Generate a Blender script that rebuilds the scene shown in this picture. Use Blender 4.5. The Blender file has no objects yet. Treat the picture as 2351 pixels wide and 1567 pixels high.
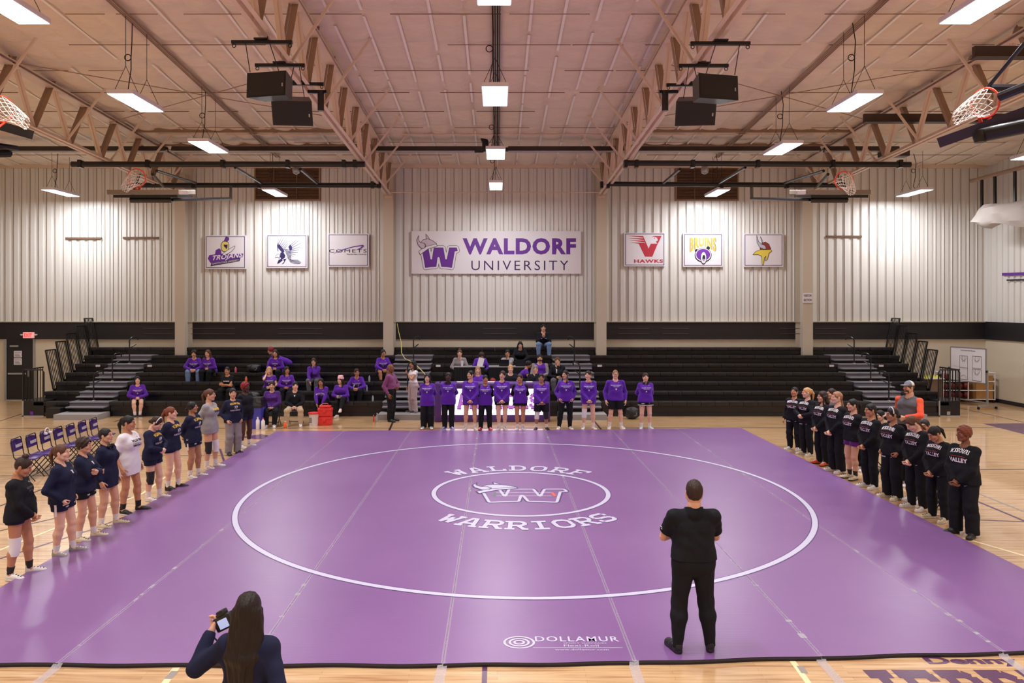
import bpy, bmesh, math, random
import numpy as np
from mathutils import Vector, Matrix
from mathutils.bvhtree import BVHTree

SC = bpy.context.scene
COL = SC.collection
FPX, HC, VX, VY = 1720.0, 3.55, 1142.0, 703.0      # focal length in px, eye height, vanishing point
PI = math.pi
rnd = random.Random(7)

# ---------------------------------------------------------------- camera
cam_data = bpy.data.cameras.new('camera')
cam = bpy.data.objects.new('camera', cam_data)
COL.objects.link(cam)
cam.location = (0, 0, HC)
cam.rotation_euler = (PI / 2, 0, 0)
cam_data.sensor_width = 36.0
cam_data.lens = FPX / 2351.0 * 36.0
cam_data.shift_x = (1175.5 - VX) / 2351.0
cam_data.shift_y = -(783.5 - VY) / 2351.0
cam_data.clip_end = 200
SC.camera = cam

# ---------------------------------------------------------------- world, exposure
world = bpy.data.worlds.new('world')
SC.world = world
world.use_nodes = True
world.node_tree.nodes['Background'].inputs[0].default_value = (0.9, 0.93, 1.0, 1)
world.node_tree.nodes['Background'].inputs[1].default_value = 0.05
SC.view_settings.view_transform = 'Standard'
SC.view_settings.look = 'None'
SC.view_settings.gamma = 1
SC.view_settings.exposure = -0.33
SC.view_settings.use_curve_mapping = False
LAMP_W = 165.0            # watts of each high-bay fixture
LAMP_EMIT = 3.0

# ---------------------------------------------------------------- small helpers
def G(px, py, z=0.0):
    Y = FPX * (HC - z) / (py - VY)
    return ((px - VX) * Y / FPX, Y, z)

def P(px, py, Y):
    return ((px - VX) * Y / FPX, Y, HC - (py - VY) * Y / FPX)

def lin(c):
    c = c / 255.0
    return c / 12.92 if c <= 0.04045 else ((c + 0.055) / 1.055) ** 2.4

def rgb(r, g, b):
    return (lin(r), lin(g), lin(b), 1.0)

MATS = {}
def mat(name, col, rough=0.6, metal=0.0, spec=0.5, emit=None, estr=0.0, bump=None, coat=0.0, sheen=0.0, var=None, alpha=1.0, trans=0.0):
    """plain surface with optional fine noise bump (scale, strength) and colour variation (scale, amount)"""
    if name in MATS:
        return MATS[name]
    m = bpy.data.materials.new(name)
    m.use_nodes = True
    nt = m.node_tree
    b = nt.nodes['Principled BSDF']
    b.inputs['Base Color'].default_value = col
    b.inputs['Roughness'].default_value = rough
    b.inputs['Metallic'].default_value = metal
    b.inputs['Specular IOR Level'].default_value = spec
    b.inputs['Coat Weight'].default_value = coat
    b.inputs['Coat Roughness'].default_value = 0.15
    b.inputs['Sheen Weight'].default_value = sheen
    b.inputs['Alpha'].default_value = alpha
    b.inputs['Transmission Weight'].default_value = trans
    if emit:
        b.inputs['Emission Color'].default_value = emit
        b.inputs['Emission Strength'].default_value = estr
    tc = None
    if bump or var:
        tc = nt.nodes.new('ShaderNodeTexCoord')
    if bump:
        n = nt.nodes.new('ShaderNodeTexNoise')
        n.inputs['Scale'].default_value = bump[0]
        n.inputs['Detail'].default_value = 4
        nt.links.new(tc.outputs['Object'], n.inputs['Vector'])
        bp = nt.nodes.new('ShaderNodeBump')
        bp.inputs['Strength'].default_value = bump[1]
        bp.inputs['Distance'].default_value = 0.02
        nt.links.new(n.outputs['Fac'], bp.inputs['Height'])
        nt.links.new(bp.outputs['Normal'], b.inputs['Normal'])
    if var:
        n = nt.nodes.new('ShaderNodeTexNoise')
        n.inputs['Scale'].default_value = var[0]
        n.inputs['Detail'].default_value = 5
        nt.links.new(tc.outputs['Object'], n.inputs['Vector'])
        mx = nt.nodes.new('ShaderNodeMix')
        mx.data_type = 'RGBA'
        a = var[1]
        mx.inputs[6].default_value = (col[0] * (1 - a), col[1] * (1 - a), col[2] * (1 - a), 1)
        mx.inputs[7].default_value = (min(1, col[0] * (1 + a)), min(1, col[1] * (1 + a)), min(1, col[2] * (1 + a)), 1)
        nt.links.new(n.outputs['Fac'], mx.inputs[0])
        nt.links.new(mx.outputs[2], b.inputs['Base Color'])
    MATS[name] = m
    return m

class MB:
    """collects boxes, bars, tubes and polygons into one mesh object"""
    def __init__(self):
        self.v, self.f, self.mi, self.mats = [], [], [], []
        self.lv = 0
    def _off(self, pts):
        """overlapping flat pieces of one print lie a hair apart, so that they never share a plane"""
        self.lv = (self.lv + 1) % 9
        p = [Vector(q) for q in pts]
        n = (p[1] - p[0]).cross(p[2] - p[0])
        if n.length < 1e-12: return pts
        n.normalize()
        if (n.z < 0 if abs(n.z) > .5 else n.y > 0): n = -n
        n *= .00007 * self.lv
        return [(q + n)[:] for q in p]
    def slot(self, m):
        if m not in self.mats:
            self.mats.append(m)
        return self.mats.index(m)
    def add(self, vs, fs, m=None):
        o = len(self.v)
        self.v += [tuple(p) for p in vs]
        s = self.slot(m) if m else 0
        for f in fs:
            self.f.append([o + i for i in f])
            self.mi.append(s)
        return self
    def box(self, x0, x1, y0, y1, z0, z1, m=None):
        vs = [(x0, y0, z0), (x1, y0, z0), (x1, y1, z0), (x0, y1, z0), (x0, y0, z1), (x1, y0, z1), (x1, y1, z1), (x0, y1, z1)]
        return self.add(vs, [(3, 2, 1, 0), (4, 5, 6, 7), (0, 1, 5, 4), (1, 2, 6, 5), (2, 3, 7, 6), (3, 0, 4, 7)], m)
    def bevbox(self, x0, x1, y0, y1, z0, z1, b=0.01, m=None):
        bm = bmesh.new()
        bmesh.ops.create_cube(bm, size=1)
        for v in bm.verts:
            v.co = Vector(((x0 + x1) / 2 + v.co.x * (x1 - x0), (y0 + y1) / 2 + v.co.y * (y1 - y0), (z0 + z1) / 2 + v.co.z * (z1 - z0)))
        bmesh.ops.bevel(bm, geom=list(bm.edges), offset=b, segments=2, profile=0.5, affect='EDGES')
        bm.verts.index_update()
        self.add([v.co[:] for v in bm.verts], [[v.index for v in f.verts] for f in bm.faces], m)
        bm.free()
        return self
    def bar(self, a, b, w, h, m=None, up=(0, 0, 1)):
        a, b = Vector(a), Vector(b)
        d = (b - a).normalized()
        u = Vector(up)
        if abs(d.dot(u)) > 0.98:
            u = Vector((0, 1, 0))
        s = d.cross(u).normalized() * (w / 2)
        t = s.cross(d).normalized() * (h / 2)
        vs = [a - s - t, a + s - t, a + s + t, a - s + t, b - s - t, b + s - t, b + s + t, b - s + t]
        return self.add([v[:] for v in vs], [(3, 2, 1, 0), (4, 5, 6, 7), (0, 1, 5, 4), (1, 2, 6, 5), (2, 3, 7, 6), (3, 0, 4, 7)], m)
    def tube(self, pts, r, n=8, m=None, caps=True, closed=False):
        pts = [Vector(p) for p in pts]
        rs = r if isinstance(r, (list, tuple)) else [r] * len(pts)
        N = len(pts)
        o = len(self.v)
        prev = None
        for i, p in enumerate(pts):
            if closed:
                d = (pts[(i + 1) % N] - pts[i - 1]).normalized()
            else:
                d = (pts[min(i + 1, N - 1)] - pts[max(i - 1, 0)]).normalized()
            if prev is None:
                u = Vector((0, 0, 1)) if abs(d.z) < 0.9 else Vector((1, 0, 0))
                s = d.cross(u).normalized()
            else:
                s = (prev - d * prev.dot(d)).normalized()
            prev = s
            t = d.cross(s)
            for k in range(n):
                a = 2 * PI * k / n
                self.v.append((p + (s * math.cos(a) + t * math.sin(a)) * rs[i])[:])
        sl = self.slot(m) if m else 0
        for i in range(N if closed else N - 1):
            j = (i + 1) % N
            for k in range(n):
                l = (k + 1) % n
                self.f.append([o + i * n + k, o + i * n + l, o + j * n + l, o + j * n + k])
                self.mi.append(sl)
        if caps and not closed:
            self.f.append([o + k for k in range(n)][::-1]); self.mi.append(sl)
            self.f.append([o + (N - 1) * n + k for k in range(n)]); self.mi.append(sl)
        return self
    def lathe(self, prof, n=20, c=(0, 0, 0), m=None):
        o = len(self.v)
        for r, z in prof:
            for k in range(n):
                a = 2 * PI * k / n
                self.v.append((c[0] + r * math.cos(a), c[1] + r * math.sin(a), c[2] + z))
        sl = self.slot(m) if m else 0
        for i in range(len(prof) - 1):
            for k in range(n):
                l = (k + 1) % n
                self.f.append([o + i * n + k, o + i * n + l, o + (i + 1) * n + l, o + (i + 1) * n + k]); self.mi.append(sl)
        self.f.append([o + k for k in range(n)][::-1]); self.mi.append(sl)
        self.f.append([o + (len(prof) - 1) * n + k for k in range(n)]); self.mi.append(sl)
        return self
    def poly(self, pts, m=None, thick=None, fn=None):
        """2-D polygon (triangulated) mapped through fn(x, y) -> 3-D"""
        bm = bmesh.new()
        vs = [bm.verts.new((p[0], p[1], 0)) for p in pts]
        try:
            f = bm.faces.new(vs)
        except ValueError:
            bm.free(); return self
        f.normal_update()
        bmesh.ops.triangulate(bm, faces=[f], ngon_method='EAR_CLIP')
        bm.verts.index_update()
        self.add(self._off([fn(v.co.x, v.co.y) for v in bm.verts]), [[v.index for v in g.verts] for g in bm.faces], m)
        bm.free()
        return self
    def stroke(self, pts, w, m=None, fn=None, closed=False, joint=True):
        n = len(pts)
        for i in range(n if closed else n - 1):
            a = Vector((pts[i][0], pts[i][1])); b = Vector((pts[(i + 1) % n][0], pts[(i + 1) % n][1]))
            d = b - a
            if d.length < 1e-6: continue
            s = Vector((-d.y, d.x)).normalized() * w / 2
            q = [a - s, b - s, b + s, a + s]
            self.add(self._off([fn(p.x, p.y) for p in q]), [(0, 1, 2, 3)], m)
        if joint:
            for i, p in enumerate(pts):
                if not closed and i in (0, n - 1): continue
                self.add(self._off([fn(p[0] + w / 2 * math.cos(a * PI / 4), p[1] + w / 2 * math.sin(a * PI / 4)) for a in range(8)]), [tuple(range(8))], m)
        return self
    def build(self, name, m=None, parent=None, smooth=False, loc=None, rz=0.0):
        me = bpy.data.meshes.new(name)
        me.from_pydata(self.v, [], self.f)
        if self.mats:
            for q in self.mats: me.materials.append(q)
            me.polygons.foreach_set('material_index', self.mi)
        elif m:
            me.materials.append(m)
        if smooth:
            me.polygons.foreach_set('use_smooth', [True] * len(me.polygons))
            try:
                me.set_sharp_from_angle(angle=math.radians(40))
            except Exception:
                pass
        me.update()
        o = bpy.data.objects.new(name, me)
        COL.objects.link(o)
        if parent: o.parent = parent
        if loc: o.location = loc
        if rz: o.rotation_euler = (0, 0, rz)
        return o

def tag(o, label=None, cat=None, group=None, kind=None):
    if label: o['label'] = label
    if cat: o['category'] = cat
    if group: o['group'] = group
    if kind: o['kind'] = kind
    return o

def empty(name, loc=(0, 0, 0), rz=0.0):
    o = bpy.data.objects.new(name, None)
    o.empty_display_size = 0.1
    COL.objects.link(o)
    o.location = loc
    o.rotation_euler = (0, 0, rz)
    return o

def thing(name, label, cat, loc=(0, 0, 0), rz=0.0, group=None):
    return tag(empty(name, loc, rz), label, cat, group)

def copy_tree(o, loc=None, rz=None, label=None, parent=None):
    c = o.copy()
    COL.objects.link(c)
    if parent: c.parent = parent
    for ch in [q for q in bpy.data.objects if q.parent == o]:
        copy_tree(ch, parent=c)
    if loc is not None: c.location = loc
    if rz is not None: c.rotation_euler = (0, 0, rz)
    if label: c['label'] = label
    return c

_TXT = {}
def text2d(s, spacing=1.0, bold=0.0):
    """glyph outlines as a flat mesh normalised to a 0..1 box; returns verts, faces, aspect"""
    key = (s, spacing, bold)
    if key in _TXT: return _TXT[key]
    cu = bpy.data.curves.new('lettering', 'FONT')
    cu.body = s
    cu.space_character = spacing
    cu.offset = bold
    cu.resolution_u = 3
    ob = bpy.data.objects.new('lettering', cu)
    COL.objects.link(ob)
    bpy.context.view_layer.update()
    me = bpy.data.meshes.new_from_object(ob.evaluated_get(bpy.context.evaluated_depsgraph_get()))
    v = np.array([p.co[:2] for p in me.vertices]); f = [list(p.vertices) for p in me.polygons]
    bpy.data.objects.remove(ob); bpy.data.curves.remove(cu); bpy.data.meshes.remove(me)
    lo, hi = v.min(0), v.max(0)
    asp = (hi[0] - lo[0]) / (hi[1] - lo[1])
    v = (v - lo) / (hi - lo)
    _TXT[key] = (v, f, asp)
    return _TXT[key]

def put_text(mb, s, x0, y0, w, h, m, fn, spacing=1.0, bold=0.0, shear=0.0, arch=0.0):
    v, f, a = text2d(s, spacing, bold)
    pts = []
    for p in v:
        x = p[0]; y = p[1]
        pts.append(fn(x0 + x * w + shear * y * h, y0 + y * h + arch * (1 - (2 * x - 1) ** 2)))
    mb.add(pts, f, m)

# block letters with slab serifs, drawn as strokes in a 10 x 12 box (stroke 2.4)
SLAB = {
    'W': ([(0.3, 11), (3, 11)], [(6.5, 11), (9.7, 11)], [(1.7, 11), (3.2, 1)], [(3.2, 1), (5, 8.5)], [(5, 8.5), (6.8, 1)], [(6.8, 1), (8.3, 11)]),
    'A': ([(4.2, 11.3), (1.8, 0.9)], [(5.8, 11.3), (8.2, 0.9)], [(0.2, 0.9), (3.6, 0.9)], [(6.4, 0.9), (9.8, 0.9)], [(2.8, 4.2), (7.2, 4.2)], [(3.4, 11), (6.6, 11)]),
    'L': ([(0.5, 11), (5, 11)], [(2.7, 11), (2.7, 1)], [(0.5, 1), (9.3, 1)], [(8.4, 1), (8.4, 4)]),
    'D': ([(0.4, 11), (6.5, 11)], [(0.4, 1), (6.5, 1)], [(2.6, 11), (2.6, 1)], [(6.3, 11), (8.4, 8.8)], [(8.4, 9), (8.4, 3)], [(8.4, 3.2), (6.3, 1)]),
    'O': ([(3.2, 11), (6.8, 11)], [(3.2, 1), (6.8, 1)], [(1.6, 9), (1.6, 3)], [(8.4, 9), (8.4, 3)], [(3.4, 11), (1.5, 8.8)], [(6.6, 11), (8.5, 8.8)], [(3.4, 1), (1.5, 3.2)], [(6.6, 1), (8.5, 3.2)]),
    'R': ([(0.4, 11), (6.8, 11)], [(0.4, 1), (4.4, 1)], [(2.5, 11), (2.5, 1)], [(2.5, 5.6), (6.8, 5.6)], [(6.6, 11), (8.2, 9.6)], [(8.2, 9.8), (8.2, 6.9)], [(8.2, 7), (6.6, 5.6)], [(5.6, 5.6), (8.2, 1)], [(7.2, 1), (9.9, 1)]),
    'F': ([(0.4, 11), (9.4, 11)], [(8.6, 11), (8.6, 8)], [(2.5, 11), (2.5, 1)], [(0.4, 1), (5, 1)], [(2.5, 6), (6.8, 6)]),
    'I': ([(2, 11), (8, 11)], [(2, 1), (8, 1)], [(5, 11), (5, 1)]),
    'S': ([(8.6, 8), (8.6, 10.2)], [(8.4, 11), (3, 11)], [(3.2, 11), (1.5, 9.4)], [(1.5, 9.4), (1.5, 7.4)], [(1.5, 7.4), (3, 6)], [(3, 6), (7, 6)], [(7, 6), (8.5, 4.6)], [(8.5, 4.6), (8.5, 2.6)], [(8.5, 2.6), (6.8, 1)], [(7, 1), (1.6, 1)], [(1.4, 4), (1.4, 1.6)]),
    'E': ([(0.4, 11), (9.2, 11)], [(0.4, 1), (9.2, 1)], [(2.5, 11), (2.5, 1)], [(2.5, 6), (6.6, 6)], [(8.4, 11), (8.4, 8.2)], [(8.4, 1), (8.4, 3.8)]),
    'J': ([(3.6, 11), (9.6, 11)], [(6.8, 11), (6.8, 3)], [(6.8, 3.2), (5, 1)], [(5.2, 1), (2.6, 1)], [(2.8, 1), (1.2, 3)], [(1.2, 3), (1.2, 5)]),
}
def slab(mb, ch, m, fn, w=1.0, h=1.0, sw=2.3):
    for st in SLAB[ch]:
        mb.stroke([(x / 10.0 - 0.5, y / 12.0 - 0.5) for x, y in st], sw / 11.0, m, lambda a, b: fn(a * w, b * h), joint=False)

# the W with a horned helmet, in banner-crop pixels
W_POLY = [(228, 362), (262, 555), (330, 545), (400, 540), (415, 425), (430, 412), (445, 425), (468, 540), (540, 545), (600, 555), (636, 345), (672, 338), (662, 300), (570, 300), (540, 445), (528, 455), (515, 445), (490, 300), (372, 300), (350, 445), (338, 455), (325, 445), (300, 315)]
H_DOME = [(205, 232), (235, 198), (290, 185), (350, 205), (405, 245), (412, 275), (330, 300), (230, 312)]
H_BRIM = [(178, 345), (250, 290), (405, 250), (413, 280), (300, 312), (195, 390)]
H_HORN = [(205, 305), (165, 255), (152, 200), (178, 145), (175, 200), (200, 235), (240, 240), (262, 270), (250, 305), (225, 312)]
H_HORN2 = [(275, 190), (268, 125), (300, 160), (318, 195)]
# ================================================================ materials of the place
def wood_floor():
    m = bpy.data.materials.new('maple_court'); m.use_nodes = True
    nt = m.node_tree; b = nt.nodes['Principled BSDF']; L = nt.links.new
    tc = nt.nodes.new('ShaderNodeTexCoord')
    br = nt.nodes.new('ShaderNodeTexBrick')
    br.inputs['Scale'].default_value = 1.0
    br.inputs['Brick Width'].default_value = 1.7
    br.inputs['Row Height'].default_value = 0.057
    br.inputs['Mortar Size'].default_value = 0.0016
    br.inputs['Bias'].default_value = -0.25
    br.inputs['Color1'].default_value = rgb(214, 178, 134)
    br.inputs['Color2'].default_value = rgb(196, 154, 108)
    br.inputs['Mortar'].default_value = rgb(172, 128, 84)
    L(tc.outputs['Object'], br.inputs['Vector'])
    mp = nt.nodes.new('ShaderNodeMapping'); mp.inputs['Scale'].default_value = (0.8, 14, 1)
    L(tc.outputs['Object'], mp.inputs['Vector'])
    n = nt.nodes.new('ShaderNodeTexNoise'); n.inputs['Scale'].default_value = 1.6; n.inputs['Detail'].default_value = 6
    L(mp.outputs[0], n.inputs['Vector'])
    cr = nt.nodes.new('ShaderNodeValToRGB')
    cr.color_ramp.elements[0].position = 0.32; cr.color_ramp.elements[0].color = rgb(172, 116, 66)
    cr.color_ramp.elements[1].position = 0.52; cr.color_ramp.elements[1].color = (1, 1, 1, 1)
    L(n.outputs['Fac'], cr.inputs[0])
    mx = nt.nodes.new('ShaderNodeMix'); mx.data_type = 'RGBA'; mx.blend_type = 'MULTIPLY'; mx.inputs[0].default_value = 0.55
    L(br.outputs['Color'], mx.inputs[6]); L(cr.outputs['Color'], mx.inputs[7])
    L(mx.outputs[2], b.inputs['Base Color'])
    b.inputs['Roughness'].default_value = 0.30
    b.inputs['Coat Weight'].default_value = 0.7
    b.inputs['Coat Roughness'].default_value = 0.045
    n2 = nt.nodes.new('ShaderNodeTexNoise'); n2.inputs['Scale'].default_value = 1.3
    L(tc.outputs['Object'], n2.inputs['Vector'])
    bp = nt.nodes.new('ShaderNodeBump'); bp.inputs['Strength'].default_value = 0.05; bp.inputs['Distance'].default_value = 0.05
    L(n2.outputs['Fac'], bp.inputs['Height']); L(bp.outputs['Normal'], b.inputs['Coat Normal'])
    return m

def mat_vinyl():
    m = bpy.data.materials.new('purple_mat_vinyl'); m.use_nodes = True
    nt = m.node_tree; b = nt.nodes['Principled BSDF']; L = nt.links.new
    tc = nt.nodes.new('ShaderNodeTexCoord')
    n = nt.nodes.new('ShaderNodeTexNoise'); n.inputs['Scale'].default_value = 0.5; n.inputs['Detail'].default_value = 6
    L(tc.outputs['Object'], n.inputs['Vector'])
    mx = nt.nodes.new('ShaderNodeMix'); mx.data_type = 'RGBA'
    mx.inputs[6].default_value = rgb(114, 74, 134); mx.inputs[7].default_value = rgb(138, 98, 155)
    L(n.outputs['Fac'], mx.inputs[0])
    mp = nt.nodes.new('ShaderNodeMapping'); mp.inputs['Scale'].default_value = (0.7, 16, 1)
    L(tc.outputs['Object'], mp.inputs['Vector'])
    ns = nt.nodes.new('ShaderNodeTexNoise'); ns.inputs['Scale'].default_value = 2.2; ns.inputs['Detail'].default_value = 7
    L(mp.outputs[0], ns.inputs['Vector'])
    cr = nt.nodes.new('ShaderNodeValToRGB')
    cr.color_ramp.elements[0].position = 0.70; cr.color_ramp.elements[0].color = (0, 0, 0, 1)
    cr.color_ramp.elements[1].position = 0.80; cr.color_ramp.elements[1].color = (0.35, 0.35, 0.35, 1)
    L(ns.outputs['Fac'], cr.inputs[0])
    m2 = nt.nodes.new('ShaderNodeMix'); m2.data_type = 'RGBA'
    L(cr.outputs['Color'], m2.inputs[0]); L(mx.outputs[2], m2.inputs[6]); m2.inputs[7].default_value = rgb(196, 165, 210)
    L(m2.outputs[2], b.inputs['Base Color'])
    b.inputs['Roughness'].default_value = 0.34
    b.inputs['Specular IOR Level'].default_value = 0.9
    bp = nt.nodes.new('ShaderNodeBump'); bp.inputs['Strength'].default_value = 0.12; bp.inputs['Distance'].default_value = 0.01
    L(ns.outputs['Fac'], bp.inputs['Height']); L(bp.outputs['Normal'], b.inputs['Normal'])
    return m

def ceiling_mat():
    m = bpy.data.materials.new('insulation_facing'); m.use_nodes = True
    nt = m.node_tree; b = nt.nodes['Principled BSDF']; L = nt.links.new
    tc = nt.nodes.new('ShaderNodeTexCoord')
    mp = nt.nodes.new('ShaderNodeMapping'); mp.inputs['Scale'].default_value = (1, 2.6, 1)
    L(tc.outputs['Object'], mp.inputs['Vector'])
    n = nt.nodes.new('ShaderNodeTexNoise'); n.inputs['Scale'].default_value = 1.6; n.inputs['Detail'].default_value = 8; n.inputs['Roughness'].default_value = 0.62
    L(mp.outputs[0], n.inputs['Vector'])
    mx = nt.nodes.new('ShaderNodeMix'); mx.data_type = 'RGBA'
    mx.inputs[6].default_value = rgb(222, 202, 182); mx.inputs[7].default_value = rgb(244, 230, 212)
    L(n.outputs['Fac'], mx.inputs[0]); L(mx.outputs[2], b.inputs['Base Color'])
    b.inputs['Roughness'].default_value = 0.55
    bp = nt.nodes.new('ShaderNodeBump'); bp.inputs['Strength'].default_value = 0.7; bp.inputs['Distance'].default_value = 0.06
    L(n.outputs['Fac'], bp.inputs['Height']); L(bp.outputs['Normal'], b.inputs['Normal'])
    return m

M_FLOOR = wood_floor(); M_MAT = mat_vinyl(); M_CEIL = ceiling_mat()
M_WALL = mat('ribbed_steel_cream', rgb(229, 228, 225), 0.42, bump=(3, 0.1), var=(0.7, 0.04))
M_BLOCK = mat('block_wall_beige', rgb(214, 204, 184), 0.7, bump=(30, 0.2), var=(1.2, 0.03))
M_BAND = mat('black_wall_pad', rgb(30, 28, 33), 0.5)
M_BASE = mat('dark_rubber_base', rgb(36, 36, 44), 0.5)
M_STEEL = mat('primed_steel_beige', rgb(226, 204, 186), 0.5, var=(2, 0.06))
M_STEELD = mat('steel_brown', rgb(160, 132, 110), 0.55, var=(3, 0.1))  # darker brown steel colour for truss webs, struts and fittings
M_COLUMN = mat('column_cream_paint', rgb(203, 192, 176), 0.5, var=(1.5, 0.03))
M_BLACK = mat('black_steel', rgb(24, 23, 27), 0.32)
M_BLK2 = mat('black_plastic', rgb(27, 26, 29), 0.36, bump=(60, 0.12))
M_DKBRN = mat('dark_brown_steel', rgb(62, 48, 42), 0.5)
M_GREY = mat('aisle_tread_grey', rgb(128, 126, 134), 0.42, var=(8, 0.08))
M_LGREY = mat('brushed_aluminium', rgb(175, 175, 178), 0.35, metal=0.6)
M_WHITE = mat('white_paint', rgb(232, 228, 236), 0.5)
M_WHITEM = mat('white_print', rgb(236, 234, 244), 0.5)
M_PURP = mat('purple_print', rgb(108, 48, 158), 0.5)
M_PURPD = mat('dark_purple_print', rgb(52, 28, 84), 0.5)
M_BLKP = mat('black_print', rgb(28, 26, 34), 0.6)
M_LAMP = mat('lamp_diffuser', (1, 1, 1, 1), 0.5, emit=(1.0, 0.985, 0.96, 1), estr=LAMP_EMIT)
M_RED = mat('red_print', rgb(196, 52, 72), 0.5)
M_GOLD = mat('gold_print', rgb(222, 180, 74), 0.5)
M_RUST = mat('wooden_louver_brown', rgb(112, 84, 66), 0.7, var=(6, 0.2))
M_CORD = mat('cable_black', rgb(38, 30, 28), 0.6)
M_ORANGE = mat('rim_orange', rgb(240, 80, 50), 0.45)
M_NET = mat('net_cord_white', rgb(235, 225, 215), 0.8)

# ================================================================ the hall
WY = 28.4                 # far wall
RX, LX = 18.5, -19.6      # side walls
BY = -4.0
RIDGE = 12.5
def roof(Y):
    return 8.97 + 0.075 * (WY - Y) if Y >= RIDGE else 8.97 + 0.075 * (WY - RIDGE) - 0.075 * (RIDGE - Y)

floor = MB().box(LX - .2, RX + .2, BY - .2, WY + .2, -0.2, 0).build('floor', M_FLOOR); tag(floor, kind='structure')

# ribbed far wall
def ribbed(x0, x1, z0, z1, pitch=0.315):
    prof = [(0, 0), (0.165, 0), (0.185, 0.045), (0.275, 0.045), (0.295, 0.0)]
    pts = []
    x = x0
    while x < x1:
        for dx, dy in prof:
            if x + dx < x1: pts.append((x + dx, dy))
        # narrow standing seam
        x += pitch
    pts.append((x1, 0))
    return pts
mb = MB()
pts = ribbed(LX, RX, 0, 0)
vs = [(x, WY + y, 2.97) for x, y in pts] + [(x, WY + y, 9.05) for x, y in pts]
n = len(pts)
mb.add(vs, [(i, i + 1, n + i + 1, n + i) for i in range(n - 1)])
wall_far = mb.build('wall_far', M_WALL); tag(wall_far, kind='structure')
mb = MB()
for i in range(0, n - 5, 5):       # seams between the panels
    xs = pts[i][0]
    mb.box(xs - 0.009, xs + 0.006, WY - 0.012, WY + 0.02, 2.99, 9.04)
mb.build('panel_seam', mat('seam_dark_brown', rgb(132, 118, 104), .6), wall_far)  # thin dark brown strip at each panel joint
MB().box(LX, RX, WY - 0.01, WY + 0.2, 0, 2.31).build('wall_far_lower', M_BLOCK, wall_far)
MB().box(LX, RX, WY - 0.06, WY + 0.05, 2.31, 2.95).build('wall_band', M_BAND, wall_far)
MB().box(LX, RX, WY - 0.10, WY + 0.05, 2.95, 2.985).build('ledge_flashing', M_COLUMN, wall_far)
MB().box(LX, RX, WY - 0.12, WY + 0.05, 8.78, 8.99).build('eave_beam', M_STEEL, wall_far)
for i, z in enumerate((2.52, 2.72)):
    mb = MB()
    for (a, b) in ((330, 400), (440, 540), (640, 740), (1110, 1185), (1420, 1490), (1520, 1580), (1790, 1838), (1870, 1940)):
        x0 = (a - VX) * WY / FPX; x1 = (b - VX) * WY / FPX
        mb.box(x0, x1, WY - 0.075, WY - 0.06, z - .008, z + .008)
    mb.build('pad_seam', mat('seam_grey', rgb(84, 78, 84), 0.4), wall_far)
# side walls
for side, X, sg in (('right', RX, 1), ('left', LX, -1)):
    prof = ribbed(BY, WY, 0, 0)
    vs = [(X + sg * y, x, 2.97) for x, y in prof] + [(X + sg * y, x, 10.2) for x, y in prof]
    n = len(prof)
    w = MB().add(vs, [(i, i + 1, n + i + 1, n + i) for i in range(n - 1)]).build('wall_' + side, M_WALL)
    tag(w, kind='structure')
    a, b = sorted((X - sg * 0.01, X + sg * 0.2))
    MB().box(a, b, BY, WY, 0, 2.31).build('wall_lower', M_BLOCK, w)
    a, b = sorted((X - sg * 0.06, X + sg * 0.05))
    MB().box(a, b, BY, WY, 2.31, 2.97).build('wall_band', M_BAND, w)
    a, b = sorted((X - sg * 0.03, X))
    bs = MB().box(a, b, BY, WY, 0, 0.14).build('baseboard_' + side, M_BASE); tag(bs, kind='structure')
tag(MB().box(LX, RX, BY - 0.2, BY, 0, 10.2).build('wall_back', M_BLOCK), kind='structure')
for nm, a, b in (('baseboard_left_end', LX, -18.95), ('baseboard_right_end', 15.5, RX - .03)):
    tag(MB().box(a, b, WY - 0.04, WY - 0.01, 0, 0.14).build('baseboard_far', M_BASE), kind='structure')

# quilted insulation ceiling
NX, NY = 560, 210
xs = np.linspace(LX, RX, NX); ys = np.linspace(BY, WY, NY * 1)
ys = np.concatenate([np.linspace(BY, 13.8, 30), np.arange(13.9, WY + 0.001, 0.085)])
XX, YY = np.meshgrid(xs, ys)
PUR = 1.55; STRAP = 0.72
u = np.abs(np.sin(PI * XX / STRAP)); v = np.abs(np.sin(PI * (WY - YY) / PUR))
r2 = np.random.RandomState(3)
amp = 0.6 + 0.8 * r2.rand(80, 30)
iu = np.clip(((XX - LX) / STRAP).astype(int), 0, 79); iv = np.clip(((WY - YY) / PUR).astype(int), 0, 29)
sag = 0.125 * amp[iu, iv] * (u ** 0.45) * (v ** 0.45)
sag += 0.018 * np.sin(XX * 5 + 3 * np.sin(YY * 4)) * v * u + 0.02 * np.sin(YY * 7 + 2 * np.sin(XX * 3.1)) * u * v
ZZ = np.where(YY >= RIDGE, 8.97 + 0.075 * (WY - YY), 8.97 + 0.075 * (WY - RIDGE) - 0.075 * (RIDGE - YY)) - sag - 0.02
me = bpy.data.meshes.new('ceiling')
nyy, nxx = XX.shape
idx = np.arange(nyy * nxx).reshape(nyy, nxx)
fq = np.stack([idx[:-1, :-1], idx[1:, :-1], idx[1:, 1:], idx[:-1, 1:]], -1).reshape(-1, 4)
me.from_pydata(np.stack([XX, YY, ZZ], -1).reshape(-1, 3).tolist(), [], fq.tolist())
me.polygons.foreach_set('use_smooth', [True] * len(me.polygons))
me.materials.append(M_CEIL)
ceiling = bpy.data.objects.new('ceiling', me); COL.objects.link(ceiling); tag(ceiling, kind='structure')
mb = MB()
k = math.ceil(LX / STRAP)
M_STRAP = mat('strap_white', rgb(250, 244, 236), 0.5)
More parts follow.
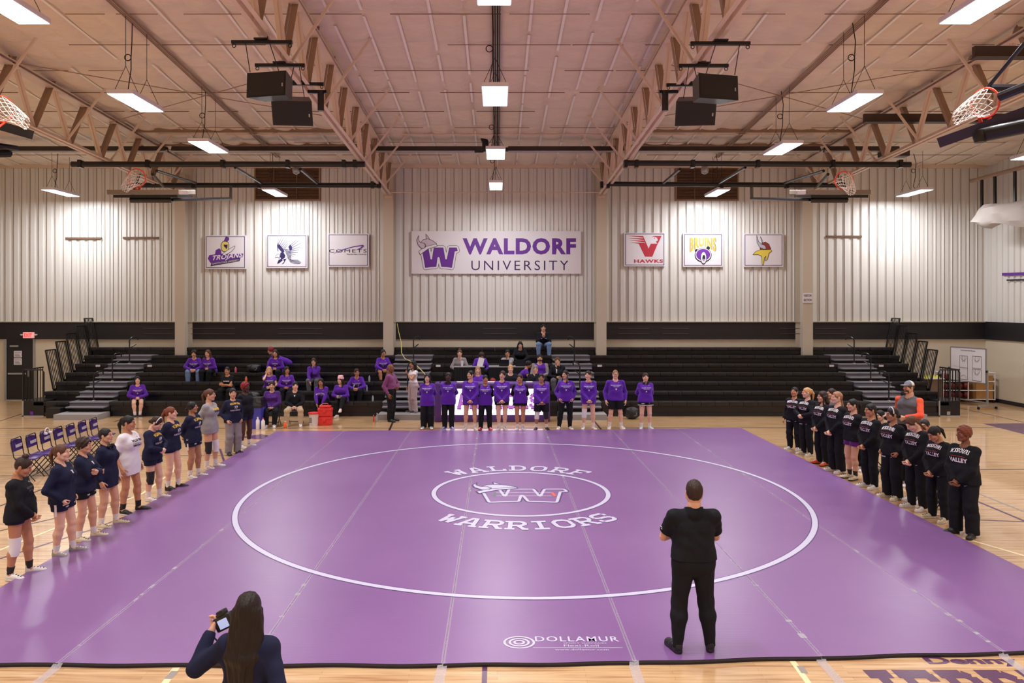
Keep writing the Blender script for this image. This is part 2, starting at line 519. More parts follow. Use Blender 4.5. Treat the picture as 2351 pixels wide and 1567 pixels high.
while k * STRAP < RX:
    x = k * STRAP; y = 14.0
    while y < WY - .2:                     # straps show only here and there
        y2 = y + rnd.uniform(1.2, 4.5)
        if abs(x) < 6 or rnd.random() < 0.6:
            mb.add([(x - .03, y, roof(y) - .10), (x + .03, y, roof(y) - .10), (x + .03, min(y2, WY), roof(min(y2, WY)) - .10), (x - .03, min(y2, WY), roof(min(y2, WY)) - .10)], [(0, 1, 2, 3)])
        y = y2 + rnd.uniform(0.1, .7)
    k += 1
mb.build('insulation_strap', M_STRAP, ceiling)
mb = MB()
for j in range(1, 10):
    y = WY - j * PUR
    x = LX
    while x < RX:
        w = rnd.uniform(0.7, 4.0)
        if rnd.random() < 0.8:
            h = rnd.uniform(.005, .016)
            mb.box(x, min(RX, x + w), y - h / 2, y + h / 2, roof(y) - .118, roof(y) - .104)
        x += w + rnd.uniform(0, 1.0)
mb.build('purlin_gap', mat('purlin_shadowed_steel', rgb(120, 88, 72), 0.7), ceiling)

# ---------------------------------------------------------------- columns and trusses
COLX = [-11.72, -4.03, 3.84, 11.46]
for x in COLX:
    c = MB().box(x - .185, x + .185, 27.65, 27.69, 0, 8.5).box(x - .02, x + .02, 27.69, 28.36, 0, 8.5).box(x - .185, x + .185, 28.33, 28.37, 0, 8.9)
    o = c.build('column', M_COLUMN); tag(o, kind='structure')
def bot(Y): return 7.67 + 0.04 * (27.9 - Y)
def make_truss(x):
    mid = 'inner' if abs(x) < 6 else 'outer'
    sd = 'left' if x < 0 else 'right'
    t = tag(empty('roof_truss', (x, WY, 0)), kind='structure')
    Y0, Y1 = 9.0, 27.9
    mb = MB()
    ya = Y1
    a, b = (0, Y0 - WY, roof(Y0) - .13), (0, Y1 - WY, roof(Y1) - .13)
    mb.bar(a, b, 0.30, 0.03); mb.bar((0, a[1], a[2] + .09), (0, b[1], b[2] + .09), .3, .03)
    mb.bar((0, a[1], a[2] + .045), (0, b[1], b[2] + .045), .03, .09)
    mb.build('top_chord', M_STEEL, t)
    mb = MB()
    for s in (-.085, .085):
        mb.bar((s, Y0 - WY, bot(Y0)), (s, Y1 - WY, bot(Y1)), 0.085, 0.012)
        mb.bar((s * 0.55, Y0 - WY, bot(Y0) + .05), (s * 0.55, Y1 - WY, bot(Y1) + .05), 0.012, 0.1)
    mb.box(-.13, .13, 27.62 - WY, 28.05 - WY, 7.55, 7.62)
    mb.build('bottom_chord', M_STEEL, t)
    Y = 27.7; i = 0
    while Y > Y0 + 1:
        zt, zb = roof(Y) - .16, bot(Y - .8) + .04
        mb = MB()
        mb.bar((.05, Y - WY, zt), (.05, Y - .8 - WY, zb), 0.014, 0.13, up=(1, 0, 0)); mb.bar((-.05, Y - WY, zt), (-.05, Y - .8 - WY, zb), 0.014, 0.11)
        mb.build('web_angle', M_STEELD, t)
        zt2 = roof(Y - 1.6) - .16
        mb = MB(); mb.bar((0, Y - .8 - WY, zb), (0, Y - 1.6 - WY, zt2), 0.15, 0.015)
        mb.bar((.0, Y - .8 - WY, zb), (.0, Y - 1.6 - WY, zt2), 0.015, 0.09)
        mb.build('web_diagonal', M_STEEL, t)
        Y -= 1.6; i += 1
    s = 1 if x < 0 else -1
    for Yb in (26.3, 24.4, 22.6, 20.3, 17.2, 14.5):
        mb = MB(); mb.bar((0, Yb - WY, bot(Yb)), (s * 1.15, Yb - WY, roof(Yb) - .06), 0.05, 0.05)
        mb.build('flange_brace', M_STEEL, t)
    return t
for x in COLX: make_truss(x)

# conduits that carry the light rows
for x in (-7.9, -0.03, 7.9):
    mb = MB()
    for dx, r in ((-.07, .018), (-.02, .012), (.035, .02), (.08, .012)):
        mb.tube([(x + dx, 13, roof(13) - .16), (x + dx * 1.0, 27, roof(27) - .16)], r, 6)
    o = mb.build('ceiling_conduit', M_CORD if abs(x) < 1 else M_STEELD)
    tag(o, {-7.9: 'bundle of thin conduits under the ceiling of the left bay', -0.03: 'dark conduits running down the middle of the ceiling', 7.9: 'bundle of thin conduits under the ceiling of the right bay'}[x], 'conduit', 'ceiling conduits')
# exposed eave struts in the side bays, gas line, radiant heater
for x0, x1, nm in ((-11.6, -4.2, 'left'), (4.0, 11.3, 'right')):
    for Y, dz in ((24.0, 0.12), (25.6, .1)):
        MB().bar((x0, Y, roof(Y) - dz), (x1, Y, roof(Y) - dz), .05, .1).bar((x0, Y, roof(Y) - dz - .05), (x1, Y, roof(Y) - dz - .05), .1, .012).build('purlin_strut', M_STEELD, ceiling)
o = MB().tube([(-11, 24.3, 9.12), (11, 24.3, 9.12)], .022, 6)
for x in (-9, -6, -2.4, 2.6, 6.3, 10): o.tube([(x, 24.3, 9.12), (x, 24.3, 9.28)], .012, 6)
tag(MB().tube([(-4.0, 27.4, 7.72), (3.84, 27.4, 7.72)], .018, 6).build('tie_rod', M_STEEL), 'thin beige rod stretched between the two middle columns above the long banner', 'rod')
tag(o.build('gas_pipe', M_STEEL), 'thin beige pipe running across the hall just under the ceiling', 'pipe')
h = thing('radiant_heater', 'long dark radiant heater tube spanning the hall below the ceiling', 'heater', (0, 24.7, 8.72))
for x0, x1 in ((-17.5, -10.9), (-10.7, -4.5), (-4.4, -.45), (.35, 4.2), (4.35, 10.6), (10.8, 13.2)):
    mb = MB(); mb.add([(x0, -.17, -.06), (x1, -.17, -.06), (x1, -.09, .09), (x0, -.09, .09), (x0, .09, .09), (x1, .09, .09), (x1, .17, -.06), (x0, .17, -.06)], [(0, 1, 2, 3), (3, 2, 5, 4), (4, 5, 6, 7)])
    mb.build('reflector', M_DKBRN, h)
    MB().tube([(x0, 0, -.05), (x1, 0, -.05)], .05, 10).build('burner_tube', M_LGREY, h, smooth=True)
MB().tube([(-.75, 0, 0), (-.5, 0, 0), (-.4, 0, .03), (-.4, 0, .25), (-.45, 0, .35), (-.45, 0, .5)], .11, 12).tube([(-.5, 0, 0), (-.2, 0, 0), (.35, 0, 0)], .07, 12).build('flue_elbow', M_BLACK, h, smooth=True)
MB().bevbox(12.6, 13.5, -.2, .15, -.25, -.0, .02).build('burner_box', M_DKBRN, h)

# sway cables in the side bays
for i, (a, b) in enumerate((((-11.7, 18.0, 9.42), (-4.1, 22.6, 9.1)), ((-11.7, 22.6, 9.1), (-4.1, 18.0, 9.42)), ((11.4, 18.0, 9.42), (3.9, 22.6, 9.1)), ((11.4, 22.6, 9.1), (3.9, 18.0, 9.42)))):
    s = ('left', 'left', 'right', 'right')[i]
    tag(MB().tube([a, b], .012, 5).build('brace_cable', M_STEELD), 'thin crossed brace cable under the %s ceiling bay, %s' % (s, 'rising toward the centre' if i % 2 else 'falling toward the centre'), 'cable', 'roof brace cables')

# ---------------------------------------------------------------- high-bay lights
FIX = []
ZL = {0: 7.57, 1: 7.9, 2: 8.0, 3: 8.37, 4: 8.1, 5: 7.8, 6: 7.6}
rowsY = {0: 26.6, 1: 20.5, 2: 16.4, 3: 12.05, 4: 7.6, 5: 3.4, 6: -1.2}
def make_light(x, Y, z, w, l, label, cords):
    t = thing('ceiling_light', label, 'light', (x, Y, z), 0, 'high-bay ceiling lights')
    mb = MB()
    mb.bevbox(-w / 2 - .02, w / 2 + .02, -l / 2 - .02, l / 2 + .02, .0, .09, .012)
    mb.build('housing', M_WHITE, t)
    MB().box(-w / 2, w / 2, -l / 2, l / 2, -.012, .002).build('diffuser', M_LAMP, t)
    if cords:
        top = roof(Y) - .15 - z
        for sy in (-l * .33, l * .33):
            MB().tube([(-w / 2, sy, .09), (0, sy, top * .38), (0, sy, top)], .006, 5).tube([(w / 2, sy, .09), (0, sy, top * .38)], .006, 5).build('hanging_wire', M_CORD, t)
        lp = [(0, -l * .1, .09), (-.12, -l * .1, .2), (-.05, -l * .1, top * .4)]
        for a in range(0, 13):
            lp.append((-.05 - .07 + .07 * math.cos(a * PI / 6), -l * .1, top * .55 + .07 * math.sin(a * PI / 6)))
        lp += [(-.03, -l * .1, top * .75), (-.06, -l * .05, top)]
        MB().tube(lp, .011, 5).build('power_cord', M_CORD, t)
    ld = bpy.data.lights.new('lamp_glow', 'AREA')
    ld.shape = 'RECTANGLE'; ld.size = w; ld.size_y = l; ld.energy = LAMP_W * (1.35 if Y > 24 else 1.0); ld.color = (0.98, 0.985, 1.0)
    lo = bpy.data.objects.new('lamp_glow', ld); COL.objects.link(lo); lo.parent = t; lo.location = (0, 0, -.02)
    ld.spread = math.radians(180 if Y > 24 else 122)
    return t
names = {-15.5: 'far left', -7.9: 'left bay', -0.05: 'centre', 7.8: 'right bay', 14.8: 'far right'}
where = {0: 'low white light hanging by the far wall, %s row', 1: 'white ceiling light second from the far wall, %s row', 2: 'white ceiling light third from the far wall, %s row', 3: 'large white ceiling light nearest the viewer, %s row'}
for xc in (-15.5, -7.9, -0.05, 7.8, 14.8):
    for r in range(7):
        Y = rowsY[r]; z = ZL[r]
        w, l = (.52, 1.45)
        if r == 0: w, l = .42, 1.6
        if xc == -0.05:
            Y = {0: 25.1, 1: 21.7, 2: 15.9, 3: 11.2}.get(r, Y)
            z = {0: 7.57, 1: 7.95, 2: 8.0, 3: 8.35}.get(r, z)
            if r == 0: w, l = .42, 1.5
        if xc == 7.8 and r == 1: z = 7.85
        if xc == 14.8 and r == 1: z = 7.7
        lab = (where[r] % names[xc]) if r in where else 'white ceiling light above the near half of the hall'
        make_light(xc, Y, z, w, l, lab, r < 4)
# ================================================================ wrestling mat
MX0, MX1 = -6.22, 7.04
SW = (MX1 - MX0) / 7
near = [7.37, 7.37, 7.36, 7.36, 7.41, 7.52, 7.62, 7.70]
far = [21.05, 21.12, 21.18, 21.16, 21.26, 21.36, 21.5, 21.68]
mt = thing('wrestling_mat', 'large purple seven-strip wrestling mat with white circles and lettering on the gym floor', 'mat')
MZ = 0.042
M_FOAM = mat('black_foam_edge', rgb(40, 32, 36), 0.8, bump=(40, .2))
for i in range(7):
    x0, x1 = MX0 + i * SW + .004, MX0 + (i + 1) * SW - .004
    y0a, y0b, y1a, y1b = near[i], near[i + 1], far[i], far[i + 1]
    bow = 0.05
    N = 14
    mb = MB()
    top = []
    for j in range(N + 1):
        t = j / N; x = x0 + (x1 - x0) * t
        wob = .012 * math.sin(t * 9 + i * 2)
        top.append((x, y0a + (y0b - y0a) * t + wob, y1a + (y1b - y1a) * t + bow * math.sin(PI * t) * 1.6))
    vs = []
    for x, a, b in top:
        vs += [(x, a, 0), (x, a - .004, MZ * .55), (x, a + .006, MZ), (x, b - .01, MZ), (x, b, 0)]
    fs = []; 
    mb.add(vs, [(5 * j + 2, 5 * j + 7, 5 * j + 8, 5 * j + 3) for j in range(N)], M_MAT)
    o = len(mb.v) - len(vs)
    mb.f += [[o + 5 * j + q, o + 5 * j + 5 + q, o + 5 * j + 6 + q, o + 5 * j + 1 + q] for j in range(N) for q in (0, 1)]
    mb.mi += [mb.slot(M_FOAM)] * (2 * N)
    mb.f += [[o + 5 * j + 3, o + 5 * j + 8, o + 5 * j + 9, o + 5 * j + 4] for j in range(N)]; mb.mi += [0] * N
    mb.f += [[o, o + 1, o + 2, o + 3, o + 4], [o + 5 * N + q for q in (4, 3, 2, 1, 0)]]; mb.mi += [0, 0]
    mb.build('mat_strip', None, mt)
def mz(z): return lambda x, y: (x, y, MZ + z)
M_LINE = mat('white_mat_paint', rgb(196, 192, 216), 0.4)
M_OUT = mat('mat_paint_outline', rgb(80, 52, 110), 0.4)
def ring(cx, cy, r, w, z, m, name):
    mb = MB(); n = 160
    vs = []
    for k in range(n):
        a = 2 * PI * k / n
        vs += [(cx + (r - w / 2) * math.cos(a), cy + (r - w / 2) * math.sin(a), MZ + z), (cx + (r + w / 2) * math.cos(a), cy + (r + w / 2) * math.sin(a), MZ + z)]
    mb.add(vs, [(2 * k, 2 * k + 1, (2 * k + 3) % (2 * n), (2 * k + 2) % (2 * n)) for k in range(n)], m)
    return mb.build(name, None, mt)
CX, CY, CR = 0.45, 14.1, 5.09
ring(CX, CY, CR, .115, .0016, M_OUT, 'circle_outline'); ring(CX, CY, CR, .085, .0028, M_LINE, 'circle_line')
ring(.44, 14.18, 1.64, .115, .0016, M_OUT, 'circle_outline'); ring(.44, 14.18, 1.64, .085, .0028, M_LINE, 'circle_line')
def arc_letters(word, r0, a0, a1, lw, lh, down, name):
    for q, (z, m, g) in enumerate(((.0016, M_OUT, 2.7), (.0028, M_LINE, 2.0))):
        mb = MB()
        for i, ch in enumerate(word):
            a = math.radians(a0 + (a1 - a0) * i / (len(word) - 1))
            if not down:
                c = (.44 + (r0 + lh / 2) * math.sin(a), 14.18 + (r0 + lh / 2) * math.cos(a)); ang = -a
            else:
                c = (.44 + (r0 + lh / 2) * math.sin(a), 14.18 - (r0 + lh / 2) * math.cos(a)); ang = a
            ca, sa = math.cos(ang), math.sin(ang)
            slab(mb, ch, m, lambda u, v: (c[0] + u * ca - v * sa, c[1] + u * sa + v * ca, MZ + z), lw, lh, g)
        mb.build(name if q else name + '_outline', None, mt)
arc_letters('WALDORF', 1.83, -38, 38, .42, .49, False, 'word_waldorf')
arc_letters('WARRIORS', 1.94, -34, 37, .40, .47, True, 'word_warriors')
# helmet W emblem in the centre
lx = lambda cx: -.50 + (cx - 150) / 545 * 1.86
ly = lambda cy: 13.36 + (583 - cy) / 460 * 1.62
ef = lambda z: (lambda a, b: (lx(a), ly(b), MZ + z))
mb = MB(); mb.stroke(W_POLY, 54, M_OUT, ef(.0014), closed=True); mb.stroke(W_POLY, 36, M_LINE, ef(.0024), closed=True)
mb.poly(W_POLY, M_MAT, fn=ef(.0030)); mb.stroke(W_POLY, 4, M_MAT, ef(.0031), closed=True)
mb.build('emblem_letter', None, mt)
mb = MB()
for pl in (H_HORN2, H_DOME, H_HORN, H_BRIM):
    mb.poly(pl, M_LINE, fn=ef(.0036 + .0006 * (H_HORN2, H_DOME, H_HORN, H_BRIM).index(pl)))
    mb.stroke(pl, 9, M_OUT, ef(.0040 + .0006 * (H_HORN2, H_DOME, H_HORN, H_BRIM).index(pl)), closed=True)
mb.build('emblem_helmet', None, mt)
mb = MB()
for yy in (14.12, 13.86): mb.stroke([(-.02, yy), (1.0, yy)], .022, M_LINE, mz(.0045))
mb.add([(-.08, 13.85, MZ + .005), (-.04, 13.85, MZ + .005), (-.02, 14.1, MZ + .005), (-.06, 14.1, MZ + .005)], [(0, 1, 2, 3)], mat('mark_green', rgb(90, 120, 100), .5))
mb.add([(1.04, 13.85, MZ + .005), (1.09, 13.85, MZ + .005), (1.06, 14.12, MZ + .005), (1.0, 14.12, MZ + .005)], [(0, 1, 2, 3)], mat('mark_orange', rgb(235, 90, 70), .5))
mb.build('start_lines', None, mt)
# maker's mark near the viewer, and the web address at the far edge
mb = MB()
x0, y0, _ = G(1157, 1497); x1, y1, _ = G(1316, 1470)
f0 = mz(.002)
cx, cy = x0 + .16, (y0 + y1) / 2 + .0
for r in (.045, .09, .14):
    pts_ = [(cx + r * 1.1 * math.cos(a * PI / 16), cy + r * .95 * math.sin(a * PI / 16)) for a in range(32)]
    mb.stroke(pts_, .024, M_LINE, f0, closed=True)
put_text(mb, 'DOLLAMUR', x0 + .33, cy + .02, .88, .12, M_LINE, f0, 1.15, .012)
put_text(mb, 'SPORT SURFACES', x0 + .62, cy - .03, .45, .025, M_LINE, f0)
put_text(mb, 'Flexi-Roll', x0 + .62, cy - .10, .36, .05, M_LINE, f0)
mb.box(x0 + .3, x0 + 1.22, cy - .125, cy - .118, MZ, MZ + .002, M_LINE)
put_text(mb, 'www.dollamur.com', x0 + .52, cy - .185, .55, .04, M_LINE, f0)
mb.build('maker_mark', None, mt)
mb = MB(); xa, ya, _ = G(1153, 996); xb, _, _ = G(1207, 996)
put_text(mb, 'dollamur.com', xb, ya + .05, xa - xb, -.16, M_LINE, mz(.002)); mb.build('web_address', None, mt)
# clear tape over the seams, with tails on the floor
M_TAPE = mat('clear_tape', rgb(225, 215, 235), 0.12, spec=0.8, alpha=0.22, bump=(25, .8))
M_TAPE2 = mat('wrinkled_tape', rgb(235, 230, 240), 0.2, spec=0.8, alpha=0.42, bump=(60, 1.0))
for i in range(1, 7):
    x = MX0 + i * SW
    y0, y1 = near[i], far[i]
    mb = MB()
    mb.add([(x - .022, y0, MZ + .0010), (x + .022, y0, MZ + .0010), (x + .022, y1, MZ + .0010), (x - .022, y1, MZ + .0010)], [(0, 1, 2, 3)], M_TAPE)
    y = y0 + rnd.uniform(0, .4)
    while y < y1 - 1:                      # creases of bunched tape
        if rnd.random() < (.8 if (i in (1, 2, 6) and y < 9.6) or (i == 3 and y > 17) else .12):
            mb.box(x - rnd.uniform(.012, .045), x + rnd.uniform(.01, .04), y, y + rnd.uniform(.02, .12), MZ + .001, MZ + .0022, M_TAPE2)
        y += rnd.uniform(.12, .5)
    mb.add([(x - .045, y0 + .02, MZ + .0015), (x + .045, y0 + .02, MZ + .0015), (x + .04, y0 - .03, .003), (x - .06, y0 - .03, .003), (x - .07, y0 - .55, .003), (x + .03, y0 - .5, .003)], [(0, 1, 2, 3), (3, 2, 5, 4)], M_TAPE2)
    mb.build('seam_tape', None, mt)

# ================================================================ court markings (painted on the floor)
M_CB = mat('court_black_line', rgb(52, 36, 46), 0.35, coat=.4)
M_CC = mat('court_cream_line', rgb(238, 222, 176), 0.35, coat=.4)
M_CG = mat('court_grey_line', rgb(150, 142, 138), 0.35, coat=.4)
M_CP = mat('court_purple_paint', rgb(84, 44, 84), 0.35, coat=.4)
def fl(z=.0015): return lambda x, y: (x, y, z)
def court(pxs, w, m, z=.0015, nm='court_line'):
    mb = MB(); mb.stroke([G(*p)[:2] for p in pxs], w, m, fl(z)); mb.build(nm, None, floor)
court([(-700, 983), (2900, 981)], .06, M_CB)
court([(-700, 1000), (640, 1000)], .05, M_CG, .0010)
court([(-700, 1045), (560, 1045)], .05, M_CB, .0012)
court([(0, 1161), (118, 1114), (330, 1060)], .05, M_CB)
court([(0, 1282), (208, 1216), (420, 1135), (520, 1075), (505, 1030)], .05, M_CP)
court([(-120, 1245), (123, 1190), (300, 1140)], .05, M_CB)
court([(-150, 1320), (0, 1262), (326, 1133), (400, 1080), (380, 1020)], .05, M_CC)
court([(0, 1092), (120, 1091), (300, 1090)], .05, M_CB)
court([(0, 966), (70, 943)], .05, M_CB); court([(262, 968), (318, 948), (420, 930)], .05, M_CB)
court([(2243, 1150), (2351, 1195), (2600, 1300)], .06, M_CP)
court([(2248, 1193), (2351, 1197)], .05, M_CP); court([(2120, 1180), (2248, 1193)], .05, M_CP)
court([(2243, 1131), (2351, 1174)], .05, M_CG)
court([(2210, 1234), (2351, 1275), (2500, 1320)], .06, M_CC)
court([(1700, 1078), (2351, 1077), (2800, 1077)], .05, M_CB, .0012)
court([(1770, 1002), (2100, 1001)], .05, M_CG, .0010)
court([(2180, 931), (2351, 969), (2600, 1030)], .05, M_CB)
court([(2100, 1074), (2180, 1092)], .05, M_CB)
court([(888, 1000), (908, 955)], .06, M_CB); court([(1355, 955), (1380, 985)], .06, M_CB)
mb = MB(); mb.poly([G(*p)[:2] for p in ((2256, 972), (2600, 968), (2600, 1060))], M_CP, fn=fl(.001)); mb.build('court_paint', None, floor)
mb = MB(); mb.poly([G(*p)[:2] for p in ((552, 1003), (600, 996), (640, 1004), (590, 1008))], M_CP, fn=fl(.0013)); mb.build('court_paint', None, floor)
court([(1113, 1530), (1110, 1640)], .05, M_CP); court([(405, 1532), (340, 1620)], .07, M_CC); court([(402, 1540), (385, 1558)], .075, M_CG, .002)
court([(1818, 1515), (1880, 1600)], .06, M_CC); court([(1836, 1528), (1848, 1545)], .065, M_CG, .002)
xa, ya, _ = G(2140, 1529); xb = G(2298, 1529)[0]
mb = MB(); put_text(mb, 'Denny', xa, ya, .92, .20, M_CP, fl(.002), 1.0, .04); mb.build('court_lettering', None, floor)
mb = MB()
for i, ch in enumerate('JERDE'):
    c = (3.62 + i * .40, 6.98)
    slab(mb, ch if ch in SLAB else 'E', M_CP, lambda u, v: (c[0] + u, c[1] + v, .002), .38, .62, 2.9)
mb.build('court_lettering', None, floor)

# ================================================================ signs on the far wall
SY = WY - .07
def sign(label, x0, y0, x1, y1, scale, ox, oy, frame=True):
    """panel corners in photo px; returns thing and a mapper from crop px to wall points"""
    a = P(x0, y1, SY); b = P(x1, y0, SY)
    t = thing('wall_sign', label, 'sign', (a[0], SY, a[2]), 0, None)
    def f(layer):
        def g(cx, cy):
            p = P(ox + cx * scale, oy + cy * scale, SY)
            return (p[0] - a[0], -.021 - .0015 * layer, p[2] - a[2])
        return g
    w, h = b[0] - a[0], b[2] - a[2]
    MB().box(0, w, -.02, .05, 0, h).build('sign_panel', M_WHITE, t)
    if frame:
        mb = MB(); q = .05
        mb.stroke([(q, q), (w - q, q), (w - q, h - q), (q, h - q)], .022, M_PURPD, lambda u, v: (u, -.022, v), closed=True)
        mb.build('border_line', None, t)
    return t, f
S1 = 420 / 2351
t, f = sign('long white banner with purple lettering and helmeted letter emblem, centre of far wall', 945, 530, 1334, 628, S1, 930, 515, False)
mb = MB(); put_text(mb, 'WALDORF', 740, 387, 1455, -212, M_PURPD, f(1), 1.12, .042); put_text(mb, 'WALDORF', 744, 384, 1447, -206, M_PURP, f(2), 1.12, .034); mb.build('word_waldorf', None, t)
mb = MB(); put_text(mb, 'UNIVERSITY', 852, 588, 1246, -124, M_PURPD, f(1), 1.3, -.004); mb.build('word_university', None, t)
mb = MB(); mb.stroke(W_POLY, 62, M_BLKP, f(1), closed=True); mb.stroke(W_POLY, 52, M_WHITE, f(2), closed=True); mb.stroke(W_POLY, 6, M_BLKP, f(3), closed=True); mb.poly(W_POLY, M_PURP, fn=f(4)); mb.build('emblem_letter', None, t)
M_HELM = mat('helmet_grey_print', rgb(205, 190, 205), .5)
mb = MB()
for i, pl in enumerate((H_HORN2, H_DOME, H_BRIM, H_HORN)):
    mb.poly(pl, M_HELM if i != 2 else M_WHITE, fn=f(5 + 2 * i)); mb.stroke(pl, 5, M_BLKP, f(6 + 2 * i), closed=True)
mb.stroke([(252, 240), (270, 265), (262, 300)], 4, M_BLKP, f(14)); mb.build('emblem_helmet', None, t)

S2 = 410 / 2351
# 1 – trojans
t, f = sign('framed white sign with purple TROJANS lettering and yellow helmet, leftmost on far wall', 471, 540, 565, 617, S2, 455, 520)
mb = MB()
mb.poly([(165, 522), (178, 474), (560, 412), (545, 456)], M_PURPD, fn=f(1))
mb.poly([(130, 420), (150, 375), (290, 355), (420, 365), (598, 352), (585, 400), (540, 415), (380, 440), (240, 470), (165, 478)], M_PURP, fn=f(2))
mb.poly([(224, 362), (235, 310), (280, 285), (305, 310), (310, 370)], M_PURP, fn=f(3))
put_text(mb, 'TROJANS', 170, 466, 400, -82, M_WHITE, lambda x, y: f(4)(x, y - (x - 170) * .11), 1.1, .03, shear=-.35, arch=0)
put_text(mb, 'DAKOTA STATE UNIVERSITY', 190, 502, 350, -24, M_WHITE, lambda x, y: f(5)(x, y - (x - 190) * .145), 1.0, .01)
mb.build('lettering', None, t)
mb = MB()
hd = [(310, 300), (305, 235), (325, 200), (360, 192), (398, 205), (410, 240), (405, 300), (380, 330), (330, 325)]
mb.poly(hd, mat('helmet_yellow', rgb(226, 210, 120), .5), fn=f(6)); mb.stroke(hd, 6, M_BLKP, f(7), closed=True)
mb.poly([(345, 190), (370, 135), (405, 145), (408, 175), (385, 195)], M_PURP, fn=f(6)); mb.stroke([(345, 190), (370, 135), (405, 145), (408, 175), (385, 195)], 5, M_BLKP, f(7))
mb.poly([(340, 235), (372, 240), (392, 236), (388, 270), (376, 300), (366, 280), (345, 262)], M_PURPD, fn=f(8))
sw = [(320, 372), (335, 350), (430, 285), (490, 252), (484, 282), (440, 330), (350, 380)]
mb.poly(sw, M_WHITE, fn=f(9)); mb.stroke(sw, 5, M_BLKP, f(10), closed=True)
mb.build('helmet_and_sword', None, t)
# 2 – eagle
t, f = sign('framed white sign with dark navy bird spreading its wings, second from left', 612, 538, 706, 615, S2, 455, 520)
M_NAVYP = mat('navy_print', rgb(44, 38, 92), .5); M_SILV = mat('silver_print', rgb(186, 188, 204), .5)
mb = MB()
for i in range(9):      # left wing feathers
    tip = [(1105, 130), (1135, 138), (1165, 155), (1180, 180), (1185, 210), (1182, 236), (1060, 160), (1045, 190), (1040, 220)][i]
    bx, by = (1050 + i * 14, 250 + i * 13) if i < 6 else (1050, 300 + (i - 6) * 12)
    mb.poly([(bx - 8, by), tip, (bx + 12, by + 12)], M_SILV, fn=f(1)); mb.stroke([(bx, by), tip], 4, M_NAVYP, f(2))
for i in range(8):      # right wing feathers
    tip = [(1295, 175), (1335, 180), (1358, 215), (1342, 268), (1328, 305), (1312, 340), (1285, 372), (1250, 395)][i]
    bx, by = 1190 + i * 4, 270 + i * 14
    mb.poly([(bx, by - 8), tip, (bx + 6, by + 12)], M_SILV, fn=f(1)); mb.stroke([(bx, by), tip], 4, M_NAVYP, f(2))
for pl in ([(1045, 240), (1075, 235), (1125, 300), (1140, 330), (1110, 345), (1060, 290)], [(1085, 345), (1120, 330), (1150, 380), (1140, 415), (1100, 430), (1078, 395)],
           [(1190, 270), (1210, 235), (1235, 260), (1240, 300), (1215, 320)], [(1100, 420), (1060, 440), (1040, 490), (1070, 480), (1115, 445)], [(1120, 430), (1135, 460), (1100, 495), (1130, 485), (1165, 420)]):
    mb.poly(pl, M_NAVYP, fn=f(3))
for i in range(8):
    mb.stroke([(1140 + i * 6, 300 + i * 17), (1215 + i * 2, 310 + i * 17)], 8, M_NAVYP, f(4))
tail = [(1190, 420), (1230, 440), (1310, 440), (1352, 470), (1340, 488), (1270, 488), (1220, 470)]
mb.poly(tail, M_SILV, fn=f(2)); mb.stroke(tail, 4, M_NAVYP, f(3), closed=True)
for i in range(4): mb.stroke([(1210, 440 + i * 6), (1335, 455 + i * 10)], 3, M_NAVYP, f(4))
hdp = [(1075, 365), (1050, 360), (1025, 385), (1020, 410), (1045, 400), (1078, 415)]
mb.poly(hdp, M_WHITE, fn=f(5)); mb.stroke(hdp, 4, M_NAVYP, f(6), closed=True)
mb.build('bird_emblem', None, t)
# 3 – comets
t, f = sign('framed white sign with black COMETS lettering and purple swoosh', 753, 536, 847, 612, S2, 455, 520)
mb = MB(); put_text(mb, 'COMETS', 1725, 342, 495, -44, M_BLKP, f(2), 1.2, .0)
put_text(mb, 'Mayville State University', 1958, 377, 258, -24, M_BLKP, f(2), 1.0, .0); mb.build('lettering', None, t)
mb = MB(); mb.poly([(1770, 362), (1900, 300), (2060, 255), (2170, 240), (2188, 255), (2150, 290), (2070, 312), (2140, 275), (2160, 256), (2060, 268), (1920, 305)], M_PURP, fn=f(3)); mb.build('swoosh', None, t)
S3 = 400 / 2351
# 4 – hawks
t, f = sign('framed white sign with big red letter V above the word HAWKS', 1433, 534, 1527, 611, S3, 1420, 520)
mb = MB(); V = [(272, 232), (360, 232), (402, 298), (435, 232), (515, 232), (580, 125), (450, 405), (355, 405)]
mb.poly([(272, 232), (362, 232), (402, 298), (435, 230), (528, 230), (455, 405), (355, 405)], M_RED, fn=f(1))
mb.poly([(318, 125), (330, 125), (405, 295), (375, 260)], M_RED, fn=f(2)); mb.poly([(440, 145), (475, 125), (580, 125), (528, 235), (505, 205), (530, 185), (520, 150), (480, 135)], M_RED, fn=f(2))
for y in (0, 32, 62, 92): mb.poly([(120 + y * .35, 122 + y), (318 + y * .4, 126 + y), (330 + y * .4, 150 + y)], M_RED, fn=f(1))
mb.add([f(4)(478, 150), f(4)(497, 155), f(4)(480, 161)], [(0, 1, 2)], M_RED)
mb.build('letter_emblem', None, t)
mb = MB(); put_text(mb, 'HAWKS', 208, 488, 392, -46, M_RED, f(1), 1.15, .04); mb.build('lettering', None, t)
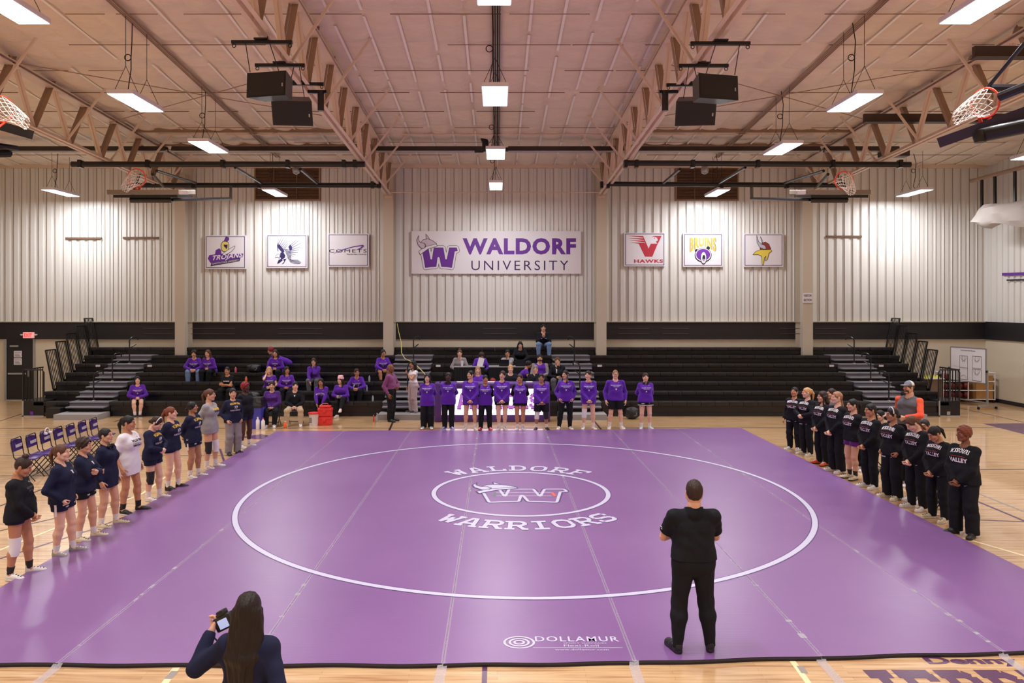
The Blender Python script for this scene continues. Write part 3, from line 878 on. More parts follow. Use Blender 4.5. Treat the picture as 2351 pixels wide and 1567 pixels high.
# 5 – bruins
t, f = sign('framed white sign with gold BRUINS lettering above a round purple emblem', 1568, 535, 1659, 612, S3, 1420, 520)
mb = MB(); put_text(mb, 'BELLEVUE UNIVERSITY', 955, 130, 360, -17, mat('grey_print', rgb(150, 145, 160), .5), f(1), 1.1)
v, fc, a_ = text2d('BRUINS', 1.12, .035)
for z, g, m_ in ((1, 1.0, M_PURPD), (2, .97, M_GOLD)):
    pts_ = []
    for p in v:
        x = p[0] * 2 - 1; yb = 262 + 88 * abs(x) ** 1.3; yt = 148
        pts_.append(f(z)(1138 + x * 178 * g, yb + (yt - yb) * p[1]))
    mb.add(pts_, fc, m_)
mb.build('lettering', None, t)
mb = MB()
def ell(cx, cy, rx, ry, n=24): return [(cx + rx * math.cos(2 * PI * k / n), cy + ry * math.sin(2 * PI * k / n)) for k in range(n)]
for i, (e, m_) in enumerate(((ell(1140, 385, 115, 98), M_BLKP), (ell(1050, 325, 22, 22), M_BLKP), (ell(1208, 290, 24, 24), M_BLKP), (ell(1140, 380, 105, 88), M_WHITE), (ell(1140, 378, 94, 78), M_PURP), (ell(1145, 425, 42, 84), M_BLKP), (ell(1145, 420, 36, 76), M_WHITE), (ell(1148, 425, 20, 44), M_BLKP), (ell(1150, 450, 10, 18), mat('pale_violet_print', rgb(190, 150, 215), .5)))):
    mb.poly(e, m_, fn=f(3 + i))
mb.build('round_emblem', None, t)
# 6 – helmet
t, f = sign('framed white sign with red horned helmet over a yellow braid, rightmost on far wall', 1707, 536, 1798, 612, S3, 1420, 520)
mb = MB()
M_MAR = mat('maroon_print', rgb(146, 58, 54), .5); M_YEL = mat('yellow_print', rgb(232, 208, 84), .5)
for i, (pl, m_) in enumerate((([(1935, 225), (1912, 135), (1945, 200)], M_SILV), ([(1905, 300), (1935, 225), (1975, 205), (2025, 235), (2052, 300), (1990, 315), (1915, 315)], M_MAR),
        ([(1990, 300), (1960, 305), (1900, 280), (1865, 215), (1862, 120), (1885, 200), (1930, 240), (1975, 255)], M_SILV),
        ([(1810, 378), (1850, 335), (1910, 312), (2050, 310), (2062, 330), (2025, 360), (2005, 440), (1980, 462), (1985, 400), (1965, 420), (1950, 515), (1935, 515), (1925, 400), (1880, 375)], M_YEL))):
    mb.poly(pl, m_, fn=f(1 + 2 * i)); mb.stroke(pl, 5, M_BLKP, f(2 + 2 * i), closed=True)
mb.build('horned_helmet', None, t)
# visitor section notice on a column
a = P(1843.5, 695, 27.63)
t = thing('notice', 'small white VISITOR SECTION notice taped to the right-hand wall column', 'sign', (a[0], 27.64, a[2]))
w = 22 * 27.63 / FPX; hh = 23 * 27.63 / FPX
MB().box(0, w, -.006, 0.006, 0, hh).build('paper', M_WHITE, t)
mb = MB(); put_text(mb, 'VISITOR', .03, hh * .62, w - .06, .085, M_BLKP, lambda x, y: (x, -.008, y), 1, .02); put_text(mb, 'SECTION', .03, hh * .18, w - .06, .085, M_BLKP, lambda x, y: (x, -.008, y), 1, .02); mb.build('lettering', None, t)
# brown rails left on the wall
for i, (x0, x1, y) in enumerate(((150, 232, 547), (282, 364, 546), (1898, 1979, 543))):
    a = P(x0, y, WY - .04); b = P(x1, y, WY - .04)
    o = MB().box(a[0], b[0], WY - .05, WY + .02, a[2] - .03, a[2] + .04).build('banner_rail', M_RUST)
    tag(o, ('short brown banner rail on the wall, leftmost of two', 'short brown banner rail on the wall, right one of the left pair', 'short brown banner rail on the ribbed wall at right')[i], 'rail')
# louvered vents high on the wall
for i, (x0, x1) in enumerate(((588, 733), (1553, 1692))):
    a = P(x0, 458, WY); b = P(x1, 378, WY)
    t = thing('wall_vent', 'brown louvered vent high on the wall, %s' % ('left bay above the bird sign' if i == 0 else 'right bay above the bruins sign'), 'vent', (a[0], WY - .05, a[2]), 0, 'wall vents')
    w, h = b[0] - a[0], b[2] - a[2]
    mb = MB(); mb.box(0, w, -.06, .05, -.05, 0).box(0, w, -.03, .05, h, h + .05).box(-.05, 0, -.03, .05, -.05, h + .05).box(w, w + .05, -.03, .05, -.05, h + .05)
    mb.build('vent_frame', M_STEELD, t)
    mb = MB()
    for k in range(11):
        z = k * h / 11
        mb.add([(0, -.03, z + .01), (w, -.03, z + .01), (w, .03, z + h / 11), (0, .03, z + h / 11)], [(0, 1, 2, 3)])
    mb.box(0, w, .04, .05, 0, h)
    mb.box(w * .28, w * .3, -.035, -.02, 0, h).box(w * .64, w * .66, -.035, -.02, 0, h)
    mb.build('louver_blades', M_RUST, t)
# exit sign, door and notices at left
d = tag(empty('door_1', G(48, 921)), kind='structure')
d.location = ((48 - VX) * WY / FPX, WY, 0)
MB().box(-.50, .50, -.05, .02, 0, 2.31).build('door_panel', mat('black_door', rgb(30, 28, 33), .4), d)
MB().box(-.58, -.5, -.08, .02, 0, 2.31).box(.5, .56, -.08, .02, 0, 2.31).box(-.5, .5, -.08, -.0, 0, .03).build('door_frame', M_LGREY, d)
MB().box(-.42, .35, -.12, -.06, .98, 1.04).box(.3, .36, -.13, -.05, .9, 1.12).build('push_bar', M_LGREY, d)
MB().box(-.36, -.05, -.1, -.05, 2.02, 2.08).build('door_closer', M_LGREY, d)
for z in (1.34, 1.62):
    p = thing('notice', 'white paper notice on the black door, %s of two' % ('lower' if z < 1.5 else 'upper'), 'sign', (d.location.x - .08, WY - .055, z), 0, 'door notices')
    MB().box(-.15, .15, -.004, 0, 0, .25).build('paper', M_WHITE, p)
    mb = MB(); put_text(mb, 'NOTICE', -.11, .17, .22, .04, M_BLKP, lambda x, y: (x, -.006, y)); 
    for q in range(4): mb.box(-.11, .11 - q * .02, -.006, -.004, .03 + q * .03, .04 + q * .03, M_BLKP)
    mb.build('lettering', None, p)
a = P(66, 769, WY - .1)
t = thing('exit_sign', 'lit red EXIT sign with two emergency lamps above the black door', 'sign', a)
MB().bevbox(-.20, .20, -.04, .04, -.11, .11, .01).build('sign_case', mat('exit_case', rgb(240, 190, 190), .5, emit=rgb(255, 170, 165), estr=.55), t)
mb = MB(); put_text(mb, 'EXIT', -.15, -.07, .30, .14, mat('exit_letters', rgb(235, 70, 70), .5, emit=rgb(255, 60, 60), estr=.8), lambda x, y: (x, -.045, y), 1, .03); mb.build('lettering', None, t)
for s in (-1, 1): MB().lathe([(.02, 0), (.05, .03), (.05, .06)], 10, (s * .27, 0, -.02)).build('emergency_lamp', M_WHITE, t)

# right wall details
t = thing('wall_banner', 'purple and black arced stripes painted on the right side wall', 'sign', (RX - .03, 27.4, 4.72))
mb = MB()
for z0, wd, m_, dy in ((0, .10, M_PURP, 0), (-.22, .055, M_BLKP, .25)):
    mb.stroke([(-q * .5 - dy, z0 + .0 + .05 * math.sin(min(q, 3) * .5) * 0 - .03 * math.sin(q * .35)) for q in range(14)], wd, m_, lambda u, v: (-.02, u, v))
mb.build('stripes', None, t)
t = thing('furled_curtain', 'bundled white divider curtain hanging from straps along the right wall', 'curtain', (17.2, 24.6, 6.6))
bm_v = []
mbx = MB()
ys = np.linspace(-5.5, 2.2, 30)
for i, y in enumerate(ys):
    env = min(1, (2.3 - y) / .5) if y > 1.8 else 1
    for k in range(12):
        a = 2 * PI * k / 12
        mbx.v.append((.28 * math.cos(a) * (1 + .25 * math.sin(3 * y + 2 * k)), y, .42 * env * math.sin(a) * (1 + .2 * math.sin(2 * y + k)) + .12 * math.sin(1.4 * y)))
for i in range(29):
    for k in range(12):
        l = (k + 1) % 12
        mbx.f.append([i * 12 + k, i * 12 + l, (i + 1) * 12 + l, (i + 1) * 12 + k]); mbx.mi.append(0)
mbx.build('fabric', mat('curtain_grey_white', rgb(196, 188, 184), .7, bump=(3, .5)), t, smooth=True)
MB().tube([(0, -5.6, 1.5), (0, 2.6, 1.5)], .07, 10).build('curtain_pipe', M_STEELD, t, smooth=True)
for y in (-4, -2.5, -1, .3, 1.3, 2.0): MB().box(-.03, .03, y - .05, y + .05, .2, 1.5).build('strap', M_BLACK, t)

# ================================================================ backboard frames and hoops
def net_mb(mb, c, ax_out, r, length, droop, n=12):
    """net hanging as a tapered diamond mesh from ring centre c along ax_out"""
    ax = Vector(ax_out).normalized(); u = ax.cross(Vector((0.3, 1, 0.2))).normalized(); v = ax.cross(u)
    rows = 7
    def pt(i, k):
        t = i / rows; rr = r * (1 - .52 * t ** .7)
        a = 2 * PI * (k + .5 * (i % 2)) / n
        return Vector(c) + ax * (length * t) + (u * math.cos(a) + v * math.sin(a)) * rr + Vector(droop) * t * t
    for i in range(rows):
        for k in range(n):
            mb.tube([pt(i, k), pt(i + 1, k)], .0065, 4, caps=False); mb.tube([pt(i, k), pt(i + 1, k - 1 if i % 2 == 0 else k + 1)], .0065, 4, caps=False)
def hoop(t, c, axis, r, netdir, droop, mount):
    ax = Vector(axis).normalized(); u = ax.cross(Vector((0.2, .1, 1))).normalized(); v = ax.cross(u)
    mb = MB(); mb.tube([Vector(c) + (u * math.cos(2 * PI * k / 28) + v * math.sin(2 * PI * k / 28)) * r for k in range(28)], .016, 6, closed=True)
    o = mb.build('rim', M_ORANGE, t, smooth=True)
    mb = MB(); net_mb(mb, c, netdir, r, .42, droop); mb.build('net', M_NET, t)
    mb = MB(); mb.bar(Vector(c) - Vector((0, 0, r)) + Vector((-.09, 0, 0)), mount, .05, .03); mb.bar(Vector(c) - Vector((0, 0, r)) + Vector((.09, 0, 0)), mount, .05, .03); mb.build('rim_bracket', M_ORANGE, t)

def hoop_unit(sg, nm):
    """ceiling-hung folded goal: two pipes across a bay, braces, stowed board"""
    def Q(px, py, Y):
        q = P(px, py, Y); return Vector((q[0], q[1], q[2]))
    mir = (lambda px: px) if sg < 0 else (lambda px: 2251 - px)
    t = thing('basketball_goal_frame', 'folded basketball goal on two long black pipes, %s bay in front of the far wall' % nm, 'basketball hoop', (0, 0, 0), 0, 'folded basketball goals')
    def T(px, py, Y): return Q(px if sg < 0 else px, py, Y)
    if sg < 0:
        up = (165, 377, 838, 377); lo = (293, 425, 875, 425)
    else:
        up = (1435, 374, 2090, 378); lo = (1395, 422, 1940, 425)
    MB().tube([T(up[0], up[1], 22.3), T(up[2], up[3], 22.3)], .085, 14).build('cross_pipe', M_BLACK, t, smooth=True)
    MB().tube([T(lo[0], lo[1], 25.8), T(lo[2], lo[3], 25.8)], .085, 14).build('cross_pipe', M_BLACK, t, smooth=True)
    cl = [(185, 377, 22.3), (340, 377, 22.3), (512, 377, 22.3), (661, 377, 22.3), (790, 377, 22.3), (815, 377, 22.3), (855, 425, 25.8), (870, 425, 25.8), (595, 425, 25.8), (445, 425, 25.8)]
    for px, py, Y in cl:
        p = T(mir(px) if sg > 0 else px, py, Y)
        MB().box(p.x - .05, p.x + .05, p.y - .1, p.y + .1, p.z - .105, p.z + .12).build('pipe_clamp', M_BLACK, t)
    for a, b in (((360, 392), (450, 420)), ((540, 384), (600, 420)), ((690, 388), (728, 420)), ((350, 400), (375, 428))):
        mb = MB(); mb.tube([T(mir(a[0]), a[1], 22.5), T(mir(b[0]), b[1], 25.6)], .045, 8); mb.build('brace_pipe', M_BLACK, t, smooth=True)
    # stowed board, lying flat below the pipes
    x0, x1 = (245, 410) if sg < 0 else (1850, 2000)
    Yb = 19.2
    a = T(x0, 441, Yb); b = T(x1, 441, Yb)
    def tilted(mb, name, m):
        R_ = Matrix.Translation((0, Yb, a.z)) @ Matrix.Rotation(math.atan2(a.z - HC, Yb), 4, 'X')
        mb.v = [(R_ @ Vector(v))[:] for v in mb.v]
        return mb.build(name, m, t)
    tilted(MB().bevbox(a.x, b.x, 0, 1.1, -.06, .06, .01), 'backboard', mat('board_frame_taupe', rgb(134, 122, 110), .45))
    tilted(MB().box(a.x + .15, b.x - .05, .03, .9, -.14, -.065), 'board_pad', M_BLACK)
    xw = (b.x + .0, b.x + .22) if sg < 0 else (a.x - .22, a.x)
    MB().bevbox(xw[0], xw[1], Yb - .01, Yb + .1, a.z - .05, a.z + .05, .01).build('board_end_cap', M_WHITE, t)
    c = T(314 if sg < 0 else 1938, 408 if sg < 0 else 414, Yb + .1)
    hoop(t, c, (0.12 * sg, 1, .12), .225, (-.25 if sg < 0 else 0.05, -.55, -.35), (0, 0, -.12), (c.x, Yb + .2, a.z + .06))
    xs_ = (300, 395, 530) if sg < 0 else (1945, 1860, 1725)
    m0, m1, m2 = T(xs_[0], 458, Yb + .6), T(xs_[1], 458, Yb + .7), T(xs_[2], 456, Yb + 3.6)
    MB().tube([m0, m1], .085, 10).build('counterweight', M_BLK2, t, smooth=True)
    MB().tube([m1, m2, T(xs_[2], 430, 25.6)], .045, 8).build('swing_arm', M_BLACK, t, smooth=True)
    MB().tube([T(xs_[0] + sg * -20, 400, 22.4), m0], .035, 8).build('swing_arm', M_BLACK, t, smooth=True)
    # winch bulb
    p = T(680 if sg < 0 else 1618, 392, 22.6)
    MB().lathe([(.02, .16), (.09, .12), (.12, .02), (.1, -.06), (.03, -.1)], 12, p).build('winch_motor', M_LGREY, t, smooth=True)
hoop_unit(-1, 'left'); hoop_unit(1, 'right')
# nearer side goals
t = thing('basketball_goal_frame', 'folded side basketball goal high at the upper right edge, nearest the viewer', 'basketball hoop', (0, 0, 0), 0, 'folded basketball goals')
A_, B_ = Vector(P(2172, 322, 12.3)), Vector(P(2500, 205, 10.9))
dv = (B_ - A_).normalized(); dn = Vector((-dv.y, dv.x, 0)).normalized()
mb = MB(); mb.bar(A_, B_, .9, .16, up=dv.cross((A_ + B_) / 2 - Vector((0, 0, HC))).normalized()); mb.build('backboard', mat('board_pad_violet', rgb(52, 44, 78), .5), t)
c = Vector(P(2262, 236, 11.7))
hoop(t, c, (.95, .35, .2), .225, (-.85, .1, -.15), (-.02, 0, -.16), c + Vector((-.02, .05, -.36)))
mb = MB(); mb.tube([P(2245, 312, 11.6), P(2351, 290, 11.0), P(2500, 268, 10.4)], .11, 10); mb.build('counterweight', M_BLK2, t, smooth=True)
p = P(2250, 313, 11.5); MB().lathe([(.001, -.1), (.08, -.09), (.1, 0), (.08, .09), (.001, .1)], 14, p).build('pulley', M_BLK2, t, smooth=True)
MB().tube([P(2268, 200, 12.2), P(2351, 100, 11.2)], .03, 8).build('brace_pipe', M_BLACK, t)
MB().tube([P(2268, 202, 12.2), P(2450, 204, 12.2)], .07, 8).build('cross_pipe', M_BLACK, t)
MB().tube([P(2295, 222, 11.4), P(2450, 160, 10.6)], .07, 8).build('swing_arm', M_BLACK, t)
for a, b, Y in (((2235, 118), (2600, 118), 15.4), ((1983, 270), (2600, 270), 20.5)):
    p0, p1 = P(a[0], a[1], Y), P(b[0], b[1], Y)
    MB().box(p0[0], p1[0], Y - .05, Y + .05, p0[2] - .12, p0[2] + .1).box(p0[0], p1[0], Y - .12, Y + .12, p0[2] - .14, p0[2] - .12).build('support_beam', M_DKBRN, t)
t = thing('basketball_goal_frame', 'folded side basketball goal cut off by the upper left edge', 'basketball hoop', (0, 0, 0), 0, 'folded basketball goals')
_a, _b = Vector(P(-250, 215, 12.6)), Vector(P(68, 308, 14.0))
MB().bar(_a, _b, .7, .16, up=(_b - _a).cross((_a + _b) / 2 - Vector((0, 0, HC))).normalized()).build('backboard', M_BLACK, t)
hoop(t, Vector(P(2, 250, 13.3)), (-.9, .4, .2), .225, (.8, .1, -.2), (.02, 0, -.15), Vector(P(-20, 305, 13.2)))
MB().tube([P(-60, 352, 13.5), P(20, 350, 14.2)], .09, 10).tube([P(-60, 325, 13.5), P(40, 340, 14.2)], .05, 8).build('swing_arm', M_BLACK, t)

# ================================================================ loudspeakers and their bars
def speaker(px, py, w, h, Y, label, tilt, skew):
    c = P(px, py, Y)
    t = thing('loudspeaker', label, 'speaker', c, 0, 'hanging loudspeakers')
    d = .42; k = .72
    vs = [(-w / 2, 0, -h / 2), (w / 2, 0, -h / 2), (w / 2, 0, h / 2), (-w / 2, 0, h / 2), (-w / 2 * k, d, -h / 2 * k), (w / 2 * k, d, -h / 2 * k), (w / 2 * k, d, h / 2), (-w / 2 * k, d, h / 2)]
    R = Matrix.Rotation(skew, 3, 'Z') @ Matrix.Rotation(tilt, 3, 'X')
    vs2 = [(R @ Vector(v))[:] for v in vs]
    MB().add(vs2, [(0, 1, 2, 3), (5, 4, 7, 6), (4, 0, 3, 7), (1, 5, 6, 2), (3, 2, 6, 7), (4, 5, 1, 0)]).build('cabinet', M_BLK2, t)
    g = [(-w / 2 + .02, -.008, -h / 2 + .02), (w / 2 - .02, -.008, -h / 2 + .02), (w / 2 - .02, -.008, h / 2 - .02), (-w / 2 + .02, -.008, h / 2 - .02)]
    MB().add([(R @ Vector(v))[:] for v in g], [(0, 1, 2, 3)]).build('grille', mat('speaker_grille', rgb(26, 24, 28), .55, bump=(300, .3)), t)
    b = [(w / 2 - .07, -.012, -.06), (w / 2 - .045, -.012, -.06), (w / 2 - .045, -.012, .0), (w / 2 - .07, -.012, .0)]
    if skew <= 0: b = [(-v[0] if 0 else v[0], v[1], v[2]) for v in b]
    MB().add([(R @ Vector(v))[:] for v in b], [(0, 1, 2, 3)]).build('badge', M_LGREY, t)
    return t, c
for sd, xs_ in (('left', (611, 671)), ('right', (1650, 1597))):
    s = -1 if sd == 'left' else 1
    t, c = speaker(xs_[0], 193 if s < 0 else 199, .72, .42, 12.6, 'black loudspeaker nearest the viewer, hanging under the %s roof truss' % sd, -.05, .22 * (-s) * -1)
    MB().tube([(s * .27, 0, .2), (s * .42, .2, .80)], .008, 5).tube([(-s * .2, .1, .2), (s * .1, .4, .95)], .008, 5).build('hanging_chain', M_BLACK, t)
    t, c = speaker(xs_[1], 260, .74, .46, 14.0, 'black loudspeaker hung lower behind its neighbour, under the %s roof truss' % sd, .45, -.1 * s)
    MB().tube([(-.2, .2, .2), (-.05, .3, .97)], .008, 5).tube([(.2, .2, .2), (.05, .3, .97)], .008, 5).build('hanging_chain', M_BLACK, t)
    bars = ((532, 671, 97, 12.95), (586, 700, 150, 14.3), (625, 743, 193, 15.6)) if s < 0 else ((1585, 1722, 100, 12.95), (1558, 1672, 151, 14.3), (1530, 1640, 195, 15.6))
    for i, (a, b, y, Y) in enumerate(bars):
        p0, p1 = P(a, y, Y), P(b, y, Y)
        t = thing('rigging_bar', 'black rigging bar with eye bolts clamped to the %s truss, %s of three' % (sd, ('nearest', 'middle', 'farthest')[i]), 'bar', ((p0[0] + p1[0]) / 2, Y, p0[2]), 0, 'speaker rigging bars')
        hw = (p1[0] - p0[0]) / 2
        MB().box(-hw, hw, -.03, .03, -.03, .03).build('beam', M_BLACK, t)
        MB().box(-.12, .12, -.08, .08, .03, .055).build('clamp_plate', M_BLACK, t)
        for q in (-hw + .04, hw - .04):
            MB().tube([(q + .03 * math.cos(k * PI / 5), 0, -.06 + .03 * math.sin(k * PI / 5)) for k in range(10)], .008, 5, closed=True).build('eye_bolt', M_BLACK, t)
    cx = COLX[1] if s < 0 else COLX[2]
    o = MB().box(cx - .2 - s * .2, cx + .2 - s * .2, 15.9, 16.0, 8.08, 8.14).tube([(cx - s * .28, 15.9, 8.12), (cx - s * .28, 15.9, 7.7)], .07, 8).build('cable_winch', M_BLACK)
    tag(o, 'small black winch hanging beside the %s truss behind the loudspeakers' % sd, 'winch')
# ================================================================ bleachers
BY0, BZ0, TR, RI = 24.2, .47, .594, .26
def rowY(k): return BY0 + TR * k
def rowZ(k): return BZ0 + RI * k
def bleacher(x0, x1, label, k0=0, k1=5, gaps=()):
    t = thing('bleacher', label, 'bleachers', ((x0 + x1) / 2, BY0, 0), 0, None)
    ox = (x0 + x1) / 2
    for k in range(k0, k1 + 1):
        Y, z = rowY(k) - BY0, rowZ(k)
        segs = [(x0 - ox, x1 - ox)]
        for g in gaps:
            segs = [q for s in segs for q in (((s[0], min(s[1], g[0] - ox)), (max(s[0], g[1] - ox), s[1])) if s[0] < g[0] - ox < s[1] else (s,))]
        mb = MB()
        for a, b in segs:
            n = max(1, round((b - a) / .46)); w = (b - a) / n
            for i in range(n):
                mb.bevbox(a + i * w + .003, a + (i + 1) * w - .003, Y, Y + .29, z - .13, z, .012)
            mb.build('seat_row', M_BLK2, t, smooth=True); mb = MB()
        mb = MB()
        for a, b in segs:
            mb.box(a + .01, b - .01, Y + .05, Y + .09, z - .40 if k else 0, z - .13)
            mb.box(a + .01, b - .01, Y - .30 if k else Y + .05, Y + .3, z - .44, z - .40) if k else mb.box(a + .01, b - .01, Y + .02, Y + .06, 0, .12)
            mb.box(a, a + .03, Y + .05, Y + TR, 0 if k < 6 else z - .42, z - .14); mb.box(b - .03, b, Y + .05, Y + TR, 0 if k < 6 else z - .42, z - .14)
        mb.build('riser_and_deck', M_BLACK, t)
        mb = MB()
        for a, b in segs:
            mb.box(a + .02, b - .02, Y + .045, Y + .05, z - .30, z - .285)
        if k: mb.build('trim_rail', M_DKBRN, t)
    return t
gp = [(x - .2, x + .2) for x in COLX]
bleacher(-15.0, -13.84, 'narrow black bleacher block at the far left end of the stand')
bleacher(-12.55, -3.72, 'long black bleacher section left of centre, with seated spectators')
bleacher(-2.35, 1.97, 'short black bleacher section in the centre behind the scorer table')
bleacher(3.36, 12.09, 'long empty black bleacher section right of centre')
bleacher(13.37, 14.6, 'narrow black bleacher block at the far right end of the stand')
bleacher(-15.2, 14.7, 'topmost black bleacher bench running along the far wall between columns', 6, 6, gp)
for i, (x0, x1) in enumerate(((-13.84, -12.55), (-3.72, -2.35), (1.97, 3.36), (12.09, 13.37))):
    nm = ('leftmost', 'left of the scorer table', 'right of the scorer table', 'rightmost')[i]
    t = thing('aisle_steps', 'grey aisle steps through the black bleachers, %s' % nm, 'stairs', ((x0 + x1) / 2, BY0, 0), 0, 'bleacher aisles')
    hw = (x1 - x0) / 2
    for k in range(0, 6):
        Y, z = rowY(k) - BY0, rowZ(k)
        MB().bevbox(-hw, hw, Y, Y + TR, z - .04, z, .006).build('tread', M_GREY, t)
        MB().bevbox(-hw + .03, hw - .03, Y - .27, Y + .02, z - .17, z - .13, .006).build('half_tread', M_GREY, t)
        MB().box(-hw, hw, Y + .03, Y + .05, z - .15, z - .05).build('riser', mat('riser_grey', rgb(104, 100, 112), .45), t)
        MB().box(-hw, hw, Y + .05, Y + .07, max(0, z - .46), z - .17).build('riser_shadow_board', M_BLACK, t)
    MB().box(-hw - .03, hw + .06, -.8, -.05, 0, .17).build('base_step', mat('step_carpet_grey', rgb(150, 146, 146), .7), t)
    hr = [(-.2, 0, 3.1, 5)] if 0 else []
def handrail(x, k, flip, label):
    Y = rowY(k) + .2; z0 = rowZ(k)
    t = thing('aisle_handrail', label, 'handrail', (x, Y, z0), 0, 'bleacher aisle handrails')
    s = -1 if flip else 1
    MB().tube([(0, 0, 0), (0, 0, .82), (s * .02, .02, .88), (s * .07, .08, .94), (s * .16, .16, .96), (s * .2, .2, .93), (s * .2, .21, .84)], .022, 8).build('rail_post', M_BLACK, t, smooth=True)
    MB().tube([(0, 0, .55), (s * .07, .08, .61), (s * .16, .16, .68)], .018, 8).build('mid_rail', M_BLACK, t, smooth=True)
    MB().lathe([(.06, 0), (.06, .015), (.028, .03)], 12).build('base_flange', M_LGREY, t)
for i, (x, ks, fl_, nm) in enumerate(((-13.15, (0, 2, 4), False, 'leftmost'), (-3.0, (1, 4), False, 'left-centre'), (2.75, (1, 4), True, 'right-centre'), (12.75, (0, 2, 4), True, 'rightmost'))):
    for k in ks:
        handrail(x, k, fl_, 'black looped handrail in the %s bleacher aisle, %s' % (nm, {0: 'lowest', 1: 'lower', 2: 'middle', 4: 'upper'}[k]))
# slanted end guards
def end_guard(x, s, k, label):
    Y = rowY(k); z0 = rowZ(k) - .25
    t = thing('end_guard', label, 'railing', (x, Y, z0), 0, 'bleacher end railings')
    H = 1.32; L = TR - .03; sl = .20 * s
    f_ = lambda y, z: (sl * z, y, z)
    mb = MB()
    for a, b in (((0, 0), (0, H)), ((L, 0), (L, H)), ((0, H), (L, H)), ((0, 0), (L, 0))):
        mb.bar(f_(*a), f_(*b), .04, .04)
    mb.build('guard_frame', M_BLACK, t)
    mb = MB()
    for i in range(1, 6): mb.bar(f_(L * i / 6, 0), f_(L * i / 6, H), .018, .018)
    mb.build('guard_bars', M_BLACK, t)
    MB().box(-.02, .02, -.0, L, -.35 if k > 2 else -z0, 0).build('guard_bracket', M_BLACK, t)
for s, x, nm in ((-1, -15.05, 'left'), (1, 14.65, 'right')):
    for k in range(2, 7):
        end_guard(x, s, k, 'slanted black barred railing at the %s end of the bleachers, %s from the top' % (nm, ('fifth', 'fourth', 'third', 'second', 'first')[k - 2]))
    t = thing('end_landing', 'black boxed landing with a barred rail at the %s front corner of the bleachers' % nm, 'railing', (x - s * .05, 24.2, 0))
    MB().bevbox(-.35, .35, .0, 1.1, 0, .5, .01).build('landing_box', M_BLACK, t)
    MB().box(-.35, .35, -.012, .0, 0, .03).box(-.35, -.30, -.012, 0, .0, .5).build('edge_trim', M_LGREY, t)
    mb = MB(); mb.tube([(-.34, .02, .5), (-.34, .02, 1.42), (-.28, .02, 1.5), (.28, .02, 1.5), (.34, .02, 1.42), (.34, .02, .5)], .022, 8); mb.build('guard_frame', M_BLACK, t, smooth=True)
    mb = MB()
    for i in range(1, 6): mb.bar((-.34 + i * .113, .02, .5), (-.34 + i * .113, .02, 1.5), .018, .018)
    for i in range(0, 8): mb.bar((s * .34, .1 + i * .14, .5), (s * .34, .1 + i * .14, 1.5), .018, .018)
    mb.bar((s * .34, .02, 1.5), (s * .34, 1.1, 1.5), .035, .035); mb.build('guard_bars', M_BLACK, t)
    MB().box(-.09, .02, -.016, -.01, .05, .16).build('badge', M_PURP if s < 0 else M_LGREY, t)
    if s < 0: 
        o = MB().bevbox(-14.35, -13.9, 23.8, 24.15, 0, .32, .02).build('step_box', M_BLACK); tag(o, 'small black step box beside the leftmost aisle step', 'box')
# small seat number stickers
for i, (px, py, Y) in enumerate(((224, 848, 26.55), (343, 847, 26.55), (1006, 846, 26.55), (1377, 844, 26.55), (1910, 840, 26.55), (2024, 839, 26.55))):
    a = P(px, py, Y)
    o = MB().box(a[0] - .08, a[0] + .08, rowY(4) - .008, rowY(4) - .001, rowZ(4) - .1, rowZ(4) - .03).build('section_label', M_WHITE)
    tag(o, 'small white section label on the bench edge, %s' % ('leftmost of six', 'second from the left', 'third from the left', 'fourth from the left', 'fifth from the left', 'rightmost of six')[i], 'label', 'bench section labels')

# ================================================================ scorer's table
st = thing('scorer_table', 'long padded purple scorer table with a glowing white WARRIORS panel', 'table', (0, 23.0, 0))
X0, X1 = (997 - VX) * 23 / FPX, (1263 - VX) * 23 / FPX
M_PAD = mat('purple_vinyl_pad', rgb(84, 50, 124), .4, bump=(20, .1))
MB().bevbox(X0, X0 + .22, -.02, .55, 0, 1.2, .04).build('side_pad', M_PAD, st, smooth=True)
MB().bevbox(X1 - .22, X1, -.02, .55, 0, 1.2, .04).build('side_pad', M_PAD, st, smooth=True)
MB().bevbox(X0 + .1, X1 - .1, -.03, .6, 1.02, 1.2, .05).build('top_pad', M_PAD, st, smooth=True)
MB().bevbox(X0 + .2, X1 - .2, .0, .5, 0, .22, .03).build('base_pad', M_PAD, st, smooth=True)
MB().box(X0 + .21, X1 - .21, .02, .4, .22, 1.02).build('lit_panel', mat('lit_panel_white', rgb(248, 240, 252), .3, emit=rgb(250, 238, 255), estr=1.5), st)
mb = MB()
W_ = (X1 - X0 - .6) / 8
M_PINK = mat('lit_letter_violet', rgb(190, 120, 220), .3, emit=rgb(196, 120, 224), estr=.55); M_PINK2 = mat('lit_letter_edge', rgb(130, 70, 170), .3, emit=rgb(130, 70, 170), estr=.25)
for i, ch in enumerate('WARRIORS'):
    c = X0 + .32 + W_ * (i + .5)
    slab(mb, ch, M_PINK2, lambda u, v: (c + u, .012, .64 + v), W_ * .95, .46, 2.8)
    slab(mb, ch, M_PINK, lambda u, v: (c + u, .006, .64 + v), W_ * .92, .44, 1.9)
mb.build('lettering', None, st)
# papers and laptop on the table
for i, (px, w, rz) in enumerate(((1060, .3, .2), (1128, .28, -.2), (1215, .2, .1))):
    o = MB().box(-w / 2, w / 2, -.12, .1, 0, .012).build('paper_stack', M_WHITE, loc=((px - VX) * 23.3 / FPX, 23.3, 1.2), rz=rz)
    tag(o, ('loose white papers on the scorer table near its left end', 'white score sheet on the middle of the scorer table', 'white papers near the right end of the scorer table')[i], 'paper')

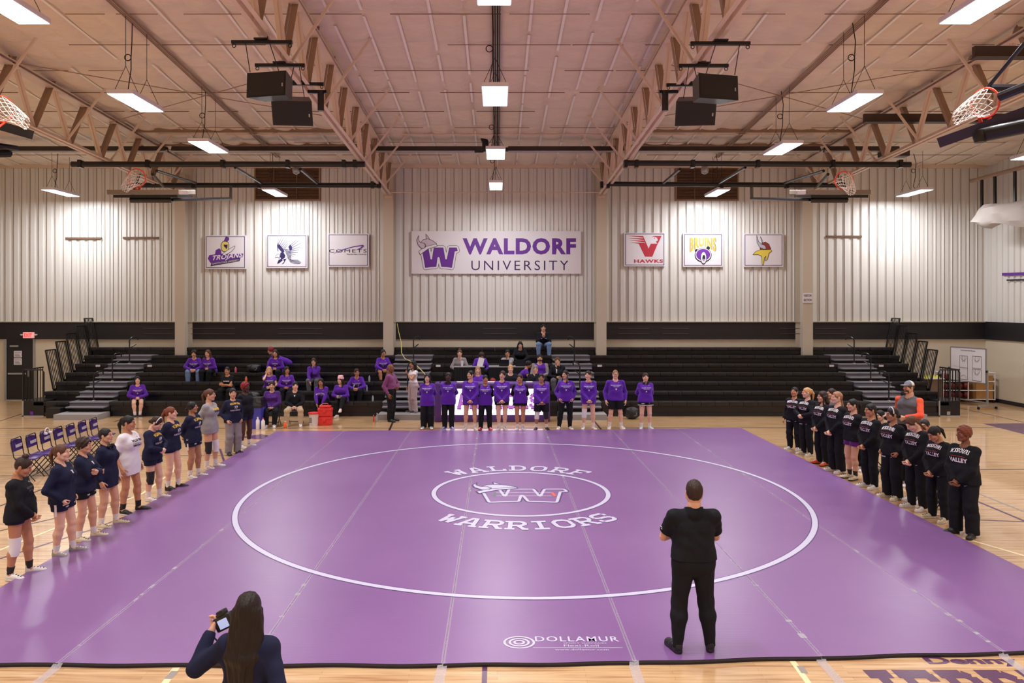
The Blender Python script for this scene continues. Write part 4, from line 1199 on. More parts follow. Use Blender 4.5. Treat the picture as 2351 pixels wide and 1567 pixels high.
# ================================================================ press tables on the bleachers
M_CLOTH = mat('black_table_cloth', rgb(22, 21, 25), .9, bump=(6, .4))
for i, (xa, xb, y, Y) in enumerate(((1042, 1112, 841, 25.6), (1122, 1215, 841, 25.6))):
    a, b = P(xa, y, Y), P(xb, y, Y)
    t = thing('press_table', 'folding table with black cloth on the bleachers, %s' % ('left one, under the grey pullover' if i == 0 else 'right one, with laptops'), 'table', (a[0], Y, a[2]), 0, 'press tables')
    w = b[0] - a[0]
    MB().bevbox(0, w, -.05, .6, -.03, 0, .006).build('table_top', mat('table_top_grey', rgb(150, 146, 148), .4), t)
    mb = MB(); n = 60
    mb.v = []; 
    for k in range(n + 1):
        x = w * k / n
        mb.v += [(x, -.06 + .012 * math.sin(k * 1.3), -.025), (x + .01, -.075 + .02 * math.sin(k * 1.3), -.72)]
    mb.f = [[2 * k, 2 * k + 2, 2 * k + 3, 2 * k + 1] for k in range(n)]; mb.mi = [0] * n
    o = mb.build('table_cloth', M_CLOTH, t, smooth=True)
    for s in (0.03, w - .03): MB().box(s - .02, s + .02, .5, .54, -.55, -.03).build('leg', M_BLACK, t)
def laptop(x, Y, z, rz, label):
    t = thing('laptop', label, 'laptop', (x, Y, z), rz)
    MB().bevbox(-.17, .17, -.0, .24, 0, .018, .004).build('base', M_BLK2, t)
    mb = MB(); mb.add([(-.17, 0, .02), (.17, 0, .02), (.17, -.07, .24), (-.17, -.07, .24), (-.17, .008, .02), (.17, .008, .02), (.17, -.062, .24), (-.17, -.062, .24)], [(0, 3, 2, 1), (4, 5, 6, 7), (0, 1, 5, 4), (2, 3, 7, 6), (1, 2, 6, 5), (3, 0, 4, 7)])
    mb.build('screen', M_BLK2, t)
a = P(1195, 841, 25.7); laptop(a[0], 25.68, a[2], 0, 'open black laptop in front of the girl in the black hoodie')
a = P(1157, 841, 25.7); laptop(a[0], 25.68, a[2], 0, 'open silver laptop in front of the grey hoodie on the right press table')
a = P(1061, 841, 25.7)
t = thing('foam_cup', 'tall white foam cup on the left press table', 'cup', (a[0], 25.62, a[2])); MB().lathe([(.035, 0), (.05, .19), (.052, .2), (.045, .2)], 16).build('cup', M_WHITE, t, smooth=True)
a = P(1101, 841, 25.6)
o = MB().box(-.1, .1, 0, .01, 0, .3).build('paper_sheet', M_WHITE, loc=(a[0], 25.62, a[2])); o.rotation_euler = (-.1, .25, 0); tag(o, 'large white sheet held up behind the left press table', 'paper')

# ================================================================ folding chairs
def chair_proto():
    t = empty('folding_chair')
    M_CB_ = mat('chair_violet_vinyl', rgb(66, 40, 112), .35); M_CF = mat('chair_frame_black', rgb(34, 30, 36), .35)
    mb = MB()          # back panel, curved, facing -Y ... sitter faces -Y
    n = 8; vs = []
    for i in range(n + 1):
        x = -.21 + .42 * i / n; yb = .23 - .03 * math.cos((i / n - .5) * PI) * -1
        arch = .03 * math.cos((i / n - .5) * PI)
        vs += [(x, yb - .012, .60 - arch * .4), (x, yb + .02, .80 + arch), (x, yb + .012, .60 - arch * .4), (x, yb + .045, .80 + arch)]
    fs = []
    for i in range(n):
        a = 4 * i; b = a + 4
        fs += [(a, b, b + 1, a + 1), (a + 2, a + 3, b + 3, b + 2), (a + 1, b + 1, b + 3, a + 3), (a, a + 2, b + 2, b)]
    fs += [(0, 1, 3, 2), (4 * n, 4 * n + 2, 4 * n + 3, 4 * n + 1)]
    back = mb.add(vs, fs).build('backrest', M_CB_, t, smooth=True)
    mb = MB(); put_text(mb, 'WARRIORS', -.15, .67, .30, .07, M_WHITE, lambda x, z: (x, .222 + .045, z), 1, .04); put_text(mb, 'WARRIORS', .15, .67, -.30, .07, M_WHITE, lambda x, z: (-x, .20, z), 1, .04); mb.build('lettering', None, back)
    MB().bevbox(-.2, .2, -.2, .2, .43, .46, .012).build('seat', M_CB_, t, smooth=True)
    for s in (-1, 1):
        MB().tube([(s * .22, .25, .83), (s * .225, .2, .5), (s * .225, -.2, .0)], .011, 6).build('leg', M_CF, t, smooth=True)
        MB().tube([(s * .205, -.16, .44), (s * .205, .22, .0)], .011, 6).build('leg', M_CF, t, smooth=True)
    MB().tube([(-.22, .25, .83), (-.2, .255, .855), (.2, .255, .855), (.22, .25, .83)], .011, 6).tube([(-.225, -.12, .1), (.225, -.12, .1)], .009, 6).tube([(-.205, .16, .08), (.205, .16, .08)], .009, 6).build('crossbar', M_CF, t)
    return t
CH = chair_proto()
used = [False]
def put_chair(x, y, deg, label, group):
    if not used[0]:
        used[0] = True; c = CH; c.location = (x, y, 0); c.rotation_euler = (0, 0, math.radians(deg))
    else:
        c = copy_tree(CH, (x, y, 0), math.radians(deg))
    c['label'] = label; c['category'] = 'chair'; c['group'] = group
    return c
ordn = ['nearest the viewer', 'second nearest', 'third nearest, with headphones on it', 'fourth nearest', 'fifth nearest', 'second farthest', 'farthest, beside the bleachers']
for i in range(7):
    put_chair(-9.62 + .02 * i, 15.4 + .45 * i, 100, 'violet folding chair in the row at left, %s' % ordn[i], 'violet folding chairs at left')
for px, py, nm in ((621, 978, 'under the woman in the dark purple hoodie'), (674, 976, 'under the man in khaki trousers')):
    x, y, _ = G(px, py); put_chair(x, y + .15, 0, 'dark folding chair in front of the bleachers, %s' % nm, 'folding chairs by the bleachers')
RCH = [(1912, 1046), (2020, 1078), (2122, 1112), (2150, 1150), (2195, 1175)]
for i, (px, py) in enumerate(RCH):
    x, y, _ = G(px, py)
    put_chair(x, y, -80, 'violet folding chair behind the right team line, %s' % ('farthest', 'under the woman raising her arm', 'under the woman in glasses', 'second nearest', 'empty one behind the curly-haired wrestler')[i], 'violet folding chairs at right')
# headphones on chair back, bottle on the floor
t = thing('headphones', 'white over-ear headphones hung on a violet chair back', 'headphones', (-9.80, 16.3, .80))
MB().tube([(.0, -.08 + .08 * (1 - math.cos(a * PI / 8)), .02 + .09 * math.sin(a * PI / 8)) for a in range(9)], .009, 6).build('headband', M_WHITE, t)
for s in (-.08, .08): MB().lathe([(.001, -.02), (.035, -.02), (.04, 0), (.035, .02), (.001, .02)], 12, (0.02, s, .0)).build('ear_cup', M_WHITE, t, smooth=True)

# ================================================================ things on the floor by the bleachers
def bottle(px, py, h, r, m, label, z=0, cap=M_WHITE, Y=None, name='water_bottle', cat='bottle'):
    if Y is None: loc = G(px, py, z)
    else: loc = (((px - VX) * Y / FPX), Y, z)
    t = thing(name, label, cat, loc)
    MB().lathe([(r * .9, 0), (r, .01), (r, h * .7), (r * .45, h * .86), (r * .45, h * .9)], 14).build('bottle_body', m, t, smooth=True)
    MB().lathe([(r * .5, h * .9), (r * .5, h), (r * .3, h)], 12).build('cap', cap, t, smooth=True)
    return t
M_CLEAR = mat('clear_plastic', rgb(190, 195, 205), .15, alpha=.6)
M_ORG = mat('orange_plastic', rgb(235, 110, 50), .4); M_REDP = mat('red_plastic', rgb(222, 52, 50), .4, bump=(10, .1))
bottle(592, 985, .36, .055, M_WHITE, 'tall white tumbler standing on the floor beside the blue bin', name='tumbler', cat='cup')
bottle(604, 985, .33, .055, M_WHITE, 'white spray bottle on the floor right of the white tumbler', cap=M_RED, name='spray_bottle')
bottle(655, 982, .2, .05, M_ORG, 'orange bottle on the floor between the two seated staff')
bottle(866, 967, .26, .035, M_CLEAR, 'clear water bottle on the floor left of the aisle step')
bottle(858, 967, .2, .02, M_REDP, 'thin red bottle on the floor left of the clear one')
bottle(565, 0, .17, .04, M_ORG, 'orange bottle on the bench behind the red-haired woman', z=rowZ(2), Y=rowY(2) + .15)
bottle(541, 0, .19, .035, mat('pink_plastic', rgb(225, 90, 120), .4), 'pink bottle on an upper bench right of the seated pair', z=rowZ(3), Y=rowY(3) + .15)
bottle(848, 0, .2, .033, M_CLEAR, 'clear water bottle on the bench right of the girl leaning on her knees', z=rowZ(2), Y=rowY(2) + .15)
bottle(842, 0, .2, .033, M_CLEAR, 'small clear bottle on the bench one row lower', z=rowZ(1), Y=rowY(1) + .15)
bottle(856, 0, .18, .033, M_CLEAR, 'small bottle with blue label on the lowest bench by the standing man', z=rowZ(0), Y=rowY(0) + .15)
bottle(706, 0, .1, .05, mat('lime_plastic', rgb(190, 190, 90), .5), 'lime yellow pouch beside the girl resting her chin', z=rowZ(2), Y=rowY(2) + .12, name='pouch', cat='bag')
# bin
t = thing('trash_bin', 'tall blue rectangular recycling bin with a black liner', 'bin', (G(588, 984)[0], G(588, 984)[1] + .15, 0))
def frust(mb, w0, d0, w1, d1, z0, z1, m=None):
    return mb.add([(-w0, -d0, z0), (w0, -d0, z0), (w0, d0, z0), (-w0, d0, z0), (-w1, -d1, z1), (w1, -d1, z1), (w1, d1, z1), (-w1, d1, z1)], [(3, 2, 1, 0), (4, 5, 6, 7), (0, 1, 5, 4), (1, 2, 6, 5), (2, 3, 7, 6), (3, 0, 4, 7)], m)
frust(MB(), .13, .2, .18, .26, 0, .66).build('bin_body', mat('blue_plastic', rgb(62, 64, 176), .4), t)
MB().bevbox(-.20, .20, -.28, .28, .62, .70, .02).build('bin_rim', M_BLACK, t)
frust(MB(), .19, .27, .14, .2, .70, .9).build('liner_bag', mat('black_bag', rgb(26, 25, 28), .3, bump=(12, .9)), t)
# bucket
t = thing('bucket', 'white bucket with red rim on the floor left of the red coolers', 'bucket', (G(719, 977)[0], G(719, 977)[1] + .1, 0))
MB().lathe([(.13, 0), (.155, .34), (.17, .36)], 24).build('bucket_body', M_WHITE, t, smooth=True)
MB().lathe([(.172, .345), (.176, .36), (.172, .385), (.15, .385)], 24).build('lid', M_REDP, t, smooth=True)
mb = MB()
for q in range(5): mb.box(-.11, -.03, -.162 - .0, -.155, .1 + q * .03, .112 + q * .03)
mb.build('printed_label', M_BLKP, t)
for i, (z, nm) in enumerate(((0, 'lower'), (.26, 'upper'))):
    x, y, _ = G(745, 976)
    t = thing('tool_box', 'red plastic tool box by the bucket, %s of a stack of two' % nm, 'box', (x, y + .1, z), 0, 'red tool boxes')
    MB().bevbox(-.2, .2, -.13, .13, 0, .19, .025).build('box_body', M_REDP, t, smooth=True)
    MB().bevbox(-.21, .21, -.14, .14, .17, .25, .02).build('lid', M_REDP, t, smooth=True)
    MB().bevbox(-.05, .05, -.155, -.13, .12, .2, .008).build('latch', M_REDP, t)
t = thing('carry_handle_tray', 'small red tray with handle on top of the red tool boxes', 'tray', (G(745, 976)[0], G(745, 976)[1] + .1, .52))
MB().bevbox(-.17, .17, -.1, .1, 0, .06, .02).build('tray', M_REDP, t, smooth=True); MB().tube([(-.1, 0, .05), (-.08, 0, .12), (.08, 0, .12), (.1, 0, .05)], .012, 6).build('handle', M_REDP, t)
def backpack(x, y, z, w, h, m, label, rz=0):
    t = thing('backpack', label, 'bag', (x, y, z), rz)
    bm = bmesh.new(); bmesh.ops.create_icosphere(bm, subdivisions=3, radius=1)
    for v in bm.verts:
        c = v.co; r = 1 + .12 * math.sin(c.x * 4 + 1) * math.cos(c.z * 5)
        v.co = Vector((math.copysign(abs(c.x) ** .8, c.x) * w / 2 * r, math.copysign(abs(c.y) ** .8, c.y) * w * .34 * r, (math.copysign(abs(c.z) ** .75, c.z) * .5 + .5) * h))
    me = bpy.data.meshes.new('bag_body'); bm.to_mesh(me); bm.free(); me.materials.append(m); me.polygons.foreach_set('use_smooth', [True] * len(me.polygons))
    o = bpy.data.objects.new('bag_body', me); COL.objects.link(o); o.parent = t
    MB().tube([(-w * .2, -w * .25, h * .15), (-w * .22, -w * .45, h * .5), (-w * .1, -w * .2, h * .95)], .014, 6).build('strap', M_BLACK, t)
    MB().tube([(w * .05, -w * .3, h * .3), (w * .25, -w * .36, h * .35), (w * .3, -w * .3, h * .65)], .008, 5).build('zip', M_LGREY, t)
M_BAG = mat('black_nylon', rgb(34, 33, 40), .5, bump=(14, .8))
backpack(G(1452, 962)[0], 23.65, 0, .42, .38, M_BAG, 'black backpack on the floor behind the last girl in purple')
backpack((580 - VX) * 26.0 / FPX, rowY(3) + .16, rowZ(3), .5, .28, M_BAG, 'dark jacket heap on the upper bench right of the pink bottle')
backpack((585 - VX) * 24.5 / FPX, rowY(0) + .15, rowZ(0), .45, .3, M_BAG, 'black gym bag on the lowest bench behind the blue bin')
backpack((1165 - VX) * 25.5 / FPX, rowY(2) + .2, rowZ(2), .3, .3, M_BAG, 'small dark bag on the bench behind the scorer table')
# yellow cable hung along column to the floor
o = MB().tube([P(912, 742, 27.5), P(915, 760, 27.5), P(921, 785, 27.4), P(922, 810, 27.2), P(930, 823, 26.5), P(950, 832, 26.0), P(968, 850, 25.6), P(990, 875, 24.4)], .014, 6).build('extension_cord', mat('yellow_cord', rgb(214, 200, 120), .5))
tag(o, 'yellow extension cord hanging from the left-centre column down to the scorer table', 'cord')

# ================================================================ right corner: whiteboard, table, ball rack
t = thing('whiteboard', 'rolling coaching whiteboard with printed basketball court diagrams', 'whiteboard', (0, 0, 0))
bl, br = Vector(((2183 - VX) * 27.4 / FPX, 27.4, 0)), Vector(((2264 - VX) * 25.9 / FPX, 25.9, 0))
dx = (br - bl); Lb = dx.length; ux = dx / Lb; nx = Vector((ux.y, -ux.x, 0))
if nx.y > 0: nx = -nx
t.location = bl; t.rotation_euler = (0, 0, math.atan2(ux.y, ux.x))
zb, zt = .88, 2.08
MB().bevbox(.02, Lb - .02, -.012, .012, zb, zt, .004).build('board', M_WHITE, t)
mb = MB()
for a, b in (((0, zb), (0, zt)), ((Lb, zb), (Lb, zt)), ((0, zt), (Lb, zt)), ((0, zb), (Lb, zb))): mb.bar((a[0], 0, a[1]), (b[0], 0, b[1]), .04, .03)
mb.build('board_frame', M_LGREY, t)
for x in (-.05, Lb + .05):
    MB().box(x - .025, x + .025, -.025, .025, .1, 1.35).build('upright', M_LGREY, t)
    MB().box(x - .035, x + .035, -.4, .4, .09, .15).build('foot', M_LGREY, t)
    MB().lathe([(.001, -.03), (.035, -.03), (.035, .03), (.001, .03)], 10, (x, -.03, 1.3)).build('knob', M_BLACK, t)
    for y in (-.36, .36):
        MB().tube([(x - .02, y, .045), (x + .02, y, .045)], .045, 12).build('caster', M_BLACK, t)
MB().box(-.05, Lb + .05, -.02, .02, .2, .24).build('stretcher', M_LGREY, t)
mb = MB(); fb = lambda x, z: (x, -.016, z)
put_text(mb, 'NCAA Rule & Play Playmaker', Lb * .3, zt - .13, Lb * .42, .05, M_BLKP, fb, 1, .02)
for (a, b, c, d) in ((.27, .94, .50, 1.78), (.63, 1.38, .88, 1.80), (.63, .94, .88, 1.34)):
    xa, xb = a * Lb, c * Lb
    mb.stroke([(xa, b), (xb, b), (xb, d), (xa, d)], .012, M_BLKP, fb, closed=True)
    xm = (xa + xb) / 2; r = (xb - xa) * .33
    mb.stroke([(xm + r * math.cos(q * PI / 12), d - .04 - r * math.sin(q * PI / 12)) for q in range(13)], .009, M_BLKP, fb, joint=False)
    mb.stroke([(xm - .06, d), (xm - .06, d - .2), (xm + .06, d - .2), (xm + .06, d)], .008, M_BLKP, fb, joint=False)
    if a < .3:
        mb.stroke([(xa, (b + d) / 2), (xb, (b + d) / 2)], .009, M_BLKP, fb)
        mb.stroke([(xm + r * math.cos(q * PI / 12), b + .04 + r * math.sin(q * PI / 12)) for q in range(13)], .009, M_BLKP, fb, joint=False)
mb.build('court_diagrams', None, t)
# ball rack
t = thing('ball_rack', 'white tubular ball cage with wooden end against the beige wall', 'rack', (17.5, 27.95, 0), -.06)
mb = MB()
for z in (.12, .45, .78, 1.1):
    for y in (-.3, .3): mb.tube([(-1.0, y, z), (.85, y, z)], .018, 6)
    for x in (-1.0, .85): mb.tube([(x, -.3, z), (x, .3, z)], .018, 6)
for x in (-1.0, -.1, .85):
    for y in (-.3, .3): mb.tube([(x, y, .1), (x, y, 1.12)], .02, 6)
mb.build('cage_tubes', M_WHITE, t)
MB().box(.2, .8, -.27, .27, .12, 1.0).build('wooden_panel', mat('plywood_tan', rgb(182, 138, 84), .5, var=(5, .15)), t)
MB().box(-.95, .15, .2, .24, .12, 1.0).build('back_panel', M_BLACK, t)
for x in (-.95, .8):
    for y in (-.28, .28): MB().tube([(x - .02, y, .05), (x + .02, y, .05)], .05, 10).build('caster', M_BLACK, t)
M_BALL = mat('basketball_rust', rgb(128, 44, 40), .6)
def uv(mb, c, r, m=None, n=14):
    prof = [(max(.001, r * math.sin(PI * k / 8)), -r * math.cos(PI * k / 8)) for k in range(9)]
    return mb.lathe(prof, n, c, m)
bp = None; ccs = ('bottom shelf', 'middle shelf', 'top shelf')
for j, z in enumerate((.26, .59, .92)):
    for i in range(4):
        lx_ = -.82 + i * .265
        R_ = Matrix.Rotation(-.06, 3, 'Z'); p = R_ @ Vector((lx_, -.05, z)) + Vector((17.5, 27.95, 0))
        if bp is None:
            bp = uv(MB(), (0, 0, 0), .12).build('basketball', M_BALL, smooth=True); o = bp
        else:
            o = bp.copy(); COL.objects.link(o)
        o.location = p; tag(o, 'rust red basketball on the %s of the ball cage' % ccs[j], 'ball', 'basketballs in the cage, %s' % ccs[j])
t = thing('utility_table', 'white-topped table with yellow cones behind the whiteboard', 'table', ((2150 - VX) * 27.95 / FPX, 27.95, 0))
MB().bevbox(-.6, .1, -.35, .35, .86, .9, .01).build('table_top', M_WHITE, t)
MB().box(-.55, .05, -.3, .3, .0, .86).build('cabinet', mat('cardboard_brown', rgb(128, 106, 88), .7), t)
M_CONE = mat('yellow_cone', rgb(220, 214, 60), .5)
for i in range(4):
    tt = MB().lathe([(.1, 0), (.09, .01), (.03, .1), (.02, .11)], 14).build('marker_cone', M_CONE, loc=((2150 - VX) * 27.95 / FPX - .5 + i * .15, 27.8, .9), smooth=True)
    tag(tt, 'low yellow marker cone on the white table behind the whiteboard', 'cone', 'yellow marker cones')
# ================================================================ people: distance fields meshed into smooth bodies
import openvdb

class SDF:
    def __init__(self, lo, hi, h):
        self.h = h; self.lo = np.array(lo, float) - 3 * h
        n = np.ceil((np.array(hi, float) + 3 * h - self.lo) / h).astype(int) + 1
        self.n = n
        self.d = np.full(n, 0.5, np.float32)
        self.ax = [self.lo[i] + h * np.arange(n[i]) for i in range(3)]
    def region(self, lo, hi):
        a = np.clip(((np.array(lo) - self.lo) / self.h).astype(int), 0, self.n)
        b = np.clip(np.ceil((np.array(hi) - self.lo) / self.h).astype(int) + 1, 0, self.n)
        if (b <= a).any(): return None, None
        sl = tuple(slice(a[i], b[i]) for i in range(3))
        g = np.meshgrid(*[self.ax[i][sl[i]] for i in range(3)], indexing='ij', sparse=True)
        return sl, g
    def _comb(self, sl, v, k, op):
        d = self.d[sl]
        v = v.astype(np.float32)
        if op == '+':
            if k > 0:
                hh = np.clip(0.5 + 0.5 * (d - v) / k, 0, 1)
                self.d[sl] = d * (1 - hh) + v * hh - k * hh * (1 - hh)
            else: self.d[sl] = np.minimum(d, v)
        else:
            if k > 0:
                hh = np.clip(0.5 - 0.5 * (d + v) / k, 0, 1)
                self.d[sl] = d * (1 - hh) - v * hh + k * hh * (1 - hh)
            else: self.d[sl] = np.maximum(d, -v)
    def cone(self, a, b, ra, rb, k=0.02, op='+'):
        a = np.array(a, float); b = np.array(b, float); R = max(ra, rb) + k + 3 * self.h
        sl, g = self.region(np.minimum(a, b) - R, np.maximum(a, b) + R)
        if sl is None: return self
        ab = b - a; L2 = max(ab.dot(ab), 1e-9)
        px, py, pz = g[0] - a[0], g[1] - a[1], g[2] - a[2]
        t = np.clip((px * ab[0] + py * ab[1] + pz * ab[2]) / L2, 0, 1)
        v = np.sqrt((px - t * ab[0]) ** 2 + (py - t * ab[1]) ** 2 + (pz - t * ab[2]) ** 2) - (ra + t * (rb - ra))
        self._comb(sl, v, k, op); return self
    def ell(self, c, r, k=0.02, op='+'):
        c = np.array(c, float); r = np.array(r, float); R = r + k + 3 * self.h
        sl, g = self.region(c - R, c + R)
        if sl is None: return self
        q = np.sqrt(((g[0] - c[0]) / r[0]) ** 2 + ((g[1] - c[1]) / r[1]) ** 2 + ((g[2] - c[2]) / r[2]) ** 2)
        v = (q - 1) * r.min()
        self._comb(sl, v, k, op); return self
    def cut(self, c, n, R=None, k=0.0):
        """remove what lies on the +n side of the plane, inside radius R"""
        c = np.array(c, float); n = np.array(n, float); n /= np.linalg.norm(n)
        if R is None: sl, g = self.region(self.lo, self.lo + self.h * self.n)
        else: sl, g = self.region(c - R, c + R)
        if sl is None: return self
        v = (g[0] - c[0]) * n[0] + (g[1] - c[1]) * n[1] + (g[2] - c[2]) * n[2]
        d = self.d[sl]
        self.d[sl] = np.maximum(d, v.astype(np.float32)) if R is None else np.where(((g[0] - c[0]) ** 2 + (g[1] - c[1]) ** 2 + (g[2] - c[2]) ** 2) < R * R, np.maximum(d, v), d).astype(np.float32)
        return self
    def union(self, o):
        self.d = np.minimum(self.d, o.d); return self
    def ripple(self, amp, fx, fy, fz, ph=0.0):
        g = np.meshgrid(*self.ax, indexing='ij', sparse=True)
        x, y, z = g
        w = np.sin(fx * x + 2.1 * np.sin(fz * .45 * z + ph) + ph) * np.sin(fz * z + 1.7 * np.sin(fx * .5 * x + 1.3 * ph)) * .6 + .4 * np.sin(fy * y + fz * .7 * z + 2 * ph)
        self.d += (amp * w).astype(np.float32); return self
    def mesh(self):
        gr = openvdb.FloatGrid(0.5)
        gr.copyFromArray(np.ascontiguousarray(self.d))
        pts, quads = gr.convertToQuads(isovalue=0.0)
        v = np.asarray(pts, float) * self.h + self.lo
        q = np.asarray(quads)
        if len(q):
            p = v[q]; nn = np.cross(p[:, 2] - p[:, 0], p[:, 3] - p[:, 1]); c = p.mean(1)
            # outward check against the volume centre of the first component
            s = np.einsum('ij,ij->i', nn, c - v.mean(0)).sum()
            if s < 0: q = q[:, ::-1]
        return v, q

def make_obj(name, parts, parent=None):
    """parts: list of (verts, quads, material list, per-face slot array or None)"""
    vs, fs, mi, mats = [], [], [], []
    o = 0
    for v, q, ms, sl in parts:
        base = []
        for m in ms:
            if m not in mats: mats.append(m)
            base.append(mats.index(m))
        base = np.array(base)
        vs.append(v); fs.append(q + o); o += len(v)
        mi.append(base[sl] if sl is not None else np.full(len(q), base[0]))
    V = np.concatenate(vs); Fq = np.concatenate(fs); MI = np.concatenate(mi)
    me = bpy.data.meshes.new(name)
    me.vertices.add(len(V)); me.vertices.foreach_set('co', V.astype(np.float32).ravel())
    me.loops.add(Fq.size); me.loops.foreach_set('vertex_index', Fq.astype(np.int32).ravel())
    me.polygons.add(len(Fq)); me.polygons.foreach_set('loop_start', (np.arange(len(Fq)) * 4).astype(np.int32))
    for m in mats: me.materials.append(m)
    me.polygons.foreach_set('material_index', MI.astype(np.int32))
    me.update(calc_edges=True); me.validate()
    me.polygons.foreach_set('use_smooth', [True] * len(me.polygons))
    ob = bpy.data.objects.new(name, me); COL.objects.link(ob)
    if parent: ob.parent = parent
    return ob

# ---- head template: face towards -Y, centre between the ears
def head_template(female=True):
    s = SDF((-.1, -.14, -.15), (.1, .13, .14), .0048)
    s.ell((0, .012, .025), (.074, .096, .098), .0)
    s.ell((0, -.026, -.04), (.056, .062, .078), .03)
    s.cone((-.018, -.066, -.098), (.018, -.066, -.098), .019, .019, .025)
    for q in (-1, 1):
        s.ell((q * .038, -.058, -.025), (.028, .03, .03), .02)
        s.ell((q * .031, -.103, .008), (.022, .018, .014), .012, '-')
        s.ell((q * .031, -.077, .006), (.0165, .0145, .0125), .003)
        s.cone((q * .012, -.092, .028), (q * .05, -.078, .030), .009, .007, .01)
        s.ell((q * .077, .010, -.004), (.010, .022, .033), .006)
        s.cone((0, -.10, -.028), (q * .011, -.098, -.030), .009, .008, .006)
        s.cone((q * .04, -.03, -.075), (q * .052, .01, -.05), .018, .018, .03)
    s.cone((0, -.090, .022), (0, -.112, -.022), .008, .0115, .010)
    s.cone((-.019, -.088, -.058), (.019, -.088, -.058), .0085, .0085, .006)
    s.cone((-.013, -.088, -.068), (.013, -.088, -.068), .009, .009, .006)
    r = .048 if female else .058
    s.cone((0, .025, -.06), (0, .035, -.15), r, r, .03)
    v, q = s.mesh()
    c = v[q].mean(1)
    x, y, z = np.abs(c[:, 0]), c[:, 1], c[:, 2]
    sl = np.zeros(len(q), int)
    sl[(((x - .031) / .0115) ** 2 + ((z - .006) / .0046) ** 2 < 1) & (y < -.075)] = 1
    sl[((x - .031) ** 2 + (z - .006) ** 2 < .0056 ** 2) & (y < -.075)] = 2
    sl[(x > .012) & (x < .050) & (np.abs(z - (.033 - .10 * (x - .03) ** 2 * 100 * .1)) < .0038) & (y < -.06)] = 2
    sl[(x < .024 - np.abs(z + .062) * .7) & (np.abs(z + .062) < .0105) & (y < -.085)] = 3
    return v, q, sl
HEADS = {True: head_template(True), False: head_template(False)}

def hand_template(curl, spread=0.0):
    """wrist at the origin, fingers towards -Z, thumb towards -Y, palm towards -X (a right-side hand hanging down faces the thigh)"""
    s = SDF((-.10, -.08, -.21), (.05, .07, .03), .0042)
    s.cone((0, 0, .012), (0, 0, -.02), .023, .024, .0)
    for i, y in enumerate((-.030, -.010, .010, .029)):
        s.cone((0, y * .45, -.015), (0, y, -.085), .0155, .0125, .012)
    for i, (y, L) in enumerate(((-.031, .074), (-.0105, .083), (.0105, .077), (.030, .060))):
        p = np.array([0, y, -.083]); a = curl * (.75 + .08 * i) ; yy = spread * (y / .03)
        for j, f in enumerate((.42, .32, .26)):
            d = np.array([-math.sin(a), yy * .3, -math.cos(a)])
            q = p + d * L * f
            s.cone(p, q, .0088 - .0009 * j, .0082 - .0009 * j, .003)
            p = q; a += curl * .85
    a = .25 + curl * .3
    p = np.array([-.006, -.020, -.022])
    for j, (L, r) in enumerate(((.042, .0125), (.032, .0102), (.026, .009))):
        d = np.array([-math.sin(a) * .7, -math.cos(a) * (.62 - .2 * j), -.72 - .1 * j]); d /= np.linalg.norm(d)
        q = p + d * L
        s.cone(p, q, r, r * .9, .006)
        p = q; a += .2 + curl * .3
    v, q = s.mesh()
    return v, q
HANDS = {'relaxed': hand_template(.32), 'curled': hand_template(.85), 'fist': hand_template(1.25), 'open': hand_template(.08, .3)}

def shoe_template(high=True):
    s = SDF((-.06, -.22, -.01), (.06, .10, .17), .0065)
    s.cone((0, -.145, .035), (0, -.05, .05), .034, .038, .0)
    s.cone((0, -.06, .045), (0, .035, .05), .040, .036, .03)
    s.cone((0, .025, .05), (0, .03, .13 if high else .085), .038, .040, .03)
    s.ell((0, -.15, .028), (.043, .05, .03), .02)
    s.cut((0, 0, .135 if high else .09), (0, 0, 1))
    s.cut((0, 0, .004), (0, 0, -1))
    so = SDF((-.06, -.22, -.01), (.06, .10, .17), .0065)
    so.cone((0, -.15, .014), (0, -.04, .014), .047, .042, 0); so.cone((0, -.04, .014), (0, .035, .014), .042, .040, .01)
    so.cut((0, 0, .026), (0, 0, 1)); so.cut((0, 0, .0), (0, 0, -1))
    s.union(so)
    v, q = s.mesh(); c = v[q].mean(1)
    sl = (c[:, 2] < .024).astype(int)
    sl[(np.abs(c[:, 0]) < .018) & (c[:, 2] > .06) & (c[:, 1] < .0) & ((c[:, 1] * 55).astype(int) % 2 == 0)] = 2
    return v, q, sl
SHOES = {True: shoe_template(True), False: shoe_template(False)}

def unit(v): v = np.array(v, float); return v / max(np.linalg.norm(v), 1e-9)
def ik(a, c, l1, l2, hint):
    a = np.array(a, float); c = np.array(c, float); d = c - a; L = np.linalg.norm(d)
    if L > (l1 + l2) * .995:
        c = a + d / L * (l1 + l2) * .995; d = c - a; L = np.linalg.norm(d)
    x = (l1 * l1 - l2 * l2 + L * L) / (2 * L)
    h = math.sqrt(max(l1 * l1 - x * x, 0))
    u = d / L; w = np.array(hint, float); w = w - u * w.dot(u); w = unit(w)
    return a + u * x + w * h, c
def frame(fwd, side):
    """rotation whose -Z axis follows fwd and -Y axis lies towards side"""
    z = -unit(fwd); y = -np.array(side, float); y = y - z * y.dot(z); y = unit(y); x = np.cross(y, z)
    return np.stack([x, y, z], 1)
def rotx(a): c, s = math.cos(a), math.sin(a); return np.array([[1, 0, 0], [0, c, -s], [0, s, c]])
def roty(a): c, s = math.cos(a), math.sin(a); return np.array([[c, 0, s], [0, 1, 0], [-s, 0, c]])
def rotz(a): c, s = math.cos(a), math.sin(a); return np.array([[c, -s, 0], [s, c, 0], [0, 0, 1]])

